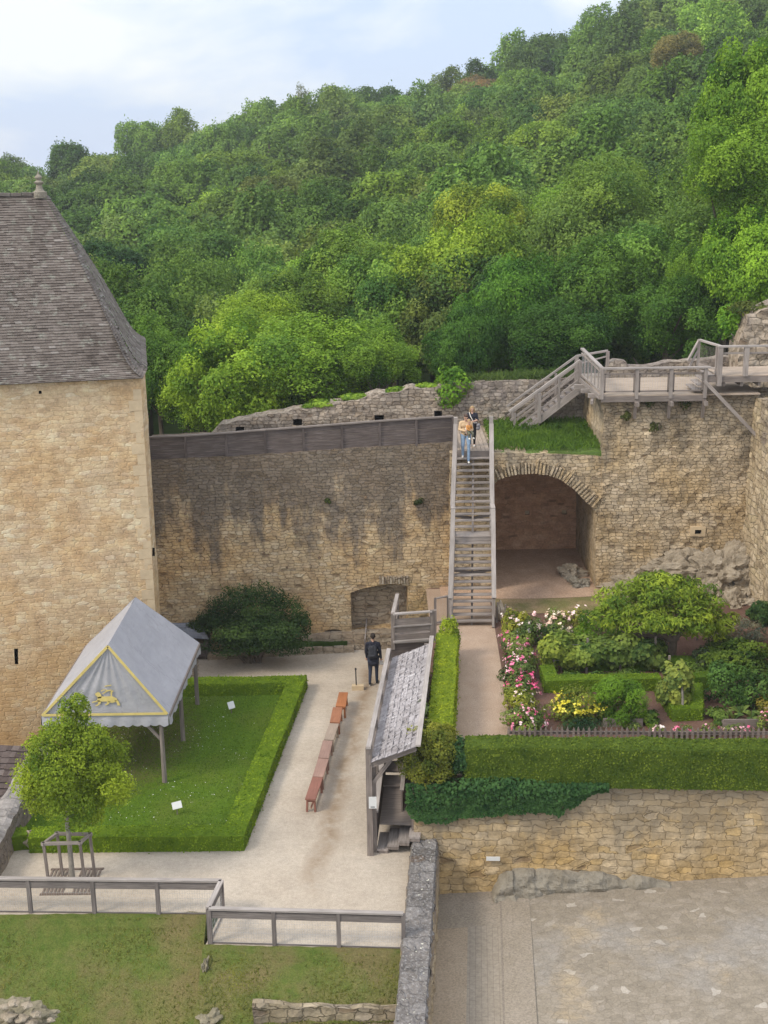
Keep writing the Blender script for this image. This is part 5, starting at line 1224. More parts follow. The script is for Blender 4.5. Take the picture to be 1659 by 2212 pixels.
# golden passant beast with a streamer, as painted on the gable
def e3(x, y): return at_Y((250+x/6.144)/1.6275, (2350+y/6.144)/1.6275, YF-.02)
mb = MB()
for shp in [[(640, 610), (890, 605), (985, 650), (1000, 690), (930, 735), (880, 745), (760, 715), (650, 715), (590, 720), (560, 690), (575, 620)],
            [(520, 545), (580, 512), (620, 530), (655, 580), (650, 640), (580, 650), (550, 600), (525, 580)],
            [(580, 690), (650, 700), (640, 750), (600, 790), (530, 820), (525, 800), (580, 770)], [(590, 680), (560, 720), (455, 745), (450, 725), (540, 700)],
            [(780, 700), (850, 720), (800, 780), (740, 800), (735, 780), (770, 760)], [(930, 690), (1000, 680), (1040, 740), (1060, 800), (1000, 800), (985, 740)],
            [(855, 610), (850, 500), (880, 470), (915, 490), (890, 510), (880, 600)], [(860, 480), (780, 500), (690, 555), (670, 545), (770, 480), (700, 470), (650, 500), (640, 485), (700, 455), (800, 470), (870, 455)],
            [(720, 380), (870, 355), (865, 375), (725, 395)]]:
    a = [e3(*p) for p in shp]; mb.poly(a[::-1]); b = [p+V((0, .012, 0)) for p in a]
    for i in range(len(a)): j = (i+1) % len(a); mb.poly([a[i], a[j], b[j], b[i]])
mb.build('beast_emblem', M_YELLOW, te_)
for (x, y) in [(tc_.x, tc_.y), (tc_.x+.14, 37.6), (at_z(427, 1520, 0).x, 40.35), (XL+.12, tc_.y), (XL+.1, 37.6), (XL+.1, 40.2)]:
    m = MB(); m.tube([(x, y, 0), (x, y, 1.2), (x, y, zE-.02)], [.075, .068, .06], 10); m.build('pole', M_WOODM, te_)
m = MB(); m.bar((tc_.x, tc_.y, 1.35), (tc_.x-.62, tc_.y, zE-.1), .08, .08); m.build('brace', M_WOODM, te_)
m = MB(); m.bar((XR, YF+.08, zE-.06), (XRb, YEb-.05, zEb-.06), .09, .1); m.build('eaves_pole', M_WOODM, te_)
m = MB(); m.bar((XL, YF+.08, zE-.06), (XLb, YEb-.05, zEb-.06), .09, .1); m.build('eaves_pole', M_WOODM, te_)
m = MB(); m.bar((XL, YF+.1, zE-.06), (XR, YF+.1, zE-.06), .09, .1); m.build('eaves_pole', M_WOODM, te_)
# slate-roofed hatch and steps behind the tent
s0 = at_z(453, 1426, 0); hs = empty('slate_hatch', s0, 'low slate-roofed shed tucked between the tent and the dark bush', 'shed')
zs_ = at_Y(451, 1382, s0.y).z; mb = MB()
tl, tr = at_Y(365, 1337, s0.y+1.0), at_Y(436, 1339, s0.y+1.0); bl_, br_ = at_Y(372, 1371, s0.y), at_Y(451, 1381, s0.y); bl_.x -= .8; tl.x -= .8
tiled(mb, bl_, br_, tl, tr, 9, .22, .012, seed=4, jag=.03); mb.build('roof', M_SLATE, hs)
m = MB(); a, b = V((s0.x-.06, s0.y+.1, 0)), V((s0.x-.1, s0.y+1.1, 0))
m.bar((s0.x-.1, s0.y+.05, zs_/2), (s0.x-.1, s0.y+1.0, zs_/2), .08, zs_-.03); m.bar((s0.x-1.9, s0.y+.08, zs_/2-.05), (s0.x-.15, s0.y+.08, zs_/2-.05), .06, zs_-.2); m.build('walls', M_WOODD, hs)
sp0 = empty('stone_steps', at_z(412, 1460, 0), 'short flight of pale stone steps behind the rear tent pole', 'steps')
for k in range(6):
    p = at_z(398, 1478-k*9, 0); m = MB(); m.bar(p+V((-.1, 0, .03)), p+V((.5, .02, .03)), .17, .06+.005*k); m.build('step', M_LEDGE, sp0)
# ------------------------------------------------------------------ benches
def bz(x, y): return at_z((900+x/1.8433)/1.6275, (1800+y/1.8433)/1.6275, .44)
BQ = [((318, 1857), (386, 1860), (433, 1722), (366, 1716), (0.255, 0.115, 0.085), 'reddish brown wooden bench, nearest the camera in the row on the gravel'),
      ((366, 1712), (436, 1717), (470, 1602), (403, 1596), (0.32, 0.20, 0.16), 'faded pinkish bench right behind the reddish nearest one'),
      ((403, 1591), (471, 1595), (497, 1484), (434, 1479), (0.29, 0.185, 0.15), 'mottled dusty pink bench in the middle of the row, before the grey one'),
      ((440, 1473), (503, 1477), (537, 1371), (476, 1368), (0.37, 0.29, 0.23), 'pale grey-beige weathered bench, the greyest in the row'),
      ((478, 1361), (543, 1364), (560, 1267), (499, 1264), (0.33, 0.145, 0.08), 'orange-brown bench, second from the far end of the row'),
      ((516, 1257), (580, 1261), (596, 1168), (538, 1167), (0.41, 0.16, 0.065), 'bright orange bench at the far end of the row by the walking man')]
for a, b, c, d, col, lb in BQ:
    A_, B_, C_, D_2 = bz(*a), bz(*b), bz(*c), bz(*d); ctr = (A_+B_+C_+D_2)/4
    mat = wood('bench_'+lb.split()[0].replace('-', '_'), col, tuple(x*1.2 for x in col), .7, 1.0, .7)
    e = empty('bench', (ctr.x, ctr.y, 0), lb, 'bench', 'benches in a row on the gravel court'); m = MB(); z = V((0, 0, .05))
    m.hexa([A_-z, B_-z, B_, A_, D_2-z, C_-z, C_, D_2]); m.build('seat', mat, e)
    fr = (B_-A_).normalized(); ln = (D_2-A_).normalized(); zz = V((0, 0, 1))
    for p, s1, s2 in ((A_, 1, 1), (B_, -1, 1), (C_, -1, -1), (D_2, 1, -1)):
        q = p+fr*.05*s1+ln*.08*s2; m = MB(); m.bar(V((q.x-fr.x*.02*s1, q.y, 0)), V((q.x, q.y, .39)), .055, .055, up=ln); m.build('leg', mat, e)
    for p, q, s2 in ((A_, B_, 1), (D_2, C_, -1)):
        m = MB(); k = ln*.08*s2-zz*.10; m.bar(p+fr*.05+k, q-fr*.05+k, .03, .07); m.build('apron', mat, e)
    m = MB(); m.bar((A_+B_)/2+ln*.08-zz*.32, (C_+D_2)/2-ln*.08-zz*.32, .03, .05); m.build('stretcher', mat, e)
# ------------------------------------------------------------------ fences
def fence(name, pts, label, hgt, n_, low0=True):
    e = empty(name, pts[0], label, 'fence'); 
    for (a, b), k in zip(zip(pts, pts[1:]), n_):
        a, b = V(a), V(b); d = (b-a).normalized(); up_ = V((0, 0, 1))
        m = MB(); m.bar(a+up_*hgt, b+up_*hgt, .12, .045); m.build('handrail', M_RAILTOP, e)
        m = MB(); m.bar(a+up_*(hgt-.16), b+up_*(hgt-.16), .04, .17); m.build('plank_rail', M_FENCE, e)
        for i in range(k+1):
            if i == 0 and a != V(pts[0]): continue
            p = a.lerp(b, i/k); m = MB(); m.bar(p+V((0, 0, -.15)), p+up_*(hgt-.02), .09, .09, up=d); m.build('post', M_FENCE, e)
        m = MB(); L = (b-a).length; q = int(L/.06)
        for j in range(1, q): p = a.lerp(b, j/q); m.bar(p+V((0, 0, .03)), p+up_*(hgt-.24), .0032, .0032, up=d)
        for j in range(6): z = .05+j*.13; m.bar(a+up_*z, b+up_*z, .0032, .0032)
        m.build('wire_netting', M_WIRE, e)
        m = MB(); m.bar(a+up_*.03, b+up_*.03, .025, .03); m.build('foot_rail', M_FENCE, e)
fL = [at_z(-76, 1968, 0), at_z(481, 1966, 0), at_z(454, 2037, 0)]
zt_ = at_Y(340, 1906, at_z(341, 1980, 0).y).z
fL[0] = at_z(-70, 1970, 0); fL[1] = at_z(482, 1976, 0)
fence('wood_fence', fL, 'weathered post and wire fence passing in front of the young tree', zt_, [4, 1])
fence('wood_fence', [at_z(454, 2037, 0)+V((.02, -.02, 0)), at_z(872, 2050, 0)], 'weathered post and wire fence ending against the thick lichen covered wall', zt_, [3])
# ------------------------------------------------------------------ young tree, guard, grate
tb = at_z(157, 1903, 0); t = empty('young_tree', tb, 'young round-crowned tree with bright leaves in a wooden guard by the lawn', 'tree')
m = MB(); m.tube([tb, tb+V((.0, 0, 1.0)), tb+V((-.02, 0, 2.0)), tb+V((-.01, 0, 3.6))], [.075, .06, .05, .02], 9)
for k in range(9):
    a = k*2.4; z = 1.75+k*.2; l = .75-.05*k; p = tb+V((-.02, 0, z)); m.tube([p, p+V((math.cos(a)*l*.5, math.sin(a)*l*.5, .25)), p+V((math.cos(a)*l, math.sin(a)*l, .6))], [.03, .018, .006], 5)
m.build('trunk', M_BARKG, t)
ctop, cbot = at_Y(165, 1500, tb.y).z, at_Y(150, 1775, tb.y).z; Rr = (285-38)/2/FPX*((tb-EYE).dot(FW)-1.0); rzz = (ctop-cbot)/2
P1, N1, T1 = crown_points(71, 34000, (Rr*1.0, Rr*1.0, rzz*.80), lobes=70, lr=.27, low=-.85, taper=.12, fill=.3)
P1[:, 2] += -.22*rzz
P2, N2_, T2_ = crown_points(72, 2600, (Rr*.30, Rr*.30, rzz*.34), lobes=14, lr=.38, low=-.9, taper=.45); P2[:, 2] += rzz*.70; P2[:, 0] += Rr*.06
me = leaf_mesh('crown', np.concatenate([P1, P2]), np.concatenate([N1, N2_]), .068, .6, .6, tone=np.concatenate([T1, T2_])); o = mesh_obj('crown', me, LEAF, t, (at_Y(160, 1640, tb.y).x-tb.x, 0, (ctop+cbot)/2)); o.color = (0.165, 0.245, 0.028, 1)
gd = empty('tree_guard', tb, 'square wooden guard frame around the young tree', 'tree guard')
gzt = at_Y(160, 1838, tb.y).z; gcs = [at_z(106, 1914, 0), at_z(184, 1912, 0), at_z(205, 1893, 0), at_z(135, 1891, 0)]
gtop = [at_Y(x, y, g.y) for (x, y), g in zip([(99, 1830), (180, 1829), (203, 1797), (130, 1796)], gcs)]
hz_ = sum(p.z for p in gtop)/4
tops_ = [V((gcs[i].x-.04, gcs[i].y, hz_)) for i in range(4)]
for i in range(4):
    m = MB(); m.bar(gcs[i], tops_[i], .065, .065, up=(0, 1, 0)); m.build('post', M_WOODM, gd)
    m = MB(); a, b = tops_[i], tops_[(i+1) % 4]; d = (b-a).normalized()*.06; m.bar(a-d+V((0, 0, .02)), b+d+V((0, 0, .02)), .06, .075); m.build('rail', M_WOOD, gd)
m = MB(); q = at_z(150, 1921, 0)
for k in range(14):
    if k in (6, 7): continue
    m.bar((tb.x-.62+k*.095, tb.y-.62, .012), (tb.x-.62+k*.095, tb.y+.55, .012), .05, .02)
for y in (-.62, .55): m.bar((tb.x-.68, tb.y+y, .014), (tb.x+.68, tb.y+y, .014), .07, .024)
tag(m.build('tree_grate', plain('rusty_grate', (.17, .13, .105), .8, .3, 9)), 'rusty slatted grate in the gravel round the young tree', 'grate')
# ------------------------------------------------------------------ lawn hedge, signs, posts
HC = (0.145, 0.235, 0.020)
a0, a1, a2, a3 = at_z(64, 1843, 0), at_z(533, 1838, 0), at_z(661, 1491, 0), at_z(398, 1506, 0)
hedge('clipped_hedge', [(a3.x-.6, a3.y+.32), (a2.x-.30, a2.y-.05), (a1.x-.33, a1.y+.30), (a0.x, a0.y+.30)], .60, 0, .44, HC, 'clipped box hedge bordering the lawn on three sides beside the gravel', dens=900, leaf=.058)
b0 = at_z(18, 1843, 0); b1 = at_z(55, 1838, 0); hedge('clipped_hedge', [(b0.x-.05, b0.y+.3), (b1.x, b1.y+.35)], .5, 0, .42, HC, 'short end piece of clipped hedge against the low parapet wall', leaf=.065)
rock('stone_block', at_z(66, 1836, 0)+V((0, .25, .12)), (.22, .3, .3), 3, M_ROCK, 'pale rough stone in the gap of the lawn hedge', 'stone')
for (x, y, w_, tl_) in [(383, 1747, .26, .25), (500, 1528, .2, .2)]:
    p = at_z(x, y+13, 0); e = empty('lawn_sign', p, 'small pale sign tilted on a stake, ' + ('alone on the open lawn' if x < 400 else 'near the back corner of the lawn'), 'sign', 'signs on the lawn')
    m = MB(); m.bar(p, p+V((0, 0, .2)), .025, .025, up=(0, 1, 0)); m.build('stake', M_WOODM, e)
    m = MB(); m.bar(p+V((-w_/2, 0, .26)), p+V((w_/2, .06, .3)), .02, .2 if x < 400 else .24, up=(0, .6, .8)); m.build('plate', M_SIGN, e)
p = at_z(773, 1489, 0); e = empty('barrier_post', p, 'slim dark post in a pale stone foot near the far bench', 'post')
m = MB(); m.bar(p+V((-.2, 0, .08)), p+V((.2, 0, .08)), .2, .16); m.build('stone_foot', M_QUOIN, e)
m = MB(); m.tube([p+V((-.05, 0, .1)), p+V((-.06, 0, .72))], [.022, .02], 8); m.tube([p+V((-.06, 0, .72)), p+V((-.06, 0, .78))], [.035, .03], 8); m.build('stem', M_BLACK, e)
p0, p1 = at_z(789, 1411, 0), at_z(794, 1380, 0)
m = MB(); m.bar(p0+V((0, 0, .5)), p1+V((.02, .8, 1.0)), .05, .09); a = p0+V((0, 0, 0)); e = empty('ramp_rail', p0, 'slanting grey handrail beside the ledge, left of the walking man', 'handrail')
m.build('rail', M_WOOD, e); m = MB(); m.bar(p0, p0+V((0, 0, .55)), .06, .06, up=(0, 1, 0)); m.bar(p1+V((.02, .7, 0)), p1+V((.02, .7, 1.0)), .06, .06, up=(0, 1, 0)); m.build('post', M_WOODM, e)
p = at_z(864, 1386, 0); m = MB(); m.bar(p+V((-.02, .1, 0)), p+V((.04, .2, .5)), .18, .03, up=(0, 1, 0)); tag(m.build('leaning_board', M_RAILTOP), 'pale board leaning at the foot of the ledge beside the board barrier', 'board')
# dark bush and the low hedge in front of it
bc = at_z(545, 1398, 0); bc.y = 43.75
bz_t = at_Y(548, 1255, 43.5).z; Rb = 258/2/FPX*((V((bc.x, 43.7, 1.5))-EYE).dot(FW))
oc = V((at_Y(540, 1330, 43.7).x, 43.65, bz_t*.45)); P1, N1, T1 = [], [], []
for i, (x, y, w_, h_, dY, n) in enumerate([(548, 1312, 150, 112, .2, 6500), (490, 1334, 120, 80, .95, 4500), (438, 1350, 60, 40, 1.25, 1500), (612, 1330, 110, 96, .1, 4000), (652, 1350, 44, 62, .1, 1100), (555, 1362, 190, 56, -.45, 4500), (515, 1372, 100, 40, -.2, 2000), (610, 1370, 90, 40, -.3, 1600), (560, 1392, 215, 50, -.25, 4200), (535, 1385, 120, 60, -.4, 2600)]):
    c = at_Y(x, y, 43.65+dY); k_ = (c-EYE).dot(FW)/FPX; a, b, t_ = crown_points(500+i, n, (w_/2*k_, w_/2*k_*.62, h_/2*k_), lobes=22, lr=.36, low=-.85, fill=.3); P1.append(a+np.array(c-oc)); N1.append(b); T1.append(t_)
P1, N1, T1 = map(np.concatenate, (P1, N1, T1))
me = leaf_mesh('dark_bush', P1, N1, .085, .55, .6, drop=.5, tone=T1*.75); o = mesh_obj('dark_bush', me, LEAF, loc=oc); o.color = (0.044, 0.085, 0.026, 1); tag(o, 'large dark green spreading bush against the stained wall behind the tent', 'bush')
m = MB(); 
for k in range(7): x = o.location.x+random.uniform(-.9, .9); m.tube([(o.location.x+random.uniform(-.3, .3), 43.9, 0), (x, 43.9+random.uniform(-.4, .4), .7), (x*1.05-o.location.x*.05, 43.8, 1.3)], [.06, .05, .03], 6)
m.build('stems', M_BARK, o)
h0, h1 = at_z(500, 1417, .05), at_z(748, 1402, .05); hedge('low_hedge', [(h0.x, h0.y+.25), (h1.x, h1.y+.25)], .55, .05, .32, (0.055, 0.10, 0.02), 'low dark clipped hedge along the stone kerb under the dark bush', dens=420, leaf=.06)
# ------------------------------------------------------------------ the raised garden
random.seed(77)
GH = (0.125, 0.195, 0.02)
def gat(x, y):                                            # picture point on the sloping garden floor
    p = at_z(x, y, 1.9)
    for _ in range(4): p = at_z(x, y, gz(p.y))
    return p
def dimpx(p, w_): return w_/FPX*((p-EYE).dot(FW))
# long hedge on the left of the path and its clipped end pieces
l0, l1 = at_z(952, 1568, 2.95), at_z(968, 1352, 3.2)
lm = lambda t: V((l0.x+(l1.x-l0.x)*t, l0.y+(l1.y-l0.y)*t, 0))
wl = (at_z(978, 1565, 2.95)-at_z(925, 1565, 2.95)).length
gzp = lambda p: gz(p.y)
hedge('clipped_hedge', [lm(0.0), lm(.44), lm(.80)], wl, gzp, 1.06, (0.20, 0.275, 0.022), 'long bright clipped hedge between the shingled shelter roof and the earth path', dens=900, leaf=.06, amp=.05)
hedge('topiary_block', [lm(.81), lm(.925)], wl*.95, gzp, 1.02, (0.195, 0.27, 0.022), 'square clipped hedge block at the far end of the long bright hedge', dens=900, leaf=.06, amp=.07)
bush('topiary_tuft', V((lm(.985).x+.02, lm(.985).y, gz(41.5)-.1)), (wl*.52, .4, .75), (0.18, 0.26, 0.022), 'shaggy round hedge tuft beside the foot of the tall stair', 'hedge', .06, 6500, 8, 20, .42, low=-.95)
# front hedge on the retaining wall
h0 = at_z(1006, 1613, 3.0); h1 = at_z(1800, 1623, 3.0)
dy = (at_z(1300, 1594, 3.0).y-at_z(1300, 1616, 3.0).y); hd = (h1-h0).normalized()
fh = [V((h0.x, h0.y+dy/2+.02, 0)), V((h1.x, h1.y+dy/2+.02, 0))]
hedge('clipped_hedge', fh, dy+.06, 1.88, 1.12, (0.088, 0.138, 0.020), 'long tall clipped front hedge along the head of the retaining wall', dens=900, leaf=.062, amp=.085)
for x in (1284, 1580):
    p = on_plane(x, 1694, V((0, 30.66, 0)), V((0, 1, 0))); m = MB(); m.bar((p.x, RW.P(RW.uv(x, 1694)[0], 0).y+.02, 1.9), (p.x-.02, RW.P(RW.uv(x, 1694)[0], 0).y-.0, 2.75), .07, .07, up=(0, 1, 0))
    tag(m.build('hedge_stake', M_WOODM), 'grey wooden stake against the face of the front hedge, ' + ('nearer the round corner bush' if x < 1400 else 'near the right edge'), 'stake', 'stakes against the front hedge')
cb = at_Y(922, 1628, 31.35); r_ = dimpx(cb, 134)/2
o = bush('round_bush', (cb.x, 31.4, 1.35), (r_*1.03, .9, .92), (0.15, 0.18, 0.032), 'big round clipped bush at the corner of the front hedge, over the shelter mouth', 'bush', .062, 20000, 12, 90, .25, low=-.97, fill=.2); o.location = (cb.x+.09, 31.35, at_Y(922, 1628, 31.35).z)
# ivy hanging over the retaining wall
P = []; N = []; rr = np.random.default_rng(5)
IT = [(876, 1690, 1745), (900, 1690, 1772), (960, 1693, 1776), (1010, 1694, 1762), (1080, 1695, 1760), (1150, 1696, 1752), (1210, 1697, 1757), (1245, 1698, 1735), (1280, 1698, 1712), (1320, 1697, 1703)]
for x0, t0, b0 in IT[:1]: pass
k = 0
while k < 6200:
    x = rr.uniform(878, 1312); b = np.interp(x, [i[0] for i in IT], [i[2] for i in IT]); b += 7*nz2(x*.06, 1)+5*nz2(x*.2, 3)
    t = rr.random()**.9; y = 1688+(b-1688)*t
    u, v = RW.uv(x, y); q = RW.P(u, v, -.08-.16*math.sin(math.pi*min(1, t+.25))*rr.random()+.05*nz2(u*3, v*3)); P.append(tuple(q)); N.append((0, -1, .35)); k += 1
P2, N2, T2 = crown_points(9, 1500, (1.9, .34, .25), lobes=20, lr=.4); c = RW.P(RW.uv(1090, 1690)[0], 1.93, .05); P = np.concatenate([np.array(P), P2*.9+np.array(c)]); N = np.concatenate([np.array(N), N2])
tn = np.array([.45+.4*noise.noise(V((p[0]*2.2, p[2]*2.2, 0))) for p in P])
o = mesh_obj('ivy_curtain', leaf_mesh('ivy_curtain', P, N, .095, .8, .5, drop=.5, tone=tn), LEAF); o.color = (0.048, 0.115, 0.04, 1); tag(o, 'dark ivy curtain hanging over the left part of the retaining wall', 'ivy')
# ivy in the slot between the shelter and the hedge
P = []; N = []
for k in range(2600):
    t = rr.random(); a = .9+5.6*t; z = 1.4+1.35*rr.random()*(1-.2*t); q = f0+sd*a+wdir*(WF+.16+.14*rr.random())+V((0, 0, z*.98)); P.append(tuple(q)); N.append((-.8, -.2, .5))
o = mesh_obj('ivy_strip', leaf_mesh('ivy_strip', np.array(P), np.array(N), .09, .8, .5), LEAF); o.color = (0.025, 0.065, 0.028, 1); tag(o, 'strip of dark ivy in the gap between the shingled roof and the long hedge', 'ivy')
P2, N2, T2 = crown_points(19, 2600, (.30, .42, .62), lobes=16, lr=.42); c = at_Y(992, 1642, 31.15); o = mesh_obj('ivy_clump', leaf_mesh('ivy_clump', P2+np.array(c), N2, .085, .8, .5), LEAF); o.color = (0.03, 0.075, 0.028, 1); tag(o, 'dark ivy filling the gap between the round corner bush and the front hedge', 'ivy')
p = at_z(914, 1540, 2.9)
o = bush('grass_tuft', p+V((0, 0, -.1)), (.15, .2, .3), (0.16, 0.22, 0.09), 'pale spiky tuft between the shelter roof and the long hedge', 'plant', .22, 260, 33, 10, .5, aspect=.16)
# roses
PINK = blossom_mat('rose_pink', [(0, (.62, .10, .22)), (.35, (.78, .22, .36)), (.7, (.86, .46, .52)), (1, (.90, .72, .70))])
DEEP = blossom_mat('rose_deep', [(0, (.55, .05, .16)), (.5, (.74, .11, .25)), (1, (.84, .30, .42))])
PALE = blossom_mat('rose_pale', [(0, (.80, .50, .50)), (.5, (.88, .68, .62)), (1, (.92, .84, .78))])
PEACH = blossom_mat('rose_peach', [(0, (.84, .52, .42)), (.5, (.88, .70, .52)), (1, (.92, .82, .66))])
YELL = blossom_mat('yellow_umbel', [(0, (.56, .50, .03)), (.5, (.70, .60, .05)), (1, (.78, .70, .12))])
G1, G2, G3 = (0.125, 0.185, 0.05), (0.075, 0.125, 0.04), (0.19, 0.225, 0.04)
RS = [(1112, 1378, 52, 40, G3, PALE, 40, 'yellow-green leaved rose bush with pale blooms at the far corner of the rose row'),
      (1113, 1412, 60, 34, G1, PINK, 70, 'rose bush with pink blooms just in front of the yellow-green corner rose'),
      (1124, 1444, 64, 36, G1, PINK, 62, 'rose bush with rosy pink heads in the middle of the row, beside the path'),
      (1122, 1476, 66, 36, G2, PINK, 70, 'dark leaved rose bush with light pink blooms in the middle of the rose row'),
      (1124, 1510, 66, 36, G1, DEEP, 95, 'rose bush massed with deep pink blooms in the rose row'),
      (1124, 1546, 66, 38, G3, PALE, 30, 'pale green rose bush with a few whitish blooms, second from the picket fence'),
      (1134, 1584, 84, 42, G1, PINK, 85, 'rose bush with big pink blooms against the left end of the picket fence')]
for i, (x, y, w_, h_, g, fm, nf, lb) in enumerate(RS):
    p = gat(x, y-6); R = dimpx(p, w_)/2*1.08; hh = .62 if i else .85
    o = bush('rose_bush', p, (R, .52, hh*.66), g, lb, 'rose bush', .085, 1900, 50+i, 18, .42, 'roses along the earth path', low=-.7)
    flowers('blossoms', o, (R*.98, .50, hh*.66), int(nf*.8), .075, fm, 60+i)
for i, (x, y, w_, h_, g, fm, nf, lb) in enumerate([(1152, 1392, 54, 50, G2, PALE, 26, 'dark leaved rose bush with scattered white-pink blooms in the back row'), (1200, 1384, 58, 48, G1, PEACH, 75, 'peach and cream flowered rose bush in the back row'), (1246, 1374, 60, 42, G3, PALE, 36, 'rose bush with pale pink heads at the right end of the back row')]):
    p = gat(x, y); R = dimpx(p, w_)/2*1.08
    o = bush('rose_bush', p, (R, .45, .55), g, lb, 'rose bush', .085, 1300, 80+i, 18, .42, 'roses along the back of the garden', low=-.8); flowers('blossoms', o, (R*.98, .45, .55), int(nf*.8), .09, fm, 90+i)
# box edged beds
BX = (0.125, 0.21, 0.02); BD = (0.085, 0.155, 0.018)
ba0, ba1 = gat(1190, 1497), gat(1414, 1493)
hedge('box_hedge', [(ba0.x+.02, ba0.y+1.15), (ba0.x+.02, ba0.y+.22), (ba1.x+.2, ba1.y+.22)], .42, gzp, .40, BX, 'clipped box edging along the front and left side of the vine bed', dens=900, leaf=.05)
bb0 = gat(1215, 1448); hedge('box_hedge', [(bb0.x, bb0.y+.1), (bb0.x+4.9, bb0.y+.02)], .36, gzp, .34, BD, 'second row of clipped box right under the trained vines', dens=420, leaf=.06)
c0 = [gat(1427, 1500), gat(1456, 1562), gat(1520, 1560), gat(1500, 1500)]
hedge('box_hedge', [(c0[0].x+.02, c0[0].y), (c0[1].x+.16, c0[1].y+.30), (c0[2].x-.16, c0[2].y+.30), (c0[3].x+.02, c0[3].y)], .40, gzp, .38, BX, 'U-shaped clipped box edging around the pillar of vine leaves', dens=900, leaf=.05)
bd0, bd1 = gat(1499, 1492), gat(1538, 1491); hedge('box_hedge', [(bd0.x, bd0.y+.25), (bd1.x+.3, bd1.y+.25)], .42, gzp, .40, BD, 'short dark box hedge between the vine pillar and the dark shrubs', dens=420, leaf=.06)
# trained vines on wires
VC = (0.15, 0.225, 0.05)
vr = empty('vine_trellis', gat(1300, 1452), 'post and wire trellis carrying the row of young vines', 'trellis')
pv0, pv1 = gat(1195, 1456), gat(1413, 1450)
for t in (0, .33, .66, 1): p = pv0.lerp(pv1, t); m = MB(); m.bar(p, p+V((0, 0, 1.15)), .06, .06, up=(0, 1, 0)); m.build('post', M_WOODM, vr)
for z in (.45, .95): m = MB(); m.bar(pv0+V((0, 0, z)), pv1+V((0, 0, z)), .008, .008); m.build('wire', M_WIRE, vr)
for i, (x, y, w_, hh, col, lb) in enumerate([(1212, 1452, 62, 1.0, (0.20, 0.27, 0.05), 'yellow-green vine at the left end of the trellis'), (1264, 1450, 70, .92, VC, 'leafy vine on the trellis just right of the yellow-green one'), (1328, 1447, 76, .95, (0.13, 0.20, 0.05), 'mid green vine in front of the feathery green plant'), (1390, 1448, 70, .85, (0.115, 0.18, 0.048), 'thinner vine at the right end of the trellis, by the crooked tree')]):
    p = gat(x, y); R = dimpx(p, w_)/2*1.1; t = empty('grape_vine', p, lb, 'vine', 'vines trained on the trellis')
    m = MB(); m.tube([p, p+V((.02, 0, .4)), p+V((-.02, .02, .8))], [.03, .022, .015], 6); m.tube([p+V((0, 0, .5)), p+V((R*.8, 0, .62))], [.016, .01], 5); m.tube([p+V((0, 0, .5)), p+V((-R*.8, 0, .62))], [.016, .01], 5); m.build('stem', M_BARK, t)
    me = crown('leaves', 110+i, 2600, .14, (R*1.28, .42, hh*.58), lobes=22, lr=.42, low=-.7, aspect=.9, drop=.3); o = mesh_obj('leaves', me, LEAF, t, (0, 0, hh*.62)); o.color = (*col, 1)
# pillar vine inside the U of box
p = gat(1473, 1548); t = empty('pillar_vine', p, 'pillar of pale green vine leaves standing inside the U of box', 'vine')
m = MB(); m.tube([p, p+V((0, 0, .4)), p+V((-.03, .05, 1.0))], [.045, .04, .03], 8); m.build('trunk', M_BARKG, t)
for k, z in enumerate((0., .6, 1.15)): pass
me = crown('leaves', 130, 1900, .135, (.47, .62, .74), lobes=34, lr=.34, low=-.9, aspect=.95, drop=.3); o = mesh_obj('leaves', me, LEAF, t, (-.13, .50, .82)); o.color = (0.19, 0.25, 0.06, 1)
for k in range(2): m = MB(); q = p+V((-.1-.12*k, .35+.6*k, 0)); m.bar(q, q+V((0, 0, 1.5)), .06, .06, up=(0, 1, 0)); m.build('stake', M_WOODM, t)
# crooked peach tree
pb = gat(1450, 1428); t = empty('peach_tree', pb, 'spreading crooked fruit tree with light green hanging leaves in the middle of the garden', 'fruit tree')
fk = at_Y(1455, 1384, pb.y); 
m = MB()
def limb(pts, rs): m.tube(pts, rs, 8)
limb([pb+V((-.05, 0, -.1)), pb+V((.0, 0, .25)), fk], [.2, .15, .12])
def pt(x, y, dY=0.0): return at_Y(x, y, pb.y+dY)
limb([fk, pt(1428, 1372, -.1), pt(1393, 1374, -.2), pt(1358, 1368, -.25), pt(1334, 1346, -.2), pt(1318, 1322, -.1)], [.12, .09, .075, .07, .06, .03])
limb([fk, pt(1440, 1352, .1), pt(1425, 1315, .3)], [.09, .07, .035]); limb([fk, pt(1475, 1360, .1), pt(1508, 1338, .2), pt(1540, 1310, .3)], [.10, .08, .06, .03]); limb([fk, pt(1462, 1340, -.2), pt(1470, 1290, -.2)], [.08, .06, .03])
m.build('trunk', M_BARK, t)
P = []; N = []; T = []
for i, (x, y, w_, h_, dY, n) in enumerate([(1440, 1278, 150, 78, .1, 2300), (1500, 1300, 140, 90, .3, 1900), (1360, 1300, 130, 80, -.2, 1900), (1320, 1325, 90, 66, -.3, 1000), (1470, 1338, 150, 62, -.5, 1700), (1400, 1340, 120, 60, -.5, 1500), (1555, 1340, 80, 66, .3, 1000), (1515, 1358, 110, 56, .2, 1000), (1425, 1256, 100, 40, .4, 800)]):
    c = pt(x, y, dY); R = dimpx(c, w_)/2; rz = dimpx(c, h_)/2; a, b, cc = crown_points(140+i, n, (R, R*.75, rz), lobes=16, lr=.42, low=-.8, fill=.25); P.append(a+np.array(c-pb)); N.append(b); T.append(cc+.06*(i % 3-1))
me = leaf_mesh('crown', np.concatenate(P), np.concatenate(N), .17, .30, .55, drop=.9, tone=np.concatenate(T)); o = mesh_obj('crown', me, LEAF, t); o.color = (0.175, 0.26, 0.034, 1)
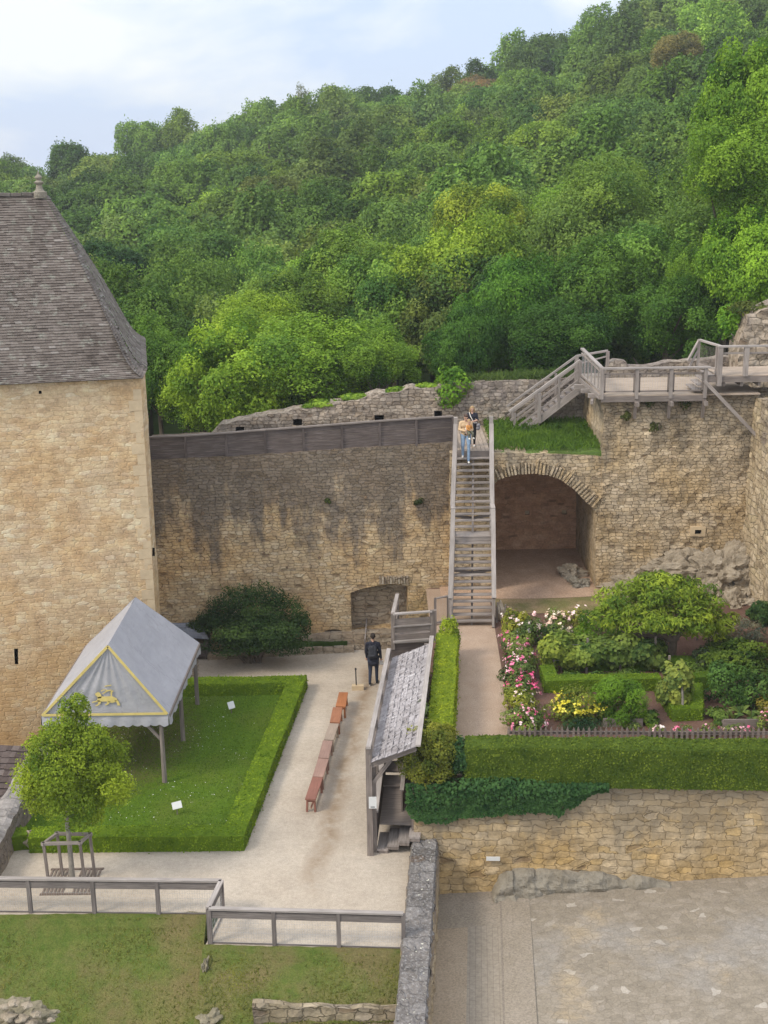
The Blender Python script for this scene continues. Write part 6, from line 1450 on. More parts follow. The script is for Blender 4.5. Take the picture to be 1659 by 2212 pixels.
# shrubs and herbs
def gb(name, x, y, w_, h_, dep, col, lb, cat, leaf, n, seed, **k):
    p = gat(x, y); R = dimpx(p, w_)/2; hz2 = dimpx(p, h_)*.55
    return bush(name, p, (R*1.06, dep, hz2), col, lb, cat, leaf, n, seed, k.pop('lobes', 20), k.pop('lr', .4), low=k.pop('low', -.85), **k)
gb('feathery_plant', 1298, 1400, 120, 92, .7, (0.085, 0.19, 0.02), 'big soft feathery bright green plant behind the vines', 'plant', .10, 7000, 201, aspect=.18, lobes=30, lr=.3)
gb('grey_herb', 1222, 1400, 36, 44, .3, (0.17, 0.20, 0.13), 'tall grey-green herb between the back roses and the feathery plant', 'plant', .11, 700, 202, aspect=.2)
o = gb('yellow_flowered_shrub', 1246, 1556, 114, 76, .55, (0.12, 0.165, 0.03), 'shrub covered in yellow flower heads in the front bed', 'shrub', .085, 2200, 203)
flowers('blossoms', o, (dimpx(gat(1246, 1553), 118)/2, .56, .36), 210, .075, YELL, 204, low=-.55, rows=5)
gb('green_mound', 1336, 1560, 112, 104, .62, (0.085, 0.18, 0.02), 'upright-stemmed bright green mound next to the yellow flowered shrub', 'shrub', .13, 8000, 205, aspect=.17, drop=-.9, lobes=34, lr=.34)
gb('feathery_herb', 1345, 1500, 66, 36, .35, (0.10, 0.18, 0.055), 'paler feathery herb standing behind the bright green mound', 'plant', .09, 900, 206, aspect=.3)
gb('dark_herb', 1262, 1578, 88, 30, .3, (0.03, 0.075, 0.035), 'low dark blue-green herb clump just behind the picket fence', 'plant', .09, 1400, 207, aspect=.2)
gb('dark_shrub', 1570, 1520, 108, 92, .7, (0.055, 0.125, 0.032), 'dense dark green shrub left of the one at the right edge', 'shrub', .085, 3200, 208, lobes=28, lr=.32)
gb('dark_shrub', 1636, 1522, 96, 86, .7, (0.062, 0.13, 0.034), 'dark green shrub at the right edge behind the broad-leaved plants', 'shrub', .085, 2600, 209, lobes=26, lr=.32)
gb('yellowing_shrub', 1657, 1545, 40, 44, .4, (0.16, 0.155, 0.03), 'yellowing shrub cut by the right edge', 'shrub', .08, 1000, 210)
gb('vine_hedge', 1596, 1446, 180, 68, .55, (0.075, 0.13, 0.024), 'wide mass of vine leaves behind the dark shrubs', 'vine', .12, 3800, 211, lobes=34, lr=.26)
gb('silver_shrub', 1610, 1390, 84, 58, .55, (0.17, 0.195, 0.155), 'silvery grey leaved shrub to the right of the fruit tree', 'shrub', .10, 2200, 212, aspect=.25, lobes=26, lr=.3)
gb('climbing_shrub', 1642, 1348, 54, 48, .4, (0.055, 0.11, 0.035), 'dark green climber by the rocks at the right edge', 'shrub', .12, 1500, 213)
gb('olive_shrub', 1510, 1445, 42, 50, .35, (0.06, 0.085, 0.045), 'dark grey-green bush just right of the trunk of the fruit tree', 'shrub', .09, 900, 214)
for i, (x, y, w_, h_, col, lb) in enumerate([(1240, 1476, 60, 26, (0.085, 0.15, 0.03), 'low leafy herb under the yellow-green vine, inside the box edging'), (1300, 1474, 64, 24, (0.07, 0.13, 0.03), 'low herb under the second vine, inside the box edging'), (1362, 1472, 64, 26, (0.09, 0.15, 0.035), 'low herb under the thinner vine, inside the box edging'), (1500, 1470, 60, 40, (0.075, 0.135, 0.03), 'leafy clump behind the pillar of vine leaves'), (1556, 1462, 70, 36, (0.06, 0.12, 0.028), 'leafy clump between the vine mass and the left dark shrub'), (1630, 1462, 80, 36, (0.07, 0.13, 0.03), 'leafy clump between the vine mass and the shrub at the right edge'), (1556, 1404, 70, 40, (0.065, 0.115, 0.03), 'green clump between the fruit tree and the silvery shrub'), (1390, 1406, 80, 34, (0.08, 0.14, 0.028), 'green clump at the foot of the fruit tree, beside the paling fence'), (1545, 1556, 44, 26, (0.085, 0.15, 0.035), 'small green clump beside the boarded bed of broad leaves'), (1405, 1560, 40, 22, (0.10, 0.17, 0.03), 'small green clump left of the U of box')]):
    gb('garden_herb', x, y, w_, h_, .4, col, lb, 'plant', .085, 1100, 240+i)
gb('small_herb', 1365, 1574, 34, 16, .2, (0.16, 0.22, 0.07), 'small pale herb trailing over the wooden bed edge', 'plant', .08, 260, 215)
for i, (x, y) in enumerate([(1585, 1556), (1622, 1552), (1600, 1542), (1645, 1556)]):
    p = gat(x, y); P = []; m = MB(); n_ = 11
    for k in range(n_):
        a = k*2.399; L = random.uniform(.34, .5); e_ = random.uniform(.5, 1.15); m.tone = random.random()
        d = V((math.cos(a)*math.cos(e_), math.sin(a)*math.cos(e_), math.sin(e_))); s2 = V((-math.sin(a), math.cos(a), 0))*.075
        b1, b2, b3 = p+d*L*.1, p+d*L*.6, p+d*L+V((0, 0, -.12))
        m.poly([b1-s2*.2, b1+s2*.2, b2+s2, b2-s2]); m.poly([b2-s2, b2+s2, b3])
    o = m.build('broad_leaf_plant', LEAF); o.color = (0.13, 0.20, 0.06, 1)
    tag(o, 'pale broad-leaved rosette plant in the boarded bed at the right edge', 'plant', 'broad-leaved rosettes in the boarded bed')
# low roses behind the pickets
for i, (x, w_, mt, lb) in enumerate([(1475, 40, DEEP, 'low deep pink rose behind the middle of the picket fence'), (1532, 60, PINK, 'low pink rose behind the pickets, left of the fence end'), (1600, 70, PINK, 'low light pink rose behind the right part of the picket fence'), (1420, 30, PALE, 'low whitish rose behind the picket fence, left of the deep pink one'), (1655, 40, PINK, 'taller pink rose at the right edge behind the pickets')]):
    p = gat(x, 1597 if i < 4 else 1585); R = dimpx(p, w_)/2; o = bush('low_rose', p+V((0, .18, 0)), (R, .18, .22 if i < 4 else .4), G1, lb, 'rose bush', .07, 350, 220+i, 12, .45, 'low roses behind the picket fence', low=-.6); flowers('blossoms', o, (R, .2, .24 if i < 4 else .42), 10, .085, mt, 230+i)
# fences and bed boards
pk = empty('picket_fence', gat(1380, 1597), 'grey picket fence between the front hedge and the garden beds', 'fence')
k0_, k1_ = gat(1098, 1600), gat(1790, 1602); zt_pk = at_Y(1380, 1563, k0_.y).z-gz(33.3)
L = (k1_-k0_).length; n_ = int(L/.148); d = (k1_-k0_).normalized()
for z in (.22, zt_pk-.22): m = MB(); m.bar(k0_+V((0, .03, z)), k1_+V((0, .03, z)), .035, .07); m.build('rail', M_WOODM, pk)
for i in range(n_):
    p = k0_.lerp(k1_, i/n_); h_ = zt_pk-.05+.03*random.random(); w2 = d*(.033); th = V((0, .022, 0)); ln = d*random.uniform(-.015, .015); m = MB()
    a = [p-w2, p+w2, p+w2+ln+V((0, 0, h_-.09)), p+ln+V((0, 0, h_)), p-w2+ln+V((0, 0, h_-.09))]; b = [q-th for q in a]
    ia = [m.vert(q) for q in a]; ib = [m.vert(q) for q in b]; m.face(ia); m.face(ib[::-1])
    for s_ in range(5): j = (s_+1) % 5; m.face((ia[s_], ib[s_], ib[j], ia[j]))
    m.build('picket', M_WOODM, pk)
bf = empty('back_fence', gat(1400, 1392), 'weathered grey paling fence behind the crooked fruit tree', 'fence')
q0, q1 = gat(1335, 1398), gat(1440, 1396)
for k in range(16): p = q0.lerp(q1, k/15); m = MB(); m.bar(p, p+V((0, 0, .7+.06*random.random())), .10, .02, up=(0, 1, 0)); m.build('pale', M_WOODM, bf)
m = MB(); m.bar(q0+V((0, .03, .5)), q1+V((0, .03, .5)), .03, .06); m.build('rail', M_WOODM, bf)
q0, q1 = gat(1468, 1388), gat(1590, 1388); m = MB(); m.bar(q0+V((0, .2, .42)), q1+V((0, .2, .42)), .05, .05); rf = empty('garden_rail', q0, 'low wooden rail behind the garden beds, right of the fruit tree', 'rail')
m.build('rail', M_WOOD, rf)
for f in (0, .33, .66): p = q0.lerp(q1, f)+V((0, .2, 0)); m = MB(); m.bar(p, p+V((0, 0, .45)), .06, .06, up=(0, 1, 0)); m.build('post', M_WOODM, rf)
for (xa, xb, y, lb) in [(1302, 1388, 1570, 'weathered board edging the bed of the bright green mound'), (1562, 1690, 1572, 'weathered boards edging the bed of broad-leaved plants at the right')]:
    q0, q1 = gat(xa, y), gat(xb, y); m = MB(); m.bar(q0+V((0, 0, .13)), q1+V((0, 0, .13)), .04, .26)
    m.bar(q0+V((.02, .02, .1)), q0+V((-.05, 1.0, .1)), .04, .2); tag(m.build('bed_board', M_WOODM), lb, 'board')
for (x, y) in [(1090, 1345), (1073, 1340)]:
    p = gat(x, y+6); m = MB(); m.bar(p, p+V((.02, 0, .75)), .05, .05, up=(0, 1, 0)); tag(m.build('fence_stub', M_WOODM), 'short grey post by the foot of the tall stair, ' + ('touching the pale corner rose' if x > 1080 else 'nearer the stair'), 'post', 'short posts by the stair foot')
p = gat(1072, 1330); rock('stair_plinth', (at_z(1077, 1320, 2.2).x, 42.4, 2.35), (.16, .5, .42), 23, M_LEDGE, 'block of masonry against the right foot of the tall stair', 'stone', rough=.2)
# rocks
for i, (x, y, w_, h_, Y, lb) in enumerate([(1480, 1235, 170, 90, 44.9, 'large pale outcrop of bedrock at the foot of the bastion'), (1560, 1240, 120, 120, 44.5, 'rough tawny outcrop between the pale bedrock and the right-hand wall'), (1370, 1268, 150, 46, 44.8, 'flat pale rock ledge at the left foot of the bastion'), (1590, 1310, 90, 70, 43.6, 'tawny boulder above the climber at the right edge'), (1620, 1265, 80, 90, 44.2, 'craggy rock in the corner of bastion and right-hand wall'), (1235, 1235, 56, 36, 46.6, 'pinkish earth-covered rock inside the arched recess'), (1250, 1262, 44, 26, 45.6, 'small grey rock at the right mouth of the arched recess'), (1300, 1285, 60, 22, 44.9, 'low rock at the outer corner of the arched recess'), (1440, 1275, 110, 40, 44.2, 'low rock behind the crown of the fruit tree')]):
    c = at_Y(x, y, Y); rock('rock', c, (dimpx(c, w_)/2, .75 if w_ > 60 else .4, dimpx(c, h_)/2), 300+i, M_ROCK if i not in (6,) else M_GROCK, lb, 'rock', 'bedrock outcrops at the foot of the bastion' if i in (0, 1, 2, 3, 4, 8) else None, n=5, rough=.62)
for i, (x, y, w_, h_, lb) in enumerate([(395, 2150, 60, 44, 'grey-green rock jutting from the grass bank below the fence corner'), (450, 2172, 56, 40, 'jagged rock beside the left end of the broken masonry wall'), (415, 2200, 70, 50, 'mossy rock at the bottom edge left of the broken masonry'), (445, 2052, 22, 20, 'small pale stone at the foot of the fence corner')]):
    p = at_Y(x, y, 24.9 if i < 3 else 26.3); p.z = bank(p.x, p.y)-.05; rock('bank_rock', p, (dimpx(p, w_)/2*.8, .3, .16), 330+i, M_BROCK, lb, 'rock', n=4, rough=.6)
rb_ = at_Y(30, 2196, 23.4); rock('rubble_wall', rb_+V((-.15, 0, -.2)), (.95, .6, .42), 340, M_BROCK, 'heap of grey ruined masonry in the bottom left corner', 'rubble', n=5, rough=.5)
for i, (x, y, s_) in enumerate([(30, 2168, .13), (58, 2172, .12), (20, 2196, .16), (48, 2200, .14), (78, 2190, .12), (10, 2175, .12), (66, 2208, .13), (110, 2203, .09)]):
    p = at_Y(x, y, 23.1); rock('loose_stone', p, (s_, s_*.8, s_*.6), 350+i, M_ROCK, 'loose stone lying on the ruined masonry in the bottom left corner' if i < 7 else 'single pale stone lying in the grass right of the ruined masonry', 'stone', 'loose stones on the ruined masonry' if i < 7 else None, n=2)
# long grass on the terrace turf, tufts on the bank
def blades(name, fn, n, size, asp, col, lb, seed, drop=-1.2):
    r = np.random.default_rng(seed); P = np.array([fn(r) for _ in range(n)]); N = np.zeros((n, 3)); N[:, 1] = -1; N[:, 0] = r.normal(0, .6, n)
    tn = np.array([.5+.5*noise.noise(V((p[0]*1.3, p[1]*1.3, 7))) for p in P])
    o = mesh_obj(name, leaf_mesh(name, P, N, size, asp, .3, drop=drop, tone=tn, rng=r), LEAF); o.color = (*col, 1); return tag(o, lb, 'grass', kind='stuff')
zt7 = TZ
blades('terrace_grass', lambda r: (lambda x, y: (x, y, zt7+.12+.16*r.random()*(1 if y < 48 else 1.7)))(r.uniform(TX0, TX1+.05), 45.28+4.2*r.random()**.8), 5200, .32, .13, (0.085, 0.165, 0.028), 'long green grass on the terrace above the arched recess', 401)
def bankpt(r):
    while True:
        X = r.uniform(-10.8, .25); e_ = 27.8 if X < -4.35 else 26.4-0.055*(X+4.35); Y = r.uniform(23.6, e_)
        if noise.noise(V((X*.7, Y*.7, 3))) > r.uniform(-.5, .5): return (X, Y, bank(X, Y)+.02)
blades('bank_tufts', bankpt, 9000, .085, .25, (0.15, 0.175, 0.05), 'uneven tufts of short grass on the bank below the fences', 402)
def walltop(r): x = r.uniform(1000, 1240); p = at_Y(x, np.interp(x, [1000, 1090, 1240], [826, 821, 814]), 49.8); return (p.x, p.y+r.uniform(-.1, .6), p.z+r.uniform(-.05, .22))
blades('wall_head_grass', walltop, 1500, .36, .12, (0.07, 0.12, 0.035), 'long grass growing on the head of the ruined wall behind the upper stair', 403)
r4 = np.random.default_rng(9)
P = []
while len(P) < 340:
    X, Y = r4.uniform(-9.8, -3.2), r4.uniform(31.5, 41)
    if X < -4.0+(Y-31)*.085 and noise.noise(V((X*.8, Y*.8, 1))) > .05: P.append((X, Y, .03))
o = mesh_obj('daisies', leaf_mesh('daisies', np.array(P), np.tile((0, 0, 1.), (len(P), 1)), 0.026, 1.0, .3), plain('daisy_white', (.75, .75, .7), .8)); tag(o, 'tiny white daisies scattered over the lawn', 'daisies', kind='stuff')
P = [(r4.uniform(-9.9, -3.2), r4.uniform(31.4, 41.3), .015) for _ in range(26000)]; P = [p for p in P if p[0] < -4.05+(p[1]-31)*.085]
o = mesh_obj('lawn_blades', leaf_mesh('lawn_blades', np.array(P), np.tile((0, -.7, .7), (len(P), 1)), .06, .3, .5, drop=-1), LEAF); o.color = (0.088, 0.158, 0.016, 1); tag(o, 'short green grass blades of the lawn', 'grass', kind='stuff')
# leaf mosses and weeds rooted in the masonry
for i, (x, y, w_, W_) in enumerate([(707, 1100-18, 12, CWL), (905, 1083, 20, CWL), (1415, 925, 26, BW), (1350, 990-90, 20, BW), (1490, 872, 40, BW), (1400, 868, 30, BW)]):
    u, v = W_.uv(x, y); c = W_.P(u, v, -.06); me = crown('wall_weed', 420+i, 220, .08, (w_/FPX*48*.5, .12, w_/FPX*48*.5), lobes=8, lr=.5); o = mesh_obj('wall_weed', me, LEAF, loc=c); o.color = (0.055, 0.075, 0.025, 1)
    tag(o, ['small weed rooted in the stained wall, left of its middle', 'bushy weed rooted high in the stained wall near the tall stair', 'dark weed rooted in the bastion face below the deck', 'weed below the left part of the deck on the bastion', 'wide dark moss clump right under the deck near its right end', 'dark moss clump right under the middle of the deck'][i], 'weed')
# ------------------------------------------------------------------ people
SKIN = plain('skin', (0.52, 0.32, 0.235), .55, .06, 20); HAIRD = plain('dark_hair', (.025, .018, .014), .6, .2, 40); HAIRF = plain('fair_hair', (.36, .24, .12), .6, .25, 40); HAIRB = plain('brown_hair', (.075, .042, .03), .6, .25, 40)
NAVY = plain('navy_cloth', (.017, .018, .030), .85, .2, 14); DENIMD = plain('dark_denim', (.028, .036, .06), .85, .2, 14); BLACKC = plain('black_cloth', (.012, .012, .014), .85, .2, 14)
JEAN = plain('pale_denim', (.22, .31, .43), .85, .18, 12); BEIGE = plain('beige_jacket', (.56, .40, .24), .85, .1, 12); WHITE = plain('white_cloth', (.72, .68, .62), .8, .08, 12); OLIVEC = plain('olive_camo', (.12, .12, .08), .85, .4, 18)
ORANGE = plain('orange_knit', (.56, .25, .07), .85, .12, 16); GREYB = plain('grey_bag_cloth', (.20, .195, .21), .8, .15, 14); DARKB = plain('backpack_cloth', (.035, .037, .045), .8, .2, 14); EYEM = plain('eye', (.03, .02, .015), .3); LIP = plain('lip', (.42, .17, .14), .5)
def capsule(mb, a, ra, b, rb, n=10):
    a, b = V(a), V(b); d = b-a
    if d.length < 1e-5: d = V((0, 0, 1e-3)); b = a+d
    d.normalize(); pts, rs = [], []
    for t in (-1, -.8, -.45, 0): pts.append(a+d*ra*t); rs.append(ra*math.sqrt(max(1e-4, 1-t*t)))
    for t in (0, .45, .8, 1): pts.append(b+d*rb*t); rs.append(rb*math.sqrt(max(1e-4, 1-t*t)))
    mb.tube(pts, rs, n)
def body(name, parent, caps, mats, voxel=.012):
    """caps: (a, ra, b, rb, material slot) welded into ONE continuous skin"""
    mb = MB()
    for a, ra, b, rb, t in caps: capsule(mb, a, ra, b, rb)
    me = mb.mesh('tmp'); tmp = bpy.data.objects.new('tmp', me); COL.objects.link(tmp)
    rm = tmp.modifiers.new('r', 'REMESH'); rm.mode = 'VOXEL'; rm.voxel_size = voxel; sm = tmp.modifiers.new('s', 'SMOOTH'); sm.factor = .5; sm.iterations = 2
    dg = bpy.context.evaluated_depsgraph_get(); m2 = bpy.data.meshes.new_from_object(tmp.evaluated_get(dg)); bpy.data.objects.remove(tmp)
    m2.name = name; n = len(m2.polygons); c = np.empty(n*3); m2.polygons.foreach_get('center', c); c = c.reshape(-1, 3); best = np.full(n, 1e9); mi = np.zeros(n, np.int32)
    for a, ra, b, rb, t in caps:
        a_, b_ = np.array(a, float), np.array(b, float); d = b_-a_; k = np.clip(((c-a_)@d)/(d@d+1e-9), 0, 1); q = np.linalg.norm(c-(a_+k[:, None]*d), axis=1)-(ra+(rb-ra)*k); w_ = q < best; best[w_] = q[w_]; mi[w_] = t
    m2.materials.clear(); m2.polygons.foreach_set('use_smooth', np.ones(n, bool))
    off = wloc(parent); cc = np.empty(len(m2.vertices)*3, np.float32); m2.vertices.foreach_get('co', cc); cc = cc.reshape(-1, 3)-np.array(off, np.float32); m2.vertices.foreach_set('co', cc.ravel()); m2.update()
    o = mesh_obj(name, m2, mats, parent); m2.polygons.foreach_set('material_index', mi); m2.update(); return o
def lerp3(a, b, t): return tuple(x+(y-x)*t for x, y in zip(a, b))
def hand(caps, w, f, side, slot, curl=.5, s=1.0, to=(0, 1, 0)):
    """palm from wrist w along f, four fingers of their own lengths and a thumb leaving the palm's side"""
    w, f = V(w), V(f).normalized(); cu = V(to).normalized(); sdv = f.cross(cu).normalized()*side; cu = sdv.cross(f).normalized()*side
    pe = w+f*.085*s
    for k in (-1.5, -.5, .5, 1.5): caps.append((tuple(w+sdv*k*.008*s), .016*s, tuple(pe+sdv*k*.017*s), .013*s, slot))
    for k, L in zip((-1.5, -.5, .5, 1.5), (.062, .074, .079, .070)):
        b = pe+sdv*k*.018*s; m = b+(f*math.cos(curl*.6)+cu*math.sin(curl*.6))*L*.5*s; e = m+(f*math.cos(curl*1.6)+cu*math.sin(curl*1.6))*L*.5*s
        caps.append((tuple(b), .009*s, tuple(m), .0085*s, slot)); caps.append((tuple(m), .0085*s, tuple(e), .007*s, slot))
    t0 = w+f*.025*s+sdv*.024*s; t1 = t0+(f*.6+sdv*.75+cu*.2).normalized()*.04*s; t2 = t1+(f*.85+sdv*.2+cu*.4).normalized()*.032*s
    caps.append((tuple(t0), .013*s, tuple(t1), .0105*s, slot)); caps.append((tuple(t1), .0105*s, tuple(t2), .008*s, slot))
def head(caps, neck, c, fwd, slot, s=1.0):
    c, f = V(c), V(fwd).normalized(); u = V((0, 0, 1)); u = (u-f*u.dot(f)*.9).normalized(); r = f.cross(u).normalized()
    T = lambda a, b, d: tuple(c+r*a*s+f*b*s+u*d*s)
    caps += [(neck, .052*s, T(0, -.015, -.06), .05*s, slot), (T(0, -.02, .035), .082*s, T(0, .012, .03), .078*s, slot), (T(0, .02, -.03), .066*s, T(0, .035, -.075), .043*s, slot),
             (T(0, .092, .012), .009*s, T(0, .108, -.018), .015*s, slot), (T(-.077, -.005, .0), .012*s, T(-.080, -.01, -.03), .010*s, slot), (T(.077, -.005, .0), .012*s, T(.080, -.01, -.03), .010*s, slot), (T(-.02, .082, -.055), .008*s, T(.02, .082, -.055), .008*s, slot)]
    return T
def face_marks(parent, T, s=1.0):
    m = MB()
    for x in (-.032, .032): capsule(m, T(x, .083, .014), .010*s, T(x+.004, .084, .014), .010*s, 8)
    m.smooth = True; m.build('eyes', EYEM, parent)
    m = MB(); capsule(m, T(-.02, .088, -.056), .0065*s, T(.02, .088, -.056), .0065*s, 8); m.smooth = True; m.build('mouth', LIP, parent)
def hairpiece(name, parent, caps, mat, voxel=.014): return body(name, parent, [(a, ra, b, rb, 0) for a, ra, b, rb in caps], [mat], voxel)
def world(base, yaw, s=1.0):
    c, n = math.cos(yaw), math.sin(yaw); b = V(base)
    return lambda p: (b.x+(p[0]*c-p[1]*n)*s, b.y+(p[0]*n+p[1]*c)*s, b.z+p[2]*s)
def xf(caps, W, s): return [(W(a), ra*s, W(b), rb*s, t) for a, ra, b, rb, t in caps]
# --- man walking away with a backpack, white bag in the right hand
def walker():
    base = at_z(807, 1476, 0); e = empty('person', base, 'person in dark clothes with a backpack walking away up the gravel', 'person')
    s = 1.03; W = world(base, rad(-3), s); C = []
    hip = {1: (.105, 0, .93), -1: (-.105, 0, .93)}
    kn = {1: (.105, .10, .50), -1: (-.10, -.02, .50)}; an = {1: (.11, .02, .09), -1: (-.11, -.20, .13)}
    for k in (1, -1):
        C += [(hip[k], .10, kn[k], .066, 1), (kn[k], .064, an[k], .047, 1), (an[k], .042, (an[k][0], an[k][1]+.02, .045), .042, 2)]
        C += [((an[k][0], an[k][1]-.04, an[k][2]-.045), .038, (an[k][0]+.02*k, an[k][1]+.15, .035 if k == 1 else .06), .036, 2)]
    C += [((-.07, 0, .95), .125, (.07, 0, .95), .125, 0), ((-.06, 0, 1.1), .12, (.06, 0, 1.1), .12, 0), ((-.09, 0, 1.32), .115, (.09, 0, 1.32), .115, 0), ((-.13, -.0, 1.42), .075, (.13, 0, 1.42), .075, 0), ((-.075, -.02, .74), .115, (.075, -.02, .74), .115, 0), ((0, 0, 1.42), .08, (0, .01, 1.5), .06, 0)]
    C += [((.185, 0, 1.41), .072, (.235, -.03, 1.13), .056, 0), ((.235, -.03, 1.13), .053, (.255, .06, .90), .04, 0), ((-.185, 0, 1.41), .072, (-.225, .03, 1.13), .056, 0), ((-.225, .03, 1.13), .053, (-.225, .12, .90), .04, 0)]
    hand(C, (.257, .065, .885), (.02, .1, -1), 1, 3, 1.5); hand(C, (-.226, .125, .885), (-.02, .15, -1), -1, 3, .6)
    T = head(C, (0, 0, 1.50), (0, .025, 1.655), (0, 1, -.1), 3)
    o = body('body', e, xf(C, W, s), [NAVY, DENIMD, BLACKC, SKIN], .013)
    TT = lambda a, b, d: W(T(a, b, d)); face_marks(e, TT, s)
    hairpiece('hair', e, [(TT(0, -.035, .045), .088*s, TT(0, -.005, .062), .083*s), (TT(0, -.075, -.02), .05*s, TT(0, -.06, .02), .06*s), (TT(-.055, -.03, .02), .04*s, TT(.055, -.03, .02), .04*s)], HAIRD)
    bc_ = [((-.09, -.17, 1.06), .075, (.09, -.17, 1.06), .075, 0), ((-.09, -.17, 1.30), .07, (.09, -.17, 1.30), .07, 0), ((-.08, -.18, 1.06), .08, (-.07, -.17, 1.34), .065, 0), ((.08, -.18, 1.06), .08, (.07, -.17, 1.34), .065, 0), ((0, -.18, 1.05), .08, (0, -.17, 1.36), .07, 0), ((-.05, -.235, 1.08), .045, (.05, -.235, 1.08), .045, 0)]
    for k in (1, -1): bc_ += [((.085*k, -.11, 1.40), .018, (.10*k, .04, 1.50), .018, 0), ((.10*k, .04, 1.50), .018, (.11*k, .125, 1.36), .018, 0), ((.11*k, .125, 1.36), .016, (.13*k, -.10, 1.10), .014, 0)]
    body('backpack', e, xf(bc_, W, s), [DARKB], .014)
    sh_ = empty('tmp', base); bpy.data.objects.remove(sh_)
    m = MB(); 
    for k in (1, -1):
        y = .02 if k == 1 else -.20; z = .0 if k == 1 else .025
        capsule(m, W((.11*k, y-.05, z+.017)), .019*s, W((.11*k+.02*k, y+.15, z+.017)), .02*s, 8)
    m.build('shoe_soles', WHITE, e)
    bp_ = W((.262, .085, .80)); b = empty('white_bag', W((.262, .085, .60)), 'small white bag hanging from the right hand of the person walking away', 'bag')
    body('bag_body', b, [((bp_[0]-.05, bp_[1], bp_[2]-.13), .05, (bp_[0]+.05, bp_[1], bp_[2]-.13), .05, 0), ((bp_[0]-.035, bp_[1], bp_[2]-.04), .038, (bp_[0]+.035, bp_[1], bp_[2]-.04), .038, 0)], [WHITE], .012)
    m = MB(); m.tube([(bp_[0]-.04, bp_[1], bp_[2]-.01), (bp_[0]-.01, bp_[1], bp_[2]+.03), (bp_[0]+.01, bp_[1], bp_[2]+.03), (bp_[0]+.04, bp_[1], bp_[2]-.01)], [.006]*4, 6); m.build('bag_handle', WHITE, b)
walker()
# --- woman standing on the deck, dark top, white shoulder strap, grey bag
def woman():
    base = at_z(1020, 964, ZT); base.z = ZT; hpx = at_Y(1016, 877, base.y).z-ZT; s = hpx/1.70
    e = empty('person', base, 'fair-haired person in dark clothes with a white shoulder strap on the wooden deck', 'person')
    W = world(base, rad(180-14), s); C = []
    for k in (1, -1):
        x = .085*k; C += [((x, 0, .90), .105, (x*1.1, .04 if k == 1 else .01, .48), .07, 1), ((x*1.1, .04 if k == 1 else .01, .48), .066, (x, -.02, .10), .045, 1), ((x, -.02, .1), .04, (x, 0, .05), .038, 3), ((x, -.05, .04), .036, (x*1.15, .13, .032), .034, 2)]
    C += [((-.065, 0, .95), .115, (.065, 0, .95), .115, 0), ((-.05, 0, 1.1), .10, (.05, 0, 1.1), .10, 0), ((-.075, .01, 1.27), .105, (.075, .01, 1.27), .105, 0), ((-.11, 0, 1.36), .07, (.11, 0, 1.36), .07, 0), ((0, 0, 1.38), .07, (0, .01, 1.44), .05, 3)]
    C += [((.165, 0, 1.355), .066, (.225, .01, 1.14), .052, 0), ((.225, .01, 1.12), .045, (.14, .20, 1.05), .034, 3), ((-.165, 0, 1.355), .066, (-.22, .02, 1.14), .052, 0), ((-.22, .02, 1.12), .045, (-.10, .20, 1.10), .034, 3)]
    hand(C, (.13, .21, 1.05), (-.8, .4, .1), 1, 3, 1.2); hand(C, (-.09, .21, 1.10), (.8, .4, .0), -1, 3, 1.2)
    T = head(C, (0, .01, 1.44), (0, .03, 1.575), (-.25, 1, -.25), 3)
    body('body', e, xf(C, W, s), [NAVY, BLACKC, WHITE, SKIN], .011)
    TT = lambda a, b, d: W(T(a, b, d)); face_marks(e, TT, s)
    hairpiece('hair', e, [(TT(0, -.035, .045), .09*s, TT(0, -.005, .062), .085*s), (TT(-.07, -.03, .02), .04*s, TT(-.09, -.02, -.16), .035*s), (TT(.07, -.03, .02), .04*s, TT(.09, -.02, -.16), .035*s), (TT(0, -.08, .0), .06*s, TT(0, -.09, -.16), .055*s)], HAIRF)
    b = [((.12, .06, 1.44), .02, (.05, .125, 1.28), .02, 0), ((.05, .125, 1.28), .02, (-.10, .13, 1.02), .02, 0), ((.12, .06, 1.44), .02, (.10, -.10, 1.36), .02, 0), ((.10, -.10, 1.36), .02, (-.06, -.13, 1.05), .02, 0), ((-.06, -.13, 1.05), .02, (-.19, 0, 1.0), .02, 0), ((-.10, .13, 1.02), .02, (-.19, 0, 1.0), .02, 0)]
    body('shoulder_strap', e, xf(b, W, s), [WHITE], .010)
    c = W((-.24, .08, .86)); g = empty('grey_bag', c, 'slouchy grey bag hanging at the hip of the fair-haired person on the deck', 'bag')
    body('bag_body', g, xf([((-.27, .0, .92), .07, (-.27, .16, .92), .07, 0), ((-.26, .02, .80), .085, (-.26, .15, .80), .085, 0)], W, s), [GREYB], .012)
    m = MB(); m.tube([W((-.25, .0, .96)), W((-.20, .04, 1.06)), W((-.22, .13, .97))], [.012*s]*3, 6); m.build('bag_strap', GREYB, g)
woman()
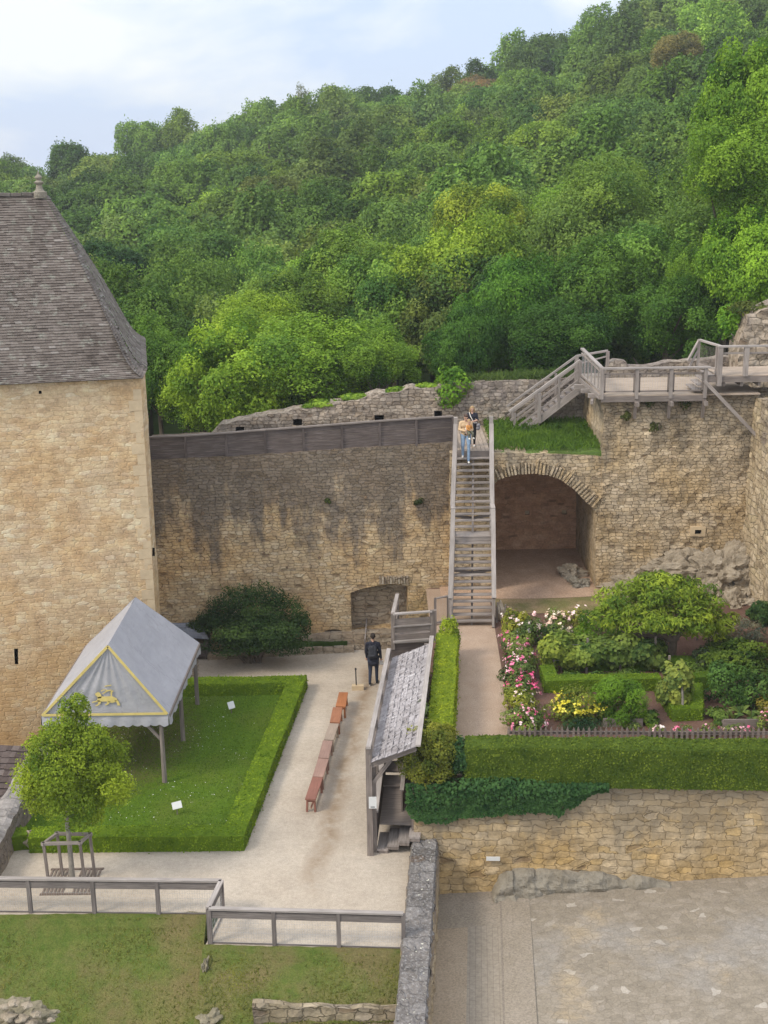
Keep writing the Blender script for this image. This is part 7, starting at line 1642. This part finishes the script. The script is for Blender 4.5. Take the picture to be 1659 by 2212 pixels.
# --- man coming down the first steps with a small child on his arm
def carrier():
    k_ = prof[-2]; zs2 = k_[1]; base = V((at_Y(1006, 972, k_[0]+.08).x, k_[0]+.10, zs2)); hpx = at_Y(998, 896, base.y).z-zs2; s = max(.86, min(1.0, hpx/1.70))
    e = empty('person', base, 'person in beige jacket and pale jeans carrying a small child down the stair', 'person')
    W = world(base, rad(180), s); C = []
    C += [((.10, 0, .92), .11, (.12, .10, .50), .072, 1), ((.12, .10, .50), .068, (.11, .03, .10), .05, 1), ((-.10, 0, .92), .11, (-.11, .14, .56), .072, 1), ((-.11, .14, .56), .068, (-.10, .18, -.10), .05, 1)]
    C += [((.11, .0, .06), .042, (.13, .16, .04), .038, 2), ((-.10, .16, -.14), .042, (-.11, .31, -.15), .038, 2), ((.11, .03, .1), .045, (.11, .0, .06), .042, 2), ((-.10, .18, -.10), .045, (-.10, .16, -.14), .042, 2)]
    C += [((-.07, 0, .97), .125, (.07, 0, .97), .125, 0), ((-.06, .0, 1.12), .12, (.06, .0, 1.12), .12, 0), ((-.09, .02, 1.30), .115, (.09, .02, 1.30), .115, 0), ((-.13, .02, 1.40), .078, (.13, .02, 1.40), .078, 0), ((0, .02, 1.42), .075, (0, .05, 1.49), .055, 3), ((-.03, .11, 1.02), .05, (-.03, .11, 1.3), .04, 4)]
    C += [((.19, .02, 1.385), .075, (.25, .05, 1.13), .06, 0), ((.25, .05, 1.13), .056, (.06, .28, 1.12), .042, 0), ((-.19, .02, 1.385), .075, (-.24, .07, 1.12), .06, 0), ((-.24, .07, 1.12), .056, (-.12, .30, 1.02), .042, 0)]
    hand(C, (.05, .29, 1.12), (-1, .25, .0), 1, 3, 1.0); hand(C, (-.11, .31, 1.02), (1, .2, .0), -1, 3, 1.0)
    T = head(C, (0, .05, 1.49), (0, .09, 1.615), (-.35, 1, -.55), 3)
    body('body', e, xf(C, W, s), [BEIGE, JEAN, WHITE, SKIN, WHITE], .012)
    TT = lambda a, b, d: W(T(a, b, d)); face_marks(e, TT, s)
    hairpiece('hair', e, [(TT(0, -.03, .05), .088*s, TT(0, .0, .066), .083*s), (TT(0, -.075, -.01), .05*s, TT(0, -.06, .02), .06*s)], HAIRB)
    m = MB(); m.tube([W((-.125, .07, .955)), W((0, .128, .95)), W((.125, .07, .955))], [.022*s]*3, 6); m.build('belt', BLACKC, e)
    # the child, seated on the left forearm, turned towards the camera's right
    cbase = W((-.10, .26, 1.06)); ce = empty('person', cbase, 'small child in an orange top carried on the arm of the person in beige', 'person')
    s2 = s*.60; W2 = world(cbase, rad(180+30), s2); C2 = []
    C2 += [((-.06, 0, .08), .13, (.06, 0, .08), .13, 1), ((0, 0, .22), .13, (0, .0, .36), .125, 0), ((-.09, 0, .42), .08, (.09, 0, .42), .08, 0), ((0, 0, .44), .07, (0, .01, .52), .06, 3)]
    C2 += [((.10, .05, .06), .10, (.15, .28, -.05), .078, 1), ((.15, .28, -.05), .075, (.15, .26, -.30), .055, 1), ((-.10, .05, .06), .10, (-.15, .26, -.06), .078, 1), ((-.15, .26, -.06), .075, (-.16, .24, -.30), .055, 1)]
    C2 += [((.15, .26, -.34), .055, (.16, .38, -.36), .048, 2), ((-.16, .24, -.34), .055, (-.17, .36, -.36), .048, 2)]
    C2 += [((.15, 0, .42), .07, (.20, .10, .24), .055, 0), ((.20, .10, .24), .05, (.10, .20, .18), .04, 0), ((-.15, 0, .42), .07, (-.24, .02, .26), .055, 0), ((-.24, .02, .26), .05, (-.22, -.12, .30), .04, 0)]
    hand(C2, (.09, .21, .18), (-1, .3, 0), 1, 3, .9, 1.0); hand(C2, (-.22, -.13, .30), (0, -1, .3), -1, 3, .9, 1.0)
    T2 = head(C2, (0, .01, .50), (0, .03, .68), (.1, 1, -.2), 3, 1.32)
    body('body', ce, xf(C2, W2, s2), [ORANGE, OLIVEC, WHITE, SKIN], .0095)
    TT2 = lambda a, b, d: W2(T2(a, b, d)); face_marks(ce, TT2, s2*1.32)
    hairpiece('hair', ce, [(TT2(0, -.035, .045), .09*s2*1.32, TT2(0, -.005, .062), .086*s2*1.32), (TT2(0, -.075, -.02), .055*s2*1.3, TT2(0, -.06, .02), .06*s2*1.3)], HAIRF, .010)
carrier()
# ------------------------------------------------------------------ the air over the valley
hm = bpy.data.materials.new('valley_haze'); hm.use_nodes = True; ht = hm.node_tree; ht.nodes.clear()
ho = ht.nodes.new('ShaderNodeOutputMaterial'); hv = ht.nodes.new('ShaderNodeVolumePrincipled')
hv.inputs['Color'].default_value = (0.92, 0.96, 1.0, 1); hv.inputs['Density'].default_value = 0.00042; hv.inputs['Anisotropy'].default_value = 0.2
ht.links.new(hv.outputs[0], ho.inputs['Volume'])
mb = MB(); lo, hi = V((-470, -130, -42)), V((470, 520, 125))
c = [(lo.x, lo.y), (hi.x, lo.y), (hi.x, hi.y), (lo.x, hi.y)]
ids = [mb.vert((x, y, z)) for z in (lo.z, hi.z) for x, y in c]
for f in ((0, 3, 2, 1), (4, 5, 6, 7), (0, 1, 5, 4), (1, 2, 6, 5), (2, 3, 7, 6), (3, 0, 4, 7)): mb.face([ids[i] for i in f])
mb.build('haze', hm, kind='stuff')
